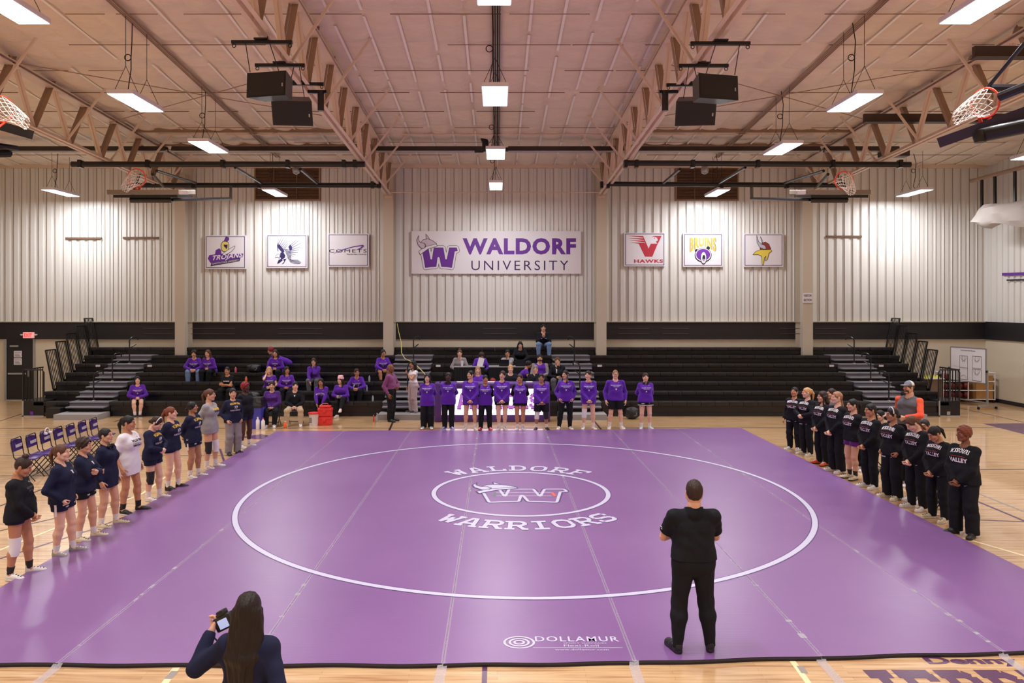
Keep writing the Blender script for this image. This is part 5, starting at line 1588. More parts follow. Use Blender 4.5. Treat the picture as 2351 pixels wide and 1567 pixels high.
SKIN = {'fair': (228, 182, 160), 'light': (214, 164, 138), 'tan': (190, 134, 104), 'olive': (176, 126, 98), 'brown': (128, 80, 58), 'dark': (78, 46, 36)}
CLOTH = {'purple': (92, 36, 168), 'dpurple': (74, 34, 116), 'black': (23, 24, 31), 'navy': (27, 30, 58), 'grey': (150, 147, 152), 'dgrey': (92, 88, 96), 'white': (226, 220, 230), 'khaki': (190, 165, 136),
         'jeans': (110, 134, 176), 'mauve': (184, 164, 172), 'orange': (238, 92, 62), 'plum': (128, 66, 116), 'sgrey': (138, 130, 134), 'magenta': (92, 26, 110)}
HAIRC = {'black': (24, 20, 22), 'dbrown': (46, 30, 24), 'brown': (84, 54, 38), 'auburn': (110, 56, 38), 'blond': (186, 142, 98), 'red': (118, 26, 36), 'grey': (120, 112, 112), 'dblond': (140, 104, 74), 'lightb': (150, 110, 84), 'deep': (30, 20, 17)}
def skin_mats(s, h):
    c = SKIN[s]
    return [mat('skin_' + s, rgb(*c), .5, spec=.4, bump=(60, .05)), mat('eye_white', rgb(225, 222, 220), .3), mat('brow_' + h, rgb(*HAIRC[h]), .6), mat('lip_' + s, rgb(int(c[0] * .86), int(c[1] * .62), int(c[2] * .66)), .45)]
def cloth_mat(c):
    return mat('cloth_' + c, rgb(*CLOTH[c]), .85, spec=.25, sheen=.15 if c not in ('black', 'navy') else 0.0, bump=(9, .35))
def hair_mat(h):
    n = 'hair_' + h
    if n in MATS: return MATS[n]
    m = mat(n, rgb(*HAIRC[h]), .55, spec=.35)
    nt = m.node_tree; tc = nt.nodes.new('ShaderNodeTexCoord'); mp = nt.nodes.new('ShaderNodeMapping'); mp.inputs['Scale'].default_value = (90, 90, 4)
    nz = nt.nodes.new('ShaderNodeTexNoise'); nz.inputs['Scale'].default_value = 1.0; nz.inputs['Detail'].default_value = 3
    bp = nt.nodes.new('ShaderNodeBump'); bp.inputs['Strength'].default_value = .7; bp.inputs['Distance'].default_value = .01
    nt.links.new(tc.outputs['Object'], mp.inputs[0]); nt.links.new(mp.outputs[0], nz.inputs['Vector']); nt.links.new(nz.outputs['Fac'], bp.inputs['Height'])
    nt.links.new(bp.outputs['Normal'], nt.nodes['Principled BSDF'].inputs['Normal'])
    mx = nt.nodes.new('ShaderNodeMix'); mx.data_type = 'RGBA'; c = rgb(*HAIRC[h])
    mx.inputs[6].default_value = tuple(q * .7 for q in c[:3]) + (1,); mx.inputs[7].default_value = tuple(min(1, q * 1.7) for q in c[:3]) + (1,)
    nt.links.new(nz.outputs['Fac'], mx.inputs[0]); nt.links.new(mx.outputs[2], nt.nodes['Principled BSDF'].inputs['Base Color'])
    return m

def lower_mesh(p):
    return p

PRINTS = {
    'waldorf': [('WALDORF UNIVERSITY', 0, .015, .28, .028, 'w', .02, 0), ('WRESTLING', 0, -.020, .17, .022, 'w', .02, 0), ('W', 0, -.105, .05, .05, 'w', .12, 0)],
    'waldorf_small': [('WRESTLING', 0, .0, .19, .03, 'w', .04, 0), ('W', 0, -.08, .05, .05, 'w', .12, 0)],
    'hoodie': [('WALDORF', 0, .0, .24, .055, 'v', .02, 0)],
    'penn': [('WILLIAM PENN', 0, .045, .26, .045, 'y', .025, .022), ('WP', 0, -.045, .09, .075, 'w', .02, 0), ('WOMENS WRESTLING', 0, -.10, .26, .04, 'w', .02, 0)],
    'penn_grey': [('WILLIAM PENN', 0, .03, .25, .042, 'y', .08, 0), ('TJ12:3', 0, -.02, .20, .045, 'k', .08, 0)],
    'penn_white': [('WILLIAM PENN', 0, .03, .26, .04, 'k', .05, 0), ('UNIVERSITY', 0, -.01, .25, .02, 'k', .0, 0), ('WRESTLING 15', 0, -.05, .24, .035, 'k', .05, 0)],
    'penn_small': [('WILLIAM P', 0, .02, .18, .03, 'g', .0, 0), ('WRSTL', 0, -.02, .12, .025, 'g', .0, 0)],
    'valley': [('MISSOURI', 0, .050, .27, .055, 'w', .03, .018), ('women wrestling', 0, .002, .22, .022, 'r', .02, 0), ('VALLEY', 0, -.075, .27, .065, 'w', .05, 0)],
    'word': [('WARRIORS', 0, .0, .20, .035, 'w', .03, 0)],
    'logo': [('W', -.0, .03, .05, .05, 'w', .10, 0)],
    'block': [('II', 0, -.05, .12, .16, 'w', .16, 0)],
}
PCOL = {'w': 'white', 'y': None, 'k': 'black', 'v': None, 'g': 'dgrey', 'r': None}
M_PY = mat('print_yellow', rgb(238, 190, 60), .6); M_PV = mat('print_violet', rgb(130, 70, 180), .6); M_PR = mat('print_red', rgb(190, 70, 80), .6); M_PW = mat('print_white', rgb(232, 228, 240), .6); M_PK = mat('print_black', rgb(36, 30, 44), .6); M_PG = mat('print_grey', rgb(110, 108, 120), .6)
PM = {'w': M_PW, 'y': M_PY, 'k': M_PK, 'v': M_PV, 'g': M_PG, 'r': M_PR}
SWOOSH = [(-1, .05), (-.75, -.3), (-.3, -.28), (1, .45), (-.35, -.05), (-.7, .0)]

def lift(parent, verts, quads, name, items, C, right, up, fwd):
    """lay flat lettering on a cloth surface; items = list of (pts2d, faces, mat)"""
    bvh = BVHTree.FromPolygons([tuple(p) for p in verts], [tuple(int(i) for i in f) for f in quads])
    mb = MB()
    for pts, faces, m in items:
        out = []; last = None
        for x, y in pts:
            o = C + right * x + up * y + fwd * .6
            h = bvh.ray_cast(Vector(o), Vector(-fwd), 1.2)
            if h[0] is not None: q = np.array(h[0]) + fwd * .004; last = (np.array(h[0]) - C).dot(fwd)
            else: q = C + right * x + up * y + fwd * ((last if last is not None else .1) + .004)
            out.append(tuple(q))
        mb.add(out, faces, m)
    if mb.v: mb.build(name, None, parent)

def person(name_label, px=None, foot=None, head=None, pos=None, H=None, h=0.0, skin='light', hair=('tied', 'dbrown'), female=True, top=('sweat', 'purple', 'waldorf'),
           bottom=('shorts', 'black'), shoes=('white', True), socks='white', arms='front', stance=.10, lean=0.0, yaw=0.0, pitch=0.0, roll=0.0, bulk=1.0,
           seat=None, feet=None, vox=.013, extras=(), group=None, twist=0.0, legopen=.11, footz=0.0, hemdrop=0.0, shoe_sole='white', crouch=0.0, hands='relaxed', sleeve=None, footspread=None):
    rad = math.radians
    if pos is None:
        X, Y, _ = G(px, foot, footz); Z0 = footz
        if H is None: H = (foot - head) * Y / FPX
    else:
        X, Y, Z0 = pos
    H = H * 1.0
    t = thing('person', name_label, 'person', (X, Y, Z0), rad(h), group)
    wsc = bulk
    S = H / 1.65
    # ---------------- skeleton
    if seat is None:
        pel = np.array([0, 0, .535 * H - crouch])
    else:
        pel = np.array([0, 0, seat + .085 * bulk * S])
    RT = rotz(rad(twist)) @ rotx(rad(lean))       # + lean tips forward (towards -Y)
    def tor(x, y, z): return pel + RT @ (np.array([x, y, z]) * H)
    hw = .052 * (1.08 if female else 1.0)
    hips = [pel + rotz(rad(twist * .5)) @ np.array([s * hw * H, 0, -.012 * H]) for s in (-1, 1)]
    sh = (.094 if female else .112) * (.75 + .25 * wsc)
    sho = [tor(s * sh, .005, .241) for s in (-1, 1)]
    neck = tor(0, .012, .282)
    RH = RT @ rotx(rad(-lean * .75)) @ rotz(rad(yaw)) @ rotx(rad(pitch)) @ roty(rad(roll))
    hs = .129 * H / .225 * (1.02 if H > 1.7 else 1.06)
    hs = min(1.06, max(.9, hs))
    hc = neck + RH @ np.array([0, -.022 * hs, .183 * H - .131 * hs - (0 if female else .014)])
    th, shn = .248 * H, .232 * H
    ank, kne, ftd = [], [], []
    for i, s in enumerate((-1, 1)):
        if seat is None:
            fx = s * stance; fy = 0.0; fz = .075 * S
            fd = np.array([s * .28, -1, 0])
            hint = (s * .15, -1, 0)
        else:
            if feet is None:
                fx, fy, fz = s * legopen, -(.40 * S), .075 - 0 * seat
            else:
                fx, fy, fz = feet[i]
            fd = np.array([s * .15, -1, 0]); hint = (s * .15, -.5, 1)
        if footspread and seat is None: fx, fy = footspread[i]
        k_, a_ = ik(hips[i], (fx, fy, fz), th, shn, hint)
        kne.append(k_); ank.append(a_); ftd.append(unit(fd))
    ua, fa = .175 * H, .150 * H
    if isinstance(arms, str): arms = (arms, arms)
    wri, elb, hdir, hside, hpose = [], [], [], [], []
    for i, s in enumerate((-1, 1)):
        a = arms[i]; pose = 'relaxed'; R_ = rotz(rad(twist))
        yb = -1
        if a == 'front': w = tor(s * .018, -.105 * (1 + .3 * (bulk - 1)) - .01, -.025); hint = (s * 1, .25, 0); pose = 'curled'
        elif a == 'belly': w = tor(s * .025, -.125, .06); hint = (s * 1, .1, -.3); pose = 'curled'
        elif a == 'phone': w = tor(s * .02, -.16, .10); hint = (s * 1, .1, -.6); pose = 'curled'
        elif a == 'behind': w = tor(s * .02, .105, .0); hint = (s * 1, .35, 0); pose = 'curled'
        elif a == 'side': w = tor(s * .155, -.02, -.045); hint = (s * .3, 1, 0)
        elif a == 'wide': w = tor(s * .165, -.03, -.05); hint = (s * .5, 1, 0)
        elif a == 'pocket': w = tor(s * .115, -.04, -.01); hint = (s * .6, 1, 0); pose = 'curled'
        elif a == 'cross': w = tor(-s * .06, -.125 - .02 * (s > 0), .13 + .015 * s); hint = (s * 1, -.1, -.6); pose = 'curled'
        elif a == 'chest': w = tor(s * .02, -.13, .22); hint = (s * 1, -.1, -1); pose = 'curled'
        elif a == 'chin': w = hc + RH @ np.array([s * .02, -.105, -.15]); hint = (s * .5, -.3, -1); pose = 'fist'
        elif a == 'cheek': w = hc + RH @ np.array([s * .09, -.06, -.13]); hint = (s * .6, -.4, -1); pose = 'fist'
        elif a == 'raise': w = hc + RH @ np.array([s * .13, .02, -.02]); hint = (s * 1, 0, .2); pose = 'curled'
        elif a == 'knees': w = (kne[i] * .75 + kne[1 - i] * .25) + np.array([0, -.02, .07]); hint = (s * 1, 0, -.2)
        elif a == 'lap': w = np.array([s * .03, kne[0][1] * .62, kne[0][2] + .10 * S]); hint = (s * 1, .2, -.1); pose = 'curled'
        elif a == 'down': w = np.array([s * .07, kne[0][1] - .12, kne[0][2] - .12]); hint = (s * 1, .2, 0)
        elif a == 'table': w = tor(s * .06, -.20, .10); hint = (s * 1, .1, -.5); pose = 'curled'
        else:
            w = np.array(a[:3]); hint = a[3]; pose = a[4] if len(a) > 4 else 'relaxed'
        e, w = ik(sho[i], w, ua, fa, RT @ np.array(hint, float) if isinstance(a, str) else hint)
        wri.append(w); elb.append(e); hpose.append(pose)
        hdir.append(unit(w - e))
    # ---------------- body
    b = SDF((min(q[0] for q in elb + wri + kne + ank + [hc]) - .22, min(q[1] for q in elb + wri + kne + ank + [hc]) - .25, -.02),
            (max(q[0] for q in elb + wri + kne + ank + [hc]) + .22, max([q[1] for q in elb + wri + kne + ank + [hc]] + [pel[1]]) + .25, hc[2] + .12), vox)
    if seat is not None or crouch or Z0 > 0:
        pass
    def torso(g, e, hemext=0.0, flat=1.0):
        """trunk at ease e (metres added to every radius)"""
        B = wsc
        waist_r = (.050 if female else .058) * B
        for s in (-1, 0, 1):
            g.cone(tor(s * hw * .95, .004, -.02), tor(s * .036 * B, -.002, .085), .064 * H * (B * .5 + .5) + e, waist_r * H + e, .04)
            g.cone(tor(s * .036 * B, -.002, .085), tor(s * .050, -.004, .190), waist_r * H + e, .058 * H * (B * .4 + .6) + e, .04)
            g.cone(tor(s * .050, -.004, .185), tor(s * .060, .006, .232), .055 * H * (B * .4 + .6) + e, .036 * H + e * .5, .03)
        for s in (-1, 1): g.cone(tor(s * .012, .012, .264), tor(s * sh * .95, .008, .238), .030 * H + e * .4, .027 * H + e * .5, .04)
        if female:
            for s in (-1, 1): g.ell(tor(s * .042, -.050, .178), np.array([.042, .034, .040]) * H * (B * .5 + .5) + e, .04)
        if B > 1.12: g.ell(tor(0, -.045, .05), np.array([.085, .055, .08]) * H * (B - .12) + e, .06)
    torso(b, 0)
    for s in (0, 1):
        sg = (-1, 1)[s]
        b.cone(neck + RT @ np.array([0, 0, -.04 * H]), neck + RH @ np.array([0, .012, .03 * H]), .034 * H * (1 if female else 1.15), .029 * H * (1 if female else 1.2), .03)
        B = .6 + .4 * wsc
        b.cone(hips[s], kne[s], .054 * H * (B * 1.05), .034 * H * B, .03)
        mid = kne[s] * .72 + ank[s] * .28 + unit(np.array([0, .02, 0])) * .012
        b.cone(kne[s], mid, .033 * H * B, .036 * H * B, .025); b.cone(mid, ank[s] + np.array([0, 0, .0]), .036 * H * B, .021 * H, .03)
        b.cone(ank[s], ank[s] + ftd[s] * .06 + np.array([0, 0, -.035]), .022 * H, .024 * H, .02)
        b.ell(sho[s], np.array([.032, .032, .032]) * H * B, .025)
        b.cone(sho[s], elb[s], .028 * H * B, .0225 * H * B, .02); b.cone(elb[s], wri[s], .0235 * H * B, .0160 * H, .015)
    parts = [b.mesh() + (skin_mats(skin, hair[1]), None)]
    hv, hq, hsl = HEADS[female]
    parts.append(((hv * hs) @ RH.T + hc, hq, skin_mats(skin, hair[1]), hsl))
    hps = .97 * S if female else 1.05 * S
    hps = max(.9, hps)
    for s in (0, 1):
        sg = (-1, 1)[s]
        po = hpose[s] if hands == 'relaxed' else hands
        hv2, hq2 = HANDS[po]
        hv2 = hv2 * hps * np.array([sg * -1 if sg < 0 else 1, 1, 1]) if False else hv2 * hps
        if sg < 0:
            hv2 = hv2 * np.array([-1, 1, 1]); hq2 = hq2[:, ::-1]
        # thumb points forward/up; palm faces inwards
        fwd = unit(hdir[s] + np.array([0, 0, -.25]) if seat is None else hdir[s])
        side = np.array([0, -1, .35]) if abs(hdir[s][2]) > .5 else np.array([0, 0, 1.0])
        Rm = frame(fwd, side)
        parts.append((hv2 @ Rm.T + wri[s], hq2, skin_mats(skin, hair[1]), None))
    make_obj('body', parts, t)
    # ---------------- lower clothing
    kind = bottom[0]; bm_ = cloth_mat(bottom[1])
    lo_ = b.lo + 3 * vox - .05; hi_ = b.lo + vox * b.n + .05
    top_z = tor(0, 0, .06)[2]
    c = SDF(lo_, (hi_[0], hi_[1], max(pel[2] + .12, max(k[2] for k in kne) + .15)), vox)
    e = .016
    if kind == 'pants' or kind == 'sweatpants' or kind == 'wide' or kind == 'slim' or kind == 'jeans':
        w = {'pants': .018, 'sweatpants': .032, 'wide': .030, 'slim': .012, 'jeans': .02}[kind]
        for s in (0, 1):
            B = .6 + .4 * wsc
            c.cone(hips[s], kne[s], .056 * H * B * 1.05 + min(w, .014), .036 * H * B + w * 1.1, .03)
            r2 = {'pants': .034, 'sweatpants': .044, 'wide': .048, 'slim': .026, 'jeans': .034}[kind] * H
            md = kne[s] * .66 + ank[s] * .34 + np.array([0, .012, 0])
            c.cone(kne[s], md, .036 * H * B + w, .0375 * H * B + w, .03); c.cone(md, ank[s] + np.array([0, .004, -.01]), .0375 * H * B + w, r2 + w * .5, .03)
        for s in (-1, 0, 1): c.cone(tor(s * hw * .95, .004, -.02), tor(s * .04, 0, .05), .064 * H * (wsc * .5 + .5) + e, .056 * H * wsc + e, .03)
        c.ripple(.0045, 34, 30, 22, px or 1)
        for s in (0, 1): c.cut(ank[s] + np.array([0, 0, -.03]), (0, 0, -1), .15)
        if seat is not None:
            for s in (0, 1): c.cut(ank[s] + unit(ank[s] - kne[s]) * -.0, unit(ank[s] - kne[s]), .13)
    else:
        f = {'shorts': .42, 'long_shorts': .78, 'mini': .26, 'skirt': .36}[kind]
        for s in (0, 1):
            B = .6 + .4 * wsc
            end = hips[s] + (kne[s] - hips[s]) * (f + .15)
            c.cone(hips[s], end, .058 * H * B * 1.05 + .016, .050 * H * B + .020, .03)
        for s in (-1, 0, 1): c.cone(tor(s * hw * .95, .004, -.02), tor(s * .04, 0, .05), .064 * H * (wsc * .5 + .5) + e, .056 * H * wsc + e, .03)
        if kind == 'skirt': c.cone(hips[0] + np.array([0, 0, -.1 * H]), hips[1] + np.array([0, 0, -.1 * H]), .065 * H, .065 * H, .06)
        c.ripple(.003, 40, 30, 20, px or 1)
        for s in (0, 1):
            d = unit(kne[s] - hips[s]); c.cut(hips[s] + (kne[s] - hips[s]) * f, d, .17)
    v, q = c.mesh()
    lower = make_obj({'pants': 'pants', 'sweatpants': 'sweatpants', 'wide': 'trousers', 'slim': 'pants', 'jeans': 'jeans', 'shorts': 'shorts', 'long_shorts': 'shorts', 'mini': 'shorts', 'skirt': 'shorts'}[kind], [(v, q, [bm_], None)], t)
    if len(bottom) > 2:
        lc = v[q].mean(1)
        fwd = np.array([0, -1.0, 0]); right = np.array([1.0, 0, 0])
        if bottom[2] == 'stripe':
            for s in (0, 1):
                sg = (-1, 1)[s]
                items = [([(-.03, -.13), (.0, -.13), (.0, .12), (-.03, .12)], [(0, 1, 2, 3)], M_PW)]
                items = []
                n_ = 6
                pts = [(x, -.13 + .25 * j / n_) for j in range(n_ + 1) for x in (-.016, .016)]
                items.append((pts, [(2 * j, 2 * j + 1, 2 * j + 3, 2 * j + 2) for j in range(n_)], M_PW))
                lift(lower, v, q, 'side_stripe', items, hips[s] + np.array([0, 0, -.06 * H]), np.array([0, 1.0, 0]), np.array([0, 0, 1.0]), np.array([float(sg), 0, 0]))
        if bottom[2] in ('logo', 'stripe'):
            items = [([(x * .028 - .0, y * .028) for x, y in SWOOSH], [(0, 1, 2, 3, 4, 5)], M_PW)]
            lift(lower, v, q, 'leg_logo', items, hips[1] + (kne[1] - hips[1]) * .22, right, np.array([0, 0, 1.0]), fwd)
            tv, tf, _a = text2d('WRESTLING', 1, .05)
            lift(lower, v, q, 'leg_print', [([((p[0] - .5) * .09, (p[1] - .5) * .02) for p in tv], tf, M_PW)], hips[0] + (kne[0] - hips[0]) * .26, right, np.array([0, 0, 1.0]), fwd)
    # ---------------- upper clothing
    tk, tcol = top[0], top[1]; pr = top[2] if len(top) > 2 else None
    m_top = cloth_mat(tcol)
    c = SDF((lo_[0], lo_[1], min(pel[2] - .25 * H, min(w[2] for w in wri) - .1)), hi_, vox)
    ez = {'sweat': .020, 'tee': .016, 'bigtee': .034, 'shirt': .016, 'polo': .018, 'jacket': .022, 'fitted': .006, 'vest': .026}[tk]
    torso(c, ez)
    drop = {'sweat': .055, 'tee': .02, 'bigtee': .13, 'shirt': -.03, 'polo': .0, 'jacket': .05, 'fitted': -.045, 'vest': .03}[tk] + hemdrop
    for s in (-1, 0, 1):
        c.cone(tor(s * hw * .95, .0, .03), tor(s * hw * .95, 0, -drop - .04), .062 * H * (wsc * .5 + .5) + ez, .066 * H * (wsc * .5 + .5) + ez * 1.2, .03)
    c.ripple(.006 if tk != 'fitted' else .002, 22, 18, 26, (px or 3) * .7)
    if seat is None or lean < 40:
        c.cut(tor(0, 0, -drop), RT @ np.array([0, 0, -1.0]), None)
    sl_end = {'sweat': 1.0, 'tee': -.45, 'bigtee': -.75, 'shirt': 1.0, 'polo': -.72, 'jacket': 1.0, 'fitted': -.4, 'vest': 1.0}[tk]
    arm = SDF(lo_, hi_, vox); arm.lo = c.lo; arm.n = c.n; arm.d = np.full(c.n, .5, np.float32); arm.ax = c.ax
    for s in (0, 1):
        B = .6 + .4 * wsc; ea = {'sweat': .016, 'tee': .014, 'bigtee': .024, 'shirt': .013, 'polo': .016, 'jacket': .017, 'fitted': .007, 'vest': .015}[tk]
        arm.ell(sho[s], np.array([.030, .030, .030]) * H * B + ea * .7, .03)
        if sl_end > 0:
            arm.cone(sho[s], elb[s], .028 * H * B + ea, .0235 * H * B + ea * 1.1, .03)
            arm.cone(elb[s], wri[s] - hdir[s] * .03, .0235 * H * B + ea * 1.1, .019 * H + ea * .75, .02)
            arm.cone(wri[s] - hdir[s] * .03, wri[s], .020 * H + ea * .35, .020 * H + ea * .2, .012)
        else:
            en = sho[s] + (elb[s] - sho[s]) * -sl_end
            arm.cone(sho[s], en + unit(elb[s] - sho[s]) * .03, .028 * H * B + ea, .030 * H * B + ea * 1.3, .03)
    arm.ripple(.005, 30, 26, 34, (px or 3) * .3)
    for s in (0, 1):
        if sl_end > 0: arm.cut(wri[s] + hdir[s] * .005, hdir[s], .06)
        else: arm.cut(sho[s] + (elb[s] - sho[s]) * -sl_end, elb[s] - sho[s], .12)
    sep = tk == 'vest' or sleeve
    if not sep:
        hh = np.clip(.5 + .5 * (c.d - arm.d) / .045, 0, 1); c.d = c.d * (1 - hh) + arm.d * hh - .045 * hh * (1 - hh)
    neckc = neck + RT @ np.array([0, -.012, .005])
    nr = .043 * H * (1.0 if female else 1.12)
    c.cone(neck + RT @ np.array([0, -.008, -.005]), neck + RH @ np.array([0, 0, .2]), nr, nr * 1.4, .0, '-')
    if tk in ('polo', 'jacket', 'shirt', 'vest'):
        col = SDF(lo_, hi_, vox); col.lo = c.lo; col.n = c.n; col.d = np.full(c.n, .5, np.float32); col.ax = c.ax
        col.cone(neck + RT @ np.array([0, 0, -.03]), neck + RT @ np.array([0, -.005, .035]), nr * 1.12 + .006, nr * .98 + .006, 0)
        col.cone(neck + RT @ np.array([0, -.02, -.02]), neck + RT @ np.array([0, -.03, .16]), nr * .92, nr * 1.1, 0, '-')
        col.cut(neck + RT @ np.array([0, 0, .03]), RT @ np.array([0, -.25, 1.0]))
        c.union(col)
    v, q = c.mesh()
    upn = {'sweat': 'sweatshirt', 'tee': 'tshirt', 'bigtee': 'tshirt', 'shirt': 'shirt', 'polo': 'polo_shirt', 'jacket': 'jacket', 'fitted': 'top', 'vest': 'vest'}[tk]
    up_ = make_obj(upn, [(v, q, [m_top], None)], t)
    if sep:
        av, aq = arm.mesh()
        make_obj('sleeves', [(av, aq, [cloth_mat(sleeve or 'orange')], None)], up_)
    if pr:
        Rr, Ru, Rf = RT @ np.array([1.0, 0, 0]), RT @ np.array([0, 0, 1.0]), RT @ np.array([0, -1.0, 0])
        C = tor(0, 0, .185); sc = S
        items = []
        for s_, x0, y0, w, hh, cc, bo, ar in PRINTS[pr]:
            tv, tf, _a = text2d(s_, 1.12, bo)
            pts = []
            for p in tv:
                x = (p[0] - .5); pts.append(((x0 + x * w) * sc, (y0 + p[1] * hh + ar * (1 - 4 * x * x)) * sc))
            items.append((pts, tf, PM[cc]))
        if pr not in ('hoodie', 'word', 'block', 'logo'):
            items.append(([((.075 + x * .022) * sc, (.098 + y * .022) * sc) for x, y in SWOOSH], [(0, 1, 2, 3, 4, 5)], M_PW if pr != 'penn_white' else M_PK))
        lift(up_, v, q, 'chest_print', items, C, Rr, Ru, Rf)
    # ---------------- shoes and socks
    if shoes:
        scol, hi = shoes
        sc_ = {'white': (226, 222, 222), 'black': (28, 27, 31), 'violet': (104, 96, 190), 'redshoe': (214, 56, 60), 'teal': (196, 214, 216), 'orangeshoe': (226, 84, 44), 'cream': (216, 206, 180), 'greyshoe': (150, 146, 146), 'pinkslide': (228, 206, 196)}[scol]
        lace = M_BLKP if scol in ('white', 'cream', 'teal') else M_WHITE
        if scol == 'black': lace = mat('shoe_black', rgb(28, 27, 31), .5)
        sv, sq, ssl = SHOES[hi]
        for s in (0, 1):
            f2 = ftd[s]; Rm = np.stack([np.cross(-f2, [0, 0, 1.0]) * -1 * -1, -f2, [0, 0, 1.0]], 1)
            Rm[:, 0] = np.cross(Rm[:, 1], Rm[:, 2])
            base = np.array([ank[s][0], ank[s][1], ank[s][2] - .075 * S]) - f2 * -.0 + f2 * .02
            make_obj('shoe', [(sv * (.92 * S + .06) @ Rm.T + base, sq, [mat('shoe_' + scol, rgb(*sc_), .55, bump=(40, .1)), mat('sole_' + shoe_sole, rgb(*{'white': (228, 226, 226), 'black': (26, 25, 28), 'red': (214, 60, 60), 'gum': (190, 160, 90)}[shoe_sole]), .5), lace], ssl)], t)
            if socks:
                mb = MB(); d = unit(kne[s] - ank[s]); r = .0245 * H
                mb.tube([ank[s] + d * .01, ank[s] + d * .07 * S, ank[s] + d * .115 * S], [r * 1.02, r * 1.12, r * 1.22], 14); mb.build('sock', {'white': M_WHITE, 'black': M_BLKP}[socks], t, smooth=True)
    # ---------------- hair
    hk, hcn = hair
    hm = hair_mat(hcn)
    if hk != 'none':
        g = SDF((-.14, -.16, -.62 if hk in ('long', 'longer', 'braids', 'half') else -.30), (.14, .22, .22), .0065)
        cap = (.084, .108, .105) if hk not in ('buzz', 'curly', 'afro', 'cropped', 'man') else {'buzz': (.0765, .099, .102), 'curly': (.098, .116, .118), 'afro': (.098, .112, .112), 'cropped': (.083, .105, .107), 'man': (.083, .107, .109)}[hk]
        g.ell((0, .014, .027), cap, 0)
        g.ell((0, -.130, -.030), (.078, .092, .104), .008, '-')
        if hk in ('tied', 'pony', 'bun', 'buzz', 'cropped', 'man', 'braided', 'curly', 'afro', 'topknot'):
            g.cut((0, .02, {'curly': -.05, 'afro': -.05, 'man': -.045, 'cropped': -.045}.get(hk, -.030)), (0, -.55, -1.0))
        if hk == 'pony':
            g.ell((0, .105, .06), (.024, .024, .024), .02); g.cone((0, .115, .065), (0, .155, -.02), .022, .030, .02); g.cone((0, .155, -.02), (.01, .145, -.17), .030, .012, .02)
        if hk == 'bun': g.ell((0, .115, .045), (.038, .034, .038), .01)
        if hk == 'topknot': g.ell((0, .03, .145), (.04, .04, .035), .01)
        if hk == 'lowbun': g.ell((0, .12, -.03), (.045, .035, .04), .015)
        if hk == 'braided':
            for s in (-1, 1):
                for j in range(7): g.ell((s * .03 + s * .003 * j, .085 + .004 * j, .0 - .034 * j), (.0165, .0165, .021), .004)
                for j in range(6): g.cone((s * (.015 + .012 * j), -.055, .095 - .006 * j * j * .4), (s * (.012 + .012 * j), .09, .05), .0085, .0085, .003)
        if hk == 'braids':
            for s in (-1, 1):
                for j in range(16): g.ell((s * (.070 + .008 * math.sin(j * .25)), -.01 - .006 * j if j < 12 else -.085, -.02 - .031 * j), (.017, .017, .021), .004)
        if hk in ('long', 'longer', 'half'):
            L = {'long': .30, 'longer': .52, 'half': .20}[hk]; wd = 1.35 if hk == 'longer' else 1.0
            for s in (-1, -.5, 0, .5, 1):
                g.cone((s * .066, .045 + .03 * (1 - abs(s)), .0), (s * .078 * wd, .075 + .045 * (1 - abs(s)), -L * .55), .036, .036, .03)
                g.cone((s * .078 * wd, .075 + .045 * (1 - abs(s)), -L * .55), (s * .06 * wd, .085 + .045 * (1 - abs(s)), -L), .036, .02, .03)
            for s in (-1, 1): g.cone((s * .078, .0, -.0), (s * .088, -.02, -L * .8), .022, .016, .02)
        if hk in ('curly', 'afro'):
            g.ripple(.007, 95, 95, 95, .4)
        elif hk not in ('buzz',):
            g.ripple(.0035, 150, 70, 30, .3)
        if hk == 'beard':
            pass
        hv_, hq_ = g.mesh()
        make_obj('hair', [((hv_ * hs) @ RH.T + hc, hq_, [hm], None)], t)
    HD = lambda x, y, z: tuple(RH @ (np.array([x, y, z]) * hs) + hc)
    for ex in extras:
        k_ = ex if isinstance(ex, str) else ex[0]
        if k_ in ('neckphones', 'redphones'):
            m1 = M_BLK2 if k_ == 'neckphones' else mat('headphone_coral', rgb(226, 120, 110), .4)
            m2 = M_BLK2 if k_ == 'neckphones' else M_WHITE
            o = empty('headphones'); o.parent = t
            MB().tube([tuple(neck + RT @ (np.array([.062 * math.cos(a), .0 + .068 * math.sin(a), .012]) * S)) for a in np.linspace(-.5, PI + .5, 14)], .008, 6).build('headband', m2, o, smooth=True)
            for s in (-1, 1):
                p_ = neck + RT @ (np.array([s * .050, -.088, .0]) * S)
                MB().tube([tuple(p_ + RT @ np.array([0, .022, .0])), tuple(p_ + RT @ np.array([0, -.016, 0]))], .037, 16).build('ear_cup', m2, o, smooth=True)
                MB().tube([tuple(p_ + RT @ np.array([.024 * math.cos(a), -.018, .024 * math.sin(a)])) for a in np.linspace(0, 2 * PI, 14)[:-1]], .009, 6, closed=True).build('ear_cushion', m1, o)
        if k_ == 'earphones':
            o = empty('headphones'); o.parent = t
            MB().tube([HD(.088 * math.cos(a), .01, .02 + .105 * math.sin(a)) for a in np.linspace(-.1, PI + .1, 14)], .008, 6).build('headband', M_BLK2, o, smooth=True)
            for s in (-1, 1):
                mb = MB(); mb.tube([HD(s * .075, .012, -.005), HD(s * .10, .012, -.005)], .036, 14); mb.build('ear_cup', M_BLK2, o, smooth=True)
        if k_ == 'glasses':
            mb = MB()
            for s in (-1, 1):
                mb.tube([HD(s * .032 + .022 * math.cos(a), -.108, .004 + .017 * math.sin(a)) for a in np.linspace(0, 2 * PI, 14)[:-1]], .0025, 5, closed=True)
                mb.tube([HD(s * .054, -.105, .008), HD(s * .078, .0, .008)], .0025, 5)
            mb.tube([HD(-.011, -.11, .006), HD(.011, -.11, .006)], .0025, 5); mb.build('glasses', M_BLKP, t)
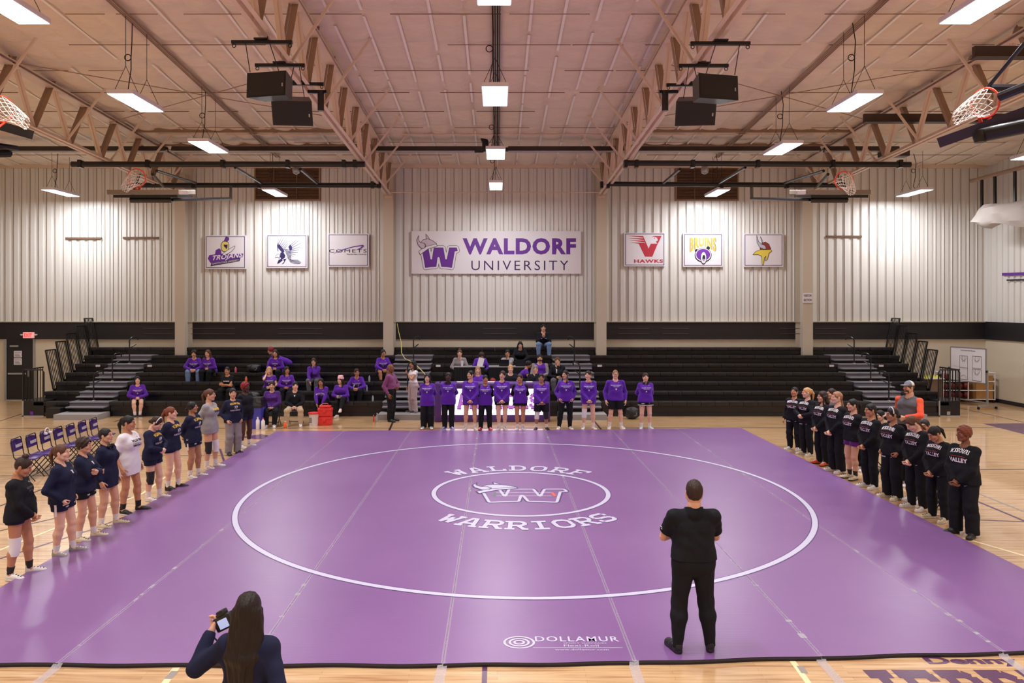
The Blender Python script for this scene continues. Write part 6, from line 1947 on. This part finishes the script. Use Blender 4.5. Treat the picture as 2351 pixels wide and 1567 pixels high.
        if k_ == 'beanie':
            g = SDF((-.12, -.14, -.03), (.12, .15, .19), .006); g.ell((0, .012, .045), (.092, .113, .108), 0); g.cone((-.05, -.02, .12), (.05, .04, .13), .03, .03, .03); g.cut((0, 0, .035), (0, -.15, -1)); g.ripple(.002, 10, 10, 120, 0)
            v_, q_ = g.mesh(); make_obj('beanie', [((v_ * hs) @ RH.T + hc, q_, [mat('knit_pink', rgb(240, 180, 196), .9, bump=(50, .5))], None)], t)
        if k_ == 'cap':
            g = SDF((-.12, -.22, -.03), (.12, .15, .19), .0055); g.ell((0, .012, .05), (.088, .108, .094), 0); g.cut((0, 0, .045), (0, 0, -1))
            g2 = SDF((-.12, -.22, -.03), (.12, .15, .19), .0055); g2.ell((0, -.09, .052), (.074, .105, .012), 0); g.union(g2)
            v_, q_ = g.mesh(); c_ = v_[q_].mean(1); sl_ = ((c_[:, 1] > .0)).astype(int)
            make_obj('cap', [((v_ * hs) @ RH.T + hc, q_, [mat('cap_grey', rgb(120, 122, 140), .8), mat('cap_mesh_white', rgb(222, 216, 210), .8)], sl_)], t)
        if k_ == 'beard':
            g = SDF((-.1, -.14, -.15), (.1, .1, .03), .0055); g.ell((0, -.030, -.060), (.062, .068, .062), 0); g.cone((-.02, -.098, -.046), (.02, -.098, -.046), .008, .008, .01); g.ell((0, -.105, -.062), (.02, .02, .009), .004, '-'); g.cut((0, 0, -.028), (0, .4, 1))
            v_, q_ = g.mesh(); make_obj('beard', [((v_ * hs) @ RH.T + hc, q_, [hair_mat(hcn)], None)], t)
        if k_ == 'headband':
            MB().tube([HD(.088 * math.cos(a), -.02 + .04 * math.sin(a) * 0, .03 + .108 * math.sin(a)) for a in np.linspace(.0, PI, 14)], .009, 6).build('headband', M_WHITE, t, smooth=True)
        if k_ in ('kneeL_white', 'kneeR_white', 'kneeL_black', 'kneeR_black'):
            s = 1 if k_[4] == 'L' else 0
            d1 = unit(hips[s] - kne[s]); d2 = unit(ank[s] - kne[s]); r = .042 * H * (.6 + .4 * wsc)
            MB().tube([kne[s] + d1 * .12 * S, kne[s] + d1 * .05, kne[s], kne[s] + d2 * .06, kne[s] + d2 * .12 * S], [r * 1.12, r * 1.02, r * .98, r * .98, r * .96], 18).build('knee_sleeve', M_WHITE if k_.endswith('white') else M_BLKP, t, smooth=True)
        if k_ == 'white_trim':
            for s in (0, 1):
                p_ = hips[s] + (kne[s] - hips[s]) * .40; d = unit(kne[s] - hips[s]); x_ = unit(np.cross(d, [0, 1, 0])); y_ = np.cross(d, x_)
                r = .060 * H * (.6 + .4 * wsc) + .018
                MB().tube([tuple(p_ + x_ * r * math.cos(a) + y_ * r * math.sin(a)) for a in np.linspace(0, 2 * PI, 20)[:-1]], .008, 5, closed=True).build('hem_trim', M_WHITE, lower)
    t['_w'] = 0
    del t['_w']
    return t, dict(hc=hc, wri=wri, kne=kne, ank=ank, hips=hips, neck=neck, HD=HD, RH=RH, hdir=hdir, S=S, hs=hs, tor=tor, elb=elb)
# ================================================================ the people
def held(t, name, mb, m, loc, rot=(0, 0, 0)):
    o = mb.build(name, m); return o
PW = ('sweat', 'purple', 'waldorf')
GP = 'wrestlers in purple sweatshirts along the far edge of the mat'
far_row = [
 dict(l='wrestler in purple and baggy black trousers wearing headphones, leftmost of the purple line', px=981, foot=984, head=857, hair=('half', 'black'), skin='fair', bottom=('sweatpants', 'black'), arms='behind', extras=('earphones',), shoes=('teal', True), shoe_sole='red', hemdrop=.06),
 dict(l='dark-skinned wrestler in purple sweatshirt, black trousers and violet shoes, hands behind back', px=1029, foot=985, head=854, hair=('tied', 'black'), skin='dark', bottom=('pants', 'black', 'logo'), arms='behind', extras=('neckphones',), shoes=('violet', False), socks=None, bulk=1.05, hemdrop=.04),
 dict(l='wrestler in purple sweatshirt and shorts with raised chin looking left, hands clasped low', px=1080, foot=986, head=850, hair=('lowbun', 'black'), skin='light', bottom=('shorts', 'black', 'logo'), arms='front', yaw=-40, pitch=-8, stance=.14, shoes=('white', True), hemdrop=.05),
 dict(l='shorter wrestler with dark sleeves, black trousers and red shoes in the purple line', px=1114, foot=986, head=860, hair=('pony', 'black'), skin='tan', bottom=('pants', 'black'), arms='behind', yaw=12, sleeve='black', shoes=('redshoe', False), socks=None, shoe_sole='black', hemdrop=.03, stance=.13),  # black sleeve colour stands for shade on the arms behind her back
 dict(l='wrestler in purple sweatshirt and black shorts tilting her head, fingertips together in front', px=1152, foot=986, head=850, hair=('pony', 'dbrown'), skin='fair', bottom=('shorts', 'black', 'logo'), arms='front', yaw=-15, roll=8, shoes=('white', True), stance=.08),
 dict(l='wrestler with dark sleeves and plain black skirt-like shorts, arms behind back', px=1194, foot=986, head=858, hair=('braided', 'dbrown'), skin='tan', bottom=('skirt', 'black'), arms='behind', yaw=-18, sleeve='black', shoes=('white', True), stance=.075),  # sleeves coloured black to put in the shade on her arms
 dict(l='wrestler with black fringe, one white and one black knee sleeve, black shoes', px=1243, foot=987, head=857, hair=('cropped', 'black'), skin='olive', bottom=('long_shorts', 'black', 'logo'), arms='front', yaw=-5, shoes=('black', True), stance=.15, extras=('kneeR_white', 'kneeL_black'), bulk=1.05),
 dict(l='wrestler with long black braids over a purple sweatshirt, hands in trouser pockets', px=1299, foot=985, head=849, hair=('braids', 'black'), skin='light', bottom=('slim', 'black', 'logo'), arms='pocket', yaw=-35, shoes=('white', True), shoe_sole='red', stance=.17, footspread=((-.20, -.05), (.12, 0)), bulk=1.05),
 dict(l='wrestler with coral headphones round her neck and one white knee sleeve', px=1351, foot=985, head=850, hair=('pony', 'dbrown'), skin='fair', bottom=('mini', 'black'), arms='front', yaw=-25, shoes=('white', True), shoe_sole='red', stance=.14, extras=('redphones', 'kneeR_white'), hemdrop=.04),
 dict(l='stocky wrestler with cropped fair hair and glasses, arms hanging at the sides', px=1413, foot=984, head=847, hair=('buzz', 'dblond'), skin='fair', bottom=('long_shorts', 'black'), arms='wide', female=False, shoes=('white', True), stance=.17, extras=('glasses',), bulk=1.08),
 dict(l='wrestler in white-trimmed black shorts, headphones round neck, rightmost of the purple line', px=1482, foot=984, head=855, hair=('tied', 'dbrown'), skin='fair', bottom=('shorts', 'black', 'logo'), arms='behind', shoes=('teal', True), stance=.12, extras=('neckphones', 'white_trim'), bulk=1.12),
]
for d in far_row:
    d = dict(d); l = d.pop('l'); d.setdefault('top', PW)
    T_, J = person(l, h=0, group=GP, vox=.013, **d)
# tattoo bands on one leg of the stocky wrestler are left to the skin bump

GL = 'wrestlers along the left edge of the mat'
NV = ('sweat', 'navy', 'penn')
left_row = [
 dict(l='wrestler with bun, black long-sleeve top and white knee brace, nearest in left line', px=42, foot=1325, head=1046, h=98, hair=('topknot', 'dbrown'), skin='tan', top=('sweat', 'black', 'penn_small'), bottom=('mini', 'navy'), arms='front', pitch=22, extras=('kneeR_white',), shoes=('white', True), socks='black', footspread=((-.10, .06), (.12, -.08))),
 dict(l='wrestler in navy jacket with brown ponytail, second from the viewer in the left line', px=143, foot=1275, head=1019, h=96, hair=('pony', 'brown'), skin='fair', top=('jacket', 'navy', 'logo'), bottom=('shorts', 'navy', 'stripe'), arms='pocket', pitch=-3, shoes=('greyshoe', True), bulk=1.1, footspread=((-.09, .05), (.10, -.10)), shoe_sole='gum'),
 dict(l='curly-haired wrestler in navy jacket with folded arms in the left line', px=193, foot=1240, head=1003, h=96, hair=('curly', 'dbrown'), skin='light', top=('jacket', 'navy', 'logo'), bottom=('shorts', 'black', 'logo'), arms='cross', shoes=('cream', True), footspread=((-.09, .04), (.10, -.10)), shoe_sole='gum'),
 dict(l='wrestler in long navy jacket with headphones round her neck', px=245, foot=1209, head=982, h=90, hair=('tied', 'black'), skin='light', top=('jacket', 'navy'), bottom=('mini', 'navy'), arms='side', pitch=-6, hemdrop=.07, extras=('neckphones',), shoes=('cream', True), bulk=1.12, footspread=((-.11, .04), (.10, -.10))),
 dict(l='wrestler in oversized white t-shirt and black shoes', px=295, foot=1177, head=953, h=84, hair=('pony', 'black'), skin='tan', top=('bigtee', 'white', 'penn_white'), bottom=('mini', 'black'), arms='side', yaw=8, shoes=('black', True), socks='black', footspread=((-.11, .04), (.10, -.12))),
 dict(l='wrestler in navy sweatshirt looking down at her hands, black knee sleeve and hair band', px=350, foot=1147, head=951, h=86, hair=('lowbun', 'dbrown'), skin='fair', top=NV, bottom=('shorts', 'navy'), arms='belly', pitch=30, extras=('kneeR_black', 'headband'), shoes=('white', True), bulk=1.08, footspread=((-.09, .04), (.10, -.08))),
 dict(l='red-haired wrestler with high ponytail in navy sweatshirt, hands behind back', px=394, foot=1123, head=933, h=84, hair=('pony', 'auburn'), skin='fair', top=NV, bottom=('mini', 'navy'), arms='behind', yaw=18, pitch=-5, shoes=('black', True), bulk=1.08, footspread=((-.08, .04), (.10, -.08)), shoe_sole='black'),
 dict(l='wrestler in navy sweatshirt with headphones on her head and striped navy shorts', px=443, foot=1096, head=921, h=82, hair=('lowbun', 'black'), skin='olive', top=NV, bottom=('shorts', 'navy', 'stripe'), arms='behind', yaw=14, pitch=-6, extras=('earphones',), shoes=('white', True), bulk=1.1, hemdrop=.01, footspread=((-.09, .02), (.10, -.06))),
 dict(l='wrestler in grey sweatshirt with black knee sleeve, long brown hair tied back', px=482, foot=1075, head=892, h=82, hair=('pony', 'brown'), skin='light', top=('sweat', 'grey', 'penn_grey'), bottom=('mini', 'black'), arms='behind', yaw=10, extras=('kneeR_black', 'kneeL_white'), shoes=('white', True), hemdrop=.03, footspread=((-.11, .02), (.12, -.06))),
 dict(l='smiling wrestler in navy sweatshirt and baggy grey sweatpants', px=535, foot=1042, head=890, h=46, hair=('tied', 'black'), skin='light', top=NV, bottom=('sweatpants', 'sgrey'), arms='pocket', yaw=-12, shoes=('black', True), socks=None, shoe_sole='black', stance=.11),
 dict(l='wrestler with red hair, black top and navy shorts, farthest of the left line', px=563, foot=1026, head=876, h=62, hair=('curly', 'red'), skin='dark', top=('sweat', 'black'), bottom=('shorts', 'navy'), arms='behind', yaw=5, shoes=('white', True), bulk=1.15, stance=.12),
]
for d in left_row:
    d = dict(d); l = d.pop('l'); foot = d['foot']
    person(l, group=GL, vox=.0095 if foot > 1120 else .011, **d)

GR = 'wrestlers in black sweatshirts along the right edge of the mat'
VL = ('sweat', 'black', 'valley')
right_row = [
 dict(l='wrestler in black sweatshirt with a red collar lifting her chin, farthest of the right line', px=1823, foot=1032, head=888, h=-46, hair=('tied', 'black'), skin='tan', bottom=('pants', 'black', 'logo'), arms='side', pitch=-10, shoes=('white', False), stance=.10),
 dict(l='blonde wrestler with curly ponytail in black, second farthest of the right line', px=1853, foot=1044, head=889, h=-68, hair=('pony', 'blond'), skin='fair', bottom=('pants', 'black', 'logo'), arms='belly', yaw=-25, shoes=('cream', False), stance=.10),
 dict(l='wrestler in black with long brown hair and orange shoes', px=1889, foot=1066, head=897, h=-74, hair=('half', 'dbrown'), skin='light', bottom=('pants', 'black'), arms='front', yaw=-15, shoes=('orangeshoe', True), shoe_sole='black', stance=.11),
 dict(l='wrestler in black with two light brown braids, hands clasped in front', px=1922, foot=1083, head=898, h=-74, hair=('braided', 'lightb'), skin='fair', bottom=('wide', 'black'), arms='front', yaw=-15, shoes=('white', False), stance=.11),
 dict(l='wrestler in black sweatshirt and magenta shorts with bare legs', px=1958, foot=1099, head=915, h=-76, hair=('pony', 'black'), skin='light', bottom=('shorts', 'magenta'), arms='behind', yaw=-15, shoes=('cream', True), socks='black', shoe_sole='black', stance=.08),
 dict(l='wrestler in black with tight cornrow braids looking left, white shoes', px=1999, foot=1119, head=926, h=-74, hair=('braided', 'black'), skin='tan', bottom=('pants', 'black'), arms='front', yaw=-12, shoes=('white', True), stance=.10),
 dict(l='wrestler in black with a black and white headscarf and bun', px=2049, foot=1143, head=935, h=-72, hair=('lowbun', 'black'), skin='olive', bottom=('wide', 'black', 'logo'), arms='pocket', yaw=-15, shoes=('cream', False), stance=.11, extras=('headband',)),
 dict(l='wrestler in black with brown braids bowing her head, hands at her waist', px=2106, foot=1168, head=947, h=-74, hair=('braided', 'brown'), skin='fair', bottom=('pants', 'black', 'logo'), arms='front', yaw=-5, pitch=38, shoes=('white', True), stance=.12),
 dict(l='wrestler in black with high black ponytail looking down', px=2155, foot=1193, head=973, h=-72, hair=('pony', 'black'), skin='tan', bottom=('pants', 'black', 'logo'), arms='front', yaw=-8, pitch=30, shoes=('cream', True), stance=.12),
 dict(l='stocky wrestler with short curly bronze hair in black, nearest of the right line', px=2214, foot=1228, head=976, h=-64, hair=('afro', 'auburn'), skin='brown', bottom=('wide', 'black', 'logo'), arms='front', yaw=-22, shoes=('black', False), socks=None, shoe_sole='black', stance=.13, bulk=1.22),
]
for d in right_row:
    d = dict(d); l = d.pop('l'); foot = d['foot']
    person(l, group=GR, top=VL, vox=.0095 if foot > 1130 else .011, **d)

# standing man on the mat, seen from behind
T_, J = person('large man in black polo and trousers standing on the mat, seen from behind', px=1592, foot=1493, head=1095, footz=MZ, h=180, female=False, skin='light', hair=('man', 'dbrown'),
       top=('polo', 'black'), bottom=('slim', 'black'), shoes=('black', False), socks=None, shoe_sole='black', arms='phone', stance=.17, bulk=1.12, vox=.008, yaw=-6, pitch=-8, footspread=((-.17, .0), (.17, .03)))
mb = MB()
for j, (x, y) in enumerate(((.0, .02), (.01, .0), (.02, -.02))): mb.box(-.255 - .0, -.25, -.03, .03, 1.28 - j * .012, 1.286 - j * .012)
lg = Vector(J['elb'][1] * .55 + (np.array(J['tor'](.118, .005, .262))) * .45)
MB().bevbox(-.004, .004, -.03, .03, -.006, .0, .001).bevbox(-.004, .004, -.025, .025, .010, .016, .001).build('sleeve_logo', M_WHITE, T_, loc=lg + Vector((.068, .0, -.02)))
# photographer in the foreground
x_, y_, _ = P(578, 1567, 5.55)
T_, J = person('woman with very long dark hair in navy jacket taking photographs in the foreground', pos=((572 - VX) * 5.08 / FPX, 5.08, 0), H=1.62, h=172, skin='light', hair=('longer', 'deep'), top=('sweat', 'navy'), bottom=('pants', 'black'),
       arms=('pocket', (.345, -.12, 1.27, (.6, .5, -1), 'curled')), vox=.008, yaw=8, shoes=('black', False), socks=None, shoe_sole='black', bulk=1.0)
w = Vector(J['wri'][1])
Rw = Matrix.Rotation(math.radians(172), 4, 'Z')
cp = Vector(T_.location) + Rw @ (w + Vector((-.085, -.05, .06)))
t = thing('camera', 'black camera with lit rear screen held up in the photographer left hand', 'camera', cp, math.radians(-12))
t.rotation_euler = (0, math.radians(-28), math.radians(-14))
MB().bevbox(-.075, .075, -.035, .035, -.05, .05, .012).build('camera_body', M_BLK2, t, smooth=True)
MB().bevbox(-.03, .03, -.03, .035, .045, .085, .01).build('viewfinder_hump', M_BLK2, t, smooth=True)
MB().tube([(-.005, .03, -.005), (-.005, .13, -.005)], [.036, .040], 18).build('lens', M_BLK2, t, smooth=True)
MB().bevbox(-.035, .045, -.040, -.034, -.035, .028, .002).build('rear_screen', mat('camera_screen', rgb(170, 180, 220), .3, emit=rgb(170, 185, 235), estr=.8), t)
MB().lathe([(.014, .05), (.014, .062), (.01, .064)], 12, (-.055, 0, 0)).build('mode_dial', M_BLK2, t)
MB().tube([(-.07, 0, .03), (-.1, -.05, -.05), (-.06, -.06, -.14)], .006, 6).build('neck_strap', M_BLK2, t)

# coaches and people standing by the bleachers
person('bald man in plum shirt and black trousers standing by the bleacher aisle, facing right', px=897, foot=967, head=834, h=75, female=False, skin='brown', hair=('none', 'black'), top=('shirt', 'plum'), bottom=('pants', 'black'), arms=('side', 'belly'), shoes=('black', False), socks=None, shoe_sole='black', bulk=1.12, vox=.013)
T_, J = person('woman in white top and mauve trousers standing on the aisle step with a microphone', pos=((949 - VX) * 23.85 / FPX, 23.85, .17), H=1.66, h=-55, skin='tan', hair=('longer', 'black'), top=('fitted', 'white'), bottom=('wide', 'mauve'), arms=('side', 'chest'), shoes=('black', False), socks=None, vox=.012, bulk=.92)
w = Vector(J['wri'][1]); p = Vector(T_.location) + Matrix.Rotation(math.radians(-55), 4, 'Z') @ w
o = MB().tube([p + Vector((0, -.02, -.04)), p + Vector((0, -.05, .10))], .012, 8).tube([p + Vector((0, -.05, .10)), p + Vector((0, -.06, .14))], .024, 10).build('microphone', M_BLK2, smooth=True); tag(o, 'black microphone in the hand of the woman in the white top', 'microphone')
person('man in grey cap and grey vest with orange sleeves standing behind the right team line', px=2087, foot=1075, head=873, h=-55, female=False, skin='light', hair=('man', 'brown'), top=('vest', 'dgrey'), sleeve='orange', bottom=('pants', 'black'), arms=('side', 'belly'), shoes=('black', False), socks=None, extras=('cap', 'beard'), yaw=-20, bulk=1.1, vox=.011)
person('dark-haired team member in grey jacket half hidden behind the right team line', px=1909, foot=1046, head=891, h=-60, hair=('pony', 'dbrown'), skin='light', top=('jacket', 'dgrey'), bottom=('pants', 'black'), arms='side', yaw=-20, vox=.013, shoes=('white', False))

# seated on chairs behind the right line
for i, (px, py, lab, kw) in enumerate(((2020, 1078, 'seated woman in black shirt raising one arm to her hair behind the right line', dict(skin='fair', hair=('tied', 'black'), arms=('lap', 'raise'), yaw=10)),
        (2122, 1112, 'seated woman with round glasses in grey shirt behind the right line', dict(skin='tan', hair=('pony', 'black'), arms='lap', yaw=30, extras=('glasses',))),
        (2150, 1150, 'seated person in orange and violet kit bending behind the right line', dict(skin='tan', hair=('tied', 'brown'), arms='knees', lean=25)))):
    x, y, _ = G(px, py)
    person(lab, pos=(x - .0, y, 0), H=1.63, h=-80, seat=.46, top=('sweat', ('black', 'dgrey', 'orange')[i]), bottom=('pants', 'black'), vox=.011, shoes=('white', True), group='team members seated behind the right line', **kw)

# spectators on the bleachers
def spect(lab, px, k, headpx=None, lean=8, h=0, deckdrop=.40, fy=-.42, vox=.014, H=1.63, Yoff=.16, legopen=.11, **kw):
    Y = rowY(k) + Yoff; z = rowZ(k)
    fz = (-deckdrop if k else -z)
    X = (px - VX) * Y / FPX
    fl_ = kw.pop('feet', None) or [(-legopen, fy, fz + .075), (legopen, fy, fz + .075)]
    base = z + fz           # feet plane in the world
    fl_ = [(a, b_, c_ - fz) for a, b_, c_ in fl_]
    return person(lab, pos=(X, Y, base), H=H, h=h, seat=-fz, feet=fl_, vox=vox, lean=lean, **kw)
GS = 'spectators on the bleachers'
spect('spectator in purple sweatshirt and blue jeans, left one of the pair on upper benches', 448, 3, lean=26, h=12, skin='light', hair=('curly', 'black'), top=PW, bottom=('jeans', 'jeans'), arms='knees', shoes=('black', False), shoe_sole='white', group=GS, legopen=.16)
spect('spectator in purple and black trousers, right one of the pair on upper benches', 484, 3, lean=24, h=-8, skin='fair', hair=('long', 'brown'), top=PW, bottom=('pants', 'black'), arms='lap', shoes=('black', False), group=GS)
spect('barelegged spectator with black bob on the lowest bench beside the leftmost aisle', 316, 0, lean=12, h=25, skin='fair', hair=('half', 'black'), top=PW, bottom=('shorts', 'black'), arms='belly', shoes=('black', False), group=GS, legopen=.07)
spect('spectator in black t-shirt with arms folded on a low bench', 525, 1, lean=16, skin='tan', hair=('tied', 'black'), top=('tee', 'black', 'word'), bottom=('pants', 'black'), arms='cross', shoes=('white', False), group=GS)
spect('spectator with wavy blond hair resting her cheek on her hand', 618, 1, lean=14, h=15, skin='fair', hair=('long', 'blond'), top=('tee', 'purple', 'waldorf'), bottom=('pants', 'black'), arms=('cheek', 'lap'), shoes=('white', False), group=GS)
spect('smiling spectator with long dark hair in purple, behind the man in khaki', 659, 1, lean=12, h=10, yaw=20, skin='tan', hair=('long', 'black'), top=PW, bottom=('pants', 'black'), arms='lap', shoes=('black', False), group=GS)
spect('spectator with very long dark hair over a purple sweatshirt on an upper bench', 636, 3, lean=22, skin='light', hair=('longer', 'dbrown'), top=('sweat', 'purple', 'waldorf_small'), bottom=('pants', 'black'), arms='lap', shoes=('black', False), group=GS)
spect('spectator in purple bending over sideways behind the long-haired one', 652, 4, lean=62, h=-60, skin='light', hair=('curly', 'red'), top=('sweat', 'purple'), bottom=('pants', 'black'), arms='down', shoes=('black', False), group=GS)
spect('spectator resting chin on hand in purple with faded black jeans', 722, 2, lean=20, h=5, skin='light', hair=('long', 'dbrown'), top=('sweat', 'purple'), bottom=('jeans', 'dgrey'), arms=('down', 'chin'), shoes=('black', False), group=GS)
spect('barelegged spectator in purple wearing headphones on an upper bench near the column', 877, 3, lean=22, h=20, yaw=10, skin='tan', hair=('tied', 'black'), top=PW, bottom=('shorts', 'black'), arms='knees', extras=('earphones',), shoes=('black', True), socks='black', group=GS)
spect('spectator in purple leaning forearms on knees, looking right', 822, 1, lean=32, h=0, yaw=25, skin='tan', hair=('tied', 'dbrown'), top=PW, bottom=('pants', 'black'), arms='knees', shoes=('white', True), group=GS)
spect('spectator in purple reaching down to the red tool boxes', 741, 0, lean=30, skin='tan', hair=('long', 'black'), top=PW, bottom=('pants', 'black'), arms='down', shoes=('black', False), group=GS, Yoff=.1)
T_, J = spect('spectator in pink beanie with crossed legs looking at a phone', 785, 0, lean=14, h=-5, yaw=-30, skin='fair', hair=('long', 'dbrown'), top=('sweat', 'purple'), bottom=('slim', 'black'), arms='phone', extras=('beanie',), shoes=('pinkslide', False), socks='black', group=GS, feet=[(-.02, -.42, -.395), (.14, -.62, -.18)])
w = (J['wri'][0] + J['wri'][1]) / 2; p = Vector(T_.location) + Vector(w) + Vector((0, -.09, .01))
o = MB().bevbox(-.035, .035, -.004, .004, -.07, .07, .003).build('phone', M_BLK2, loc=p); o.rotation_euler = (-.9, 0, 0); tag(o, 'dark phone held by the spectator in the pink beanie', 'phone')
# staff on folding chairs
for px, py, lab, kw in ((621, 978, 'woman in dark purple hoodie seated on the left folding chair by the bleachers', dict(skin='light', hair=('tied', 'black'), top=('sweat', 'dpurple', 'hoodie'), bottom=('pants', 'black'), bulk=1.15, h=8)),
        (674, 976, 'man in black pullover and khaki trousers seated on the right folding chair', dict(skin='fair', hair=('man', 'black'), female=False, top=('jacket', 'black', 'logo'), bottom=('pants', 'khaki'), h=8, yaw=15, legopen=.2))):
    x, y, _ = G(px, py)
    person(lab, pos=(x, y + .2, 0), H=1.66, seat=.46, lean=10, arms='lap', shoes=('white', False), socks='black', vox=.013, **kw)
# press row and table crew
GQ = 'people behind the scorer and press tables'
spect('man with hands joined at his mouth sitting alone on the topmost bench', 1247, 6, lean=16, H=1.72, female=False, skin='light', hair=('man', 'black'), top=('sweat', 'black', 'word'), bottom=('jeans', 'jeans'), arms='chest', shoes=('white', False), Yoff=.12, fy=-.40, legopen=.19, deckdrop=.34)
spect('woman with a top bun in grey pullover behind the left press table', 1056, 3, lean=24, skin='fair', hair=('topknot', 'brown'), top=('jacket', 'sgrey'), bottom=('pants', 'black'), arms='table', group=GQ, Yoff=.2, bulk=1.05)
spect('person in purple bending over the right end of the left press table', 1100, 3, lean=30, h=15, pitch=35, skin='light', hair=('afro', 'dbrown'), top=('sweat', 'purple'), bottom=('pants', 'black'), arms='table', group=GQ)
spect('person in light grey hoodie resting chin on hand behind the right press table', 1165, 3, lean=24, skin='tan', hair=('tied', 'black'), top=('sweat', 'grey'), bottom=('pants', 'black'), arms=('table', 'chin'), group=GQ, Yoff=.2)
spect('woman in black hoodie behind a laptop on the right press table', 1194, 4, lean=20, pitch=12, skin='fair', hair=('half', 'black'), top=('sweat', 'black'), bottom=('pants', 'black'), arms='table', group=GQ)
spect('large bearded man in purple with grey sleeves behind the scorer table', 1239, 2, lean=10, H=1.8, female=False, skin='light', hair=('man', 'black'), top=('sweat', 'purple'), sleeve='sgrey', bottom=('pants', 'black'), arms='lap', extras=('beard',), bulk=1.25, group=GQ, Yoff=.25)
spect('boy in black jacket with hand at his mouth, rightmost of the table crew', 1280, 2, lean=18, h=-5, H=1.7, female=False, skin='light', hair=('man', 'brown'), top=('jacket', 'black', 'block'), bottom=('jeans', 'dgrey'), arms=('lap', 'chin'), group=GQ)
spect('woman with long dark blond hair in purple between two wrestlers', 1097, 1, lean=8, skin='fair', hair=('long', 'lightb'), top=('sweat', 'purple'), bottom=('pants', 'black'), arms='lap', group=GQ, Yoff=.05)
spect('red-haired person in purple writing at the scorer table', 1138, 0, lean=34, h=-15, pitch=20, H=1.72, skin='fair', hair=('curly', 'red'), top=('sweat', 'purple'), bottom=('pants', 'black'), arms='knees', group=GQ, Yoff=.1)
spect('young man with short blond hair and stubble in black behind the scorer table', 1172, 1, lean=8, H=1.75, female=False, skin='fair', hair=('man', 'blond'), top=('tee', 'black'), bottom=('pants', 'black'), arms='lap', group=GQ)
spect('person in purple with dark hair turned away behind the blond young man', 1189, 2, lean=45, h=90, skin='tan', hair=('afro', 'black'), top=('tee', 'purple'), bottom=('pants', 'black'), arms='knees', group=GQ)
spect('grey-haired man in black jacket holding his chin behind the scorer table', 1229, 1, lean=12, H=1.74, female=False, skin='light', hair=('man', 'grey'), top=('jacket', 'black'), bottom=('pants', 'black'), arms=('lap', 'chin'), group=GQ)
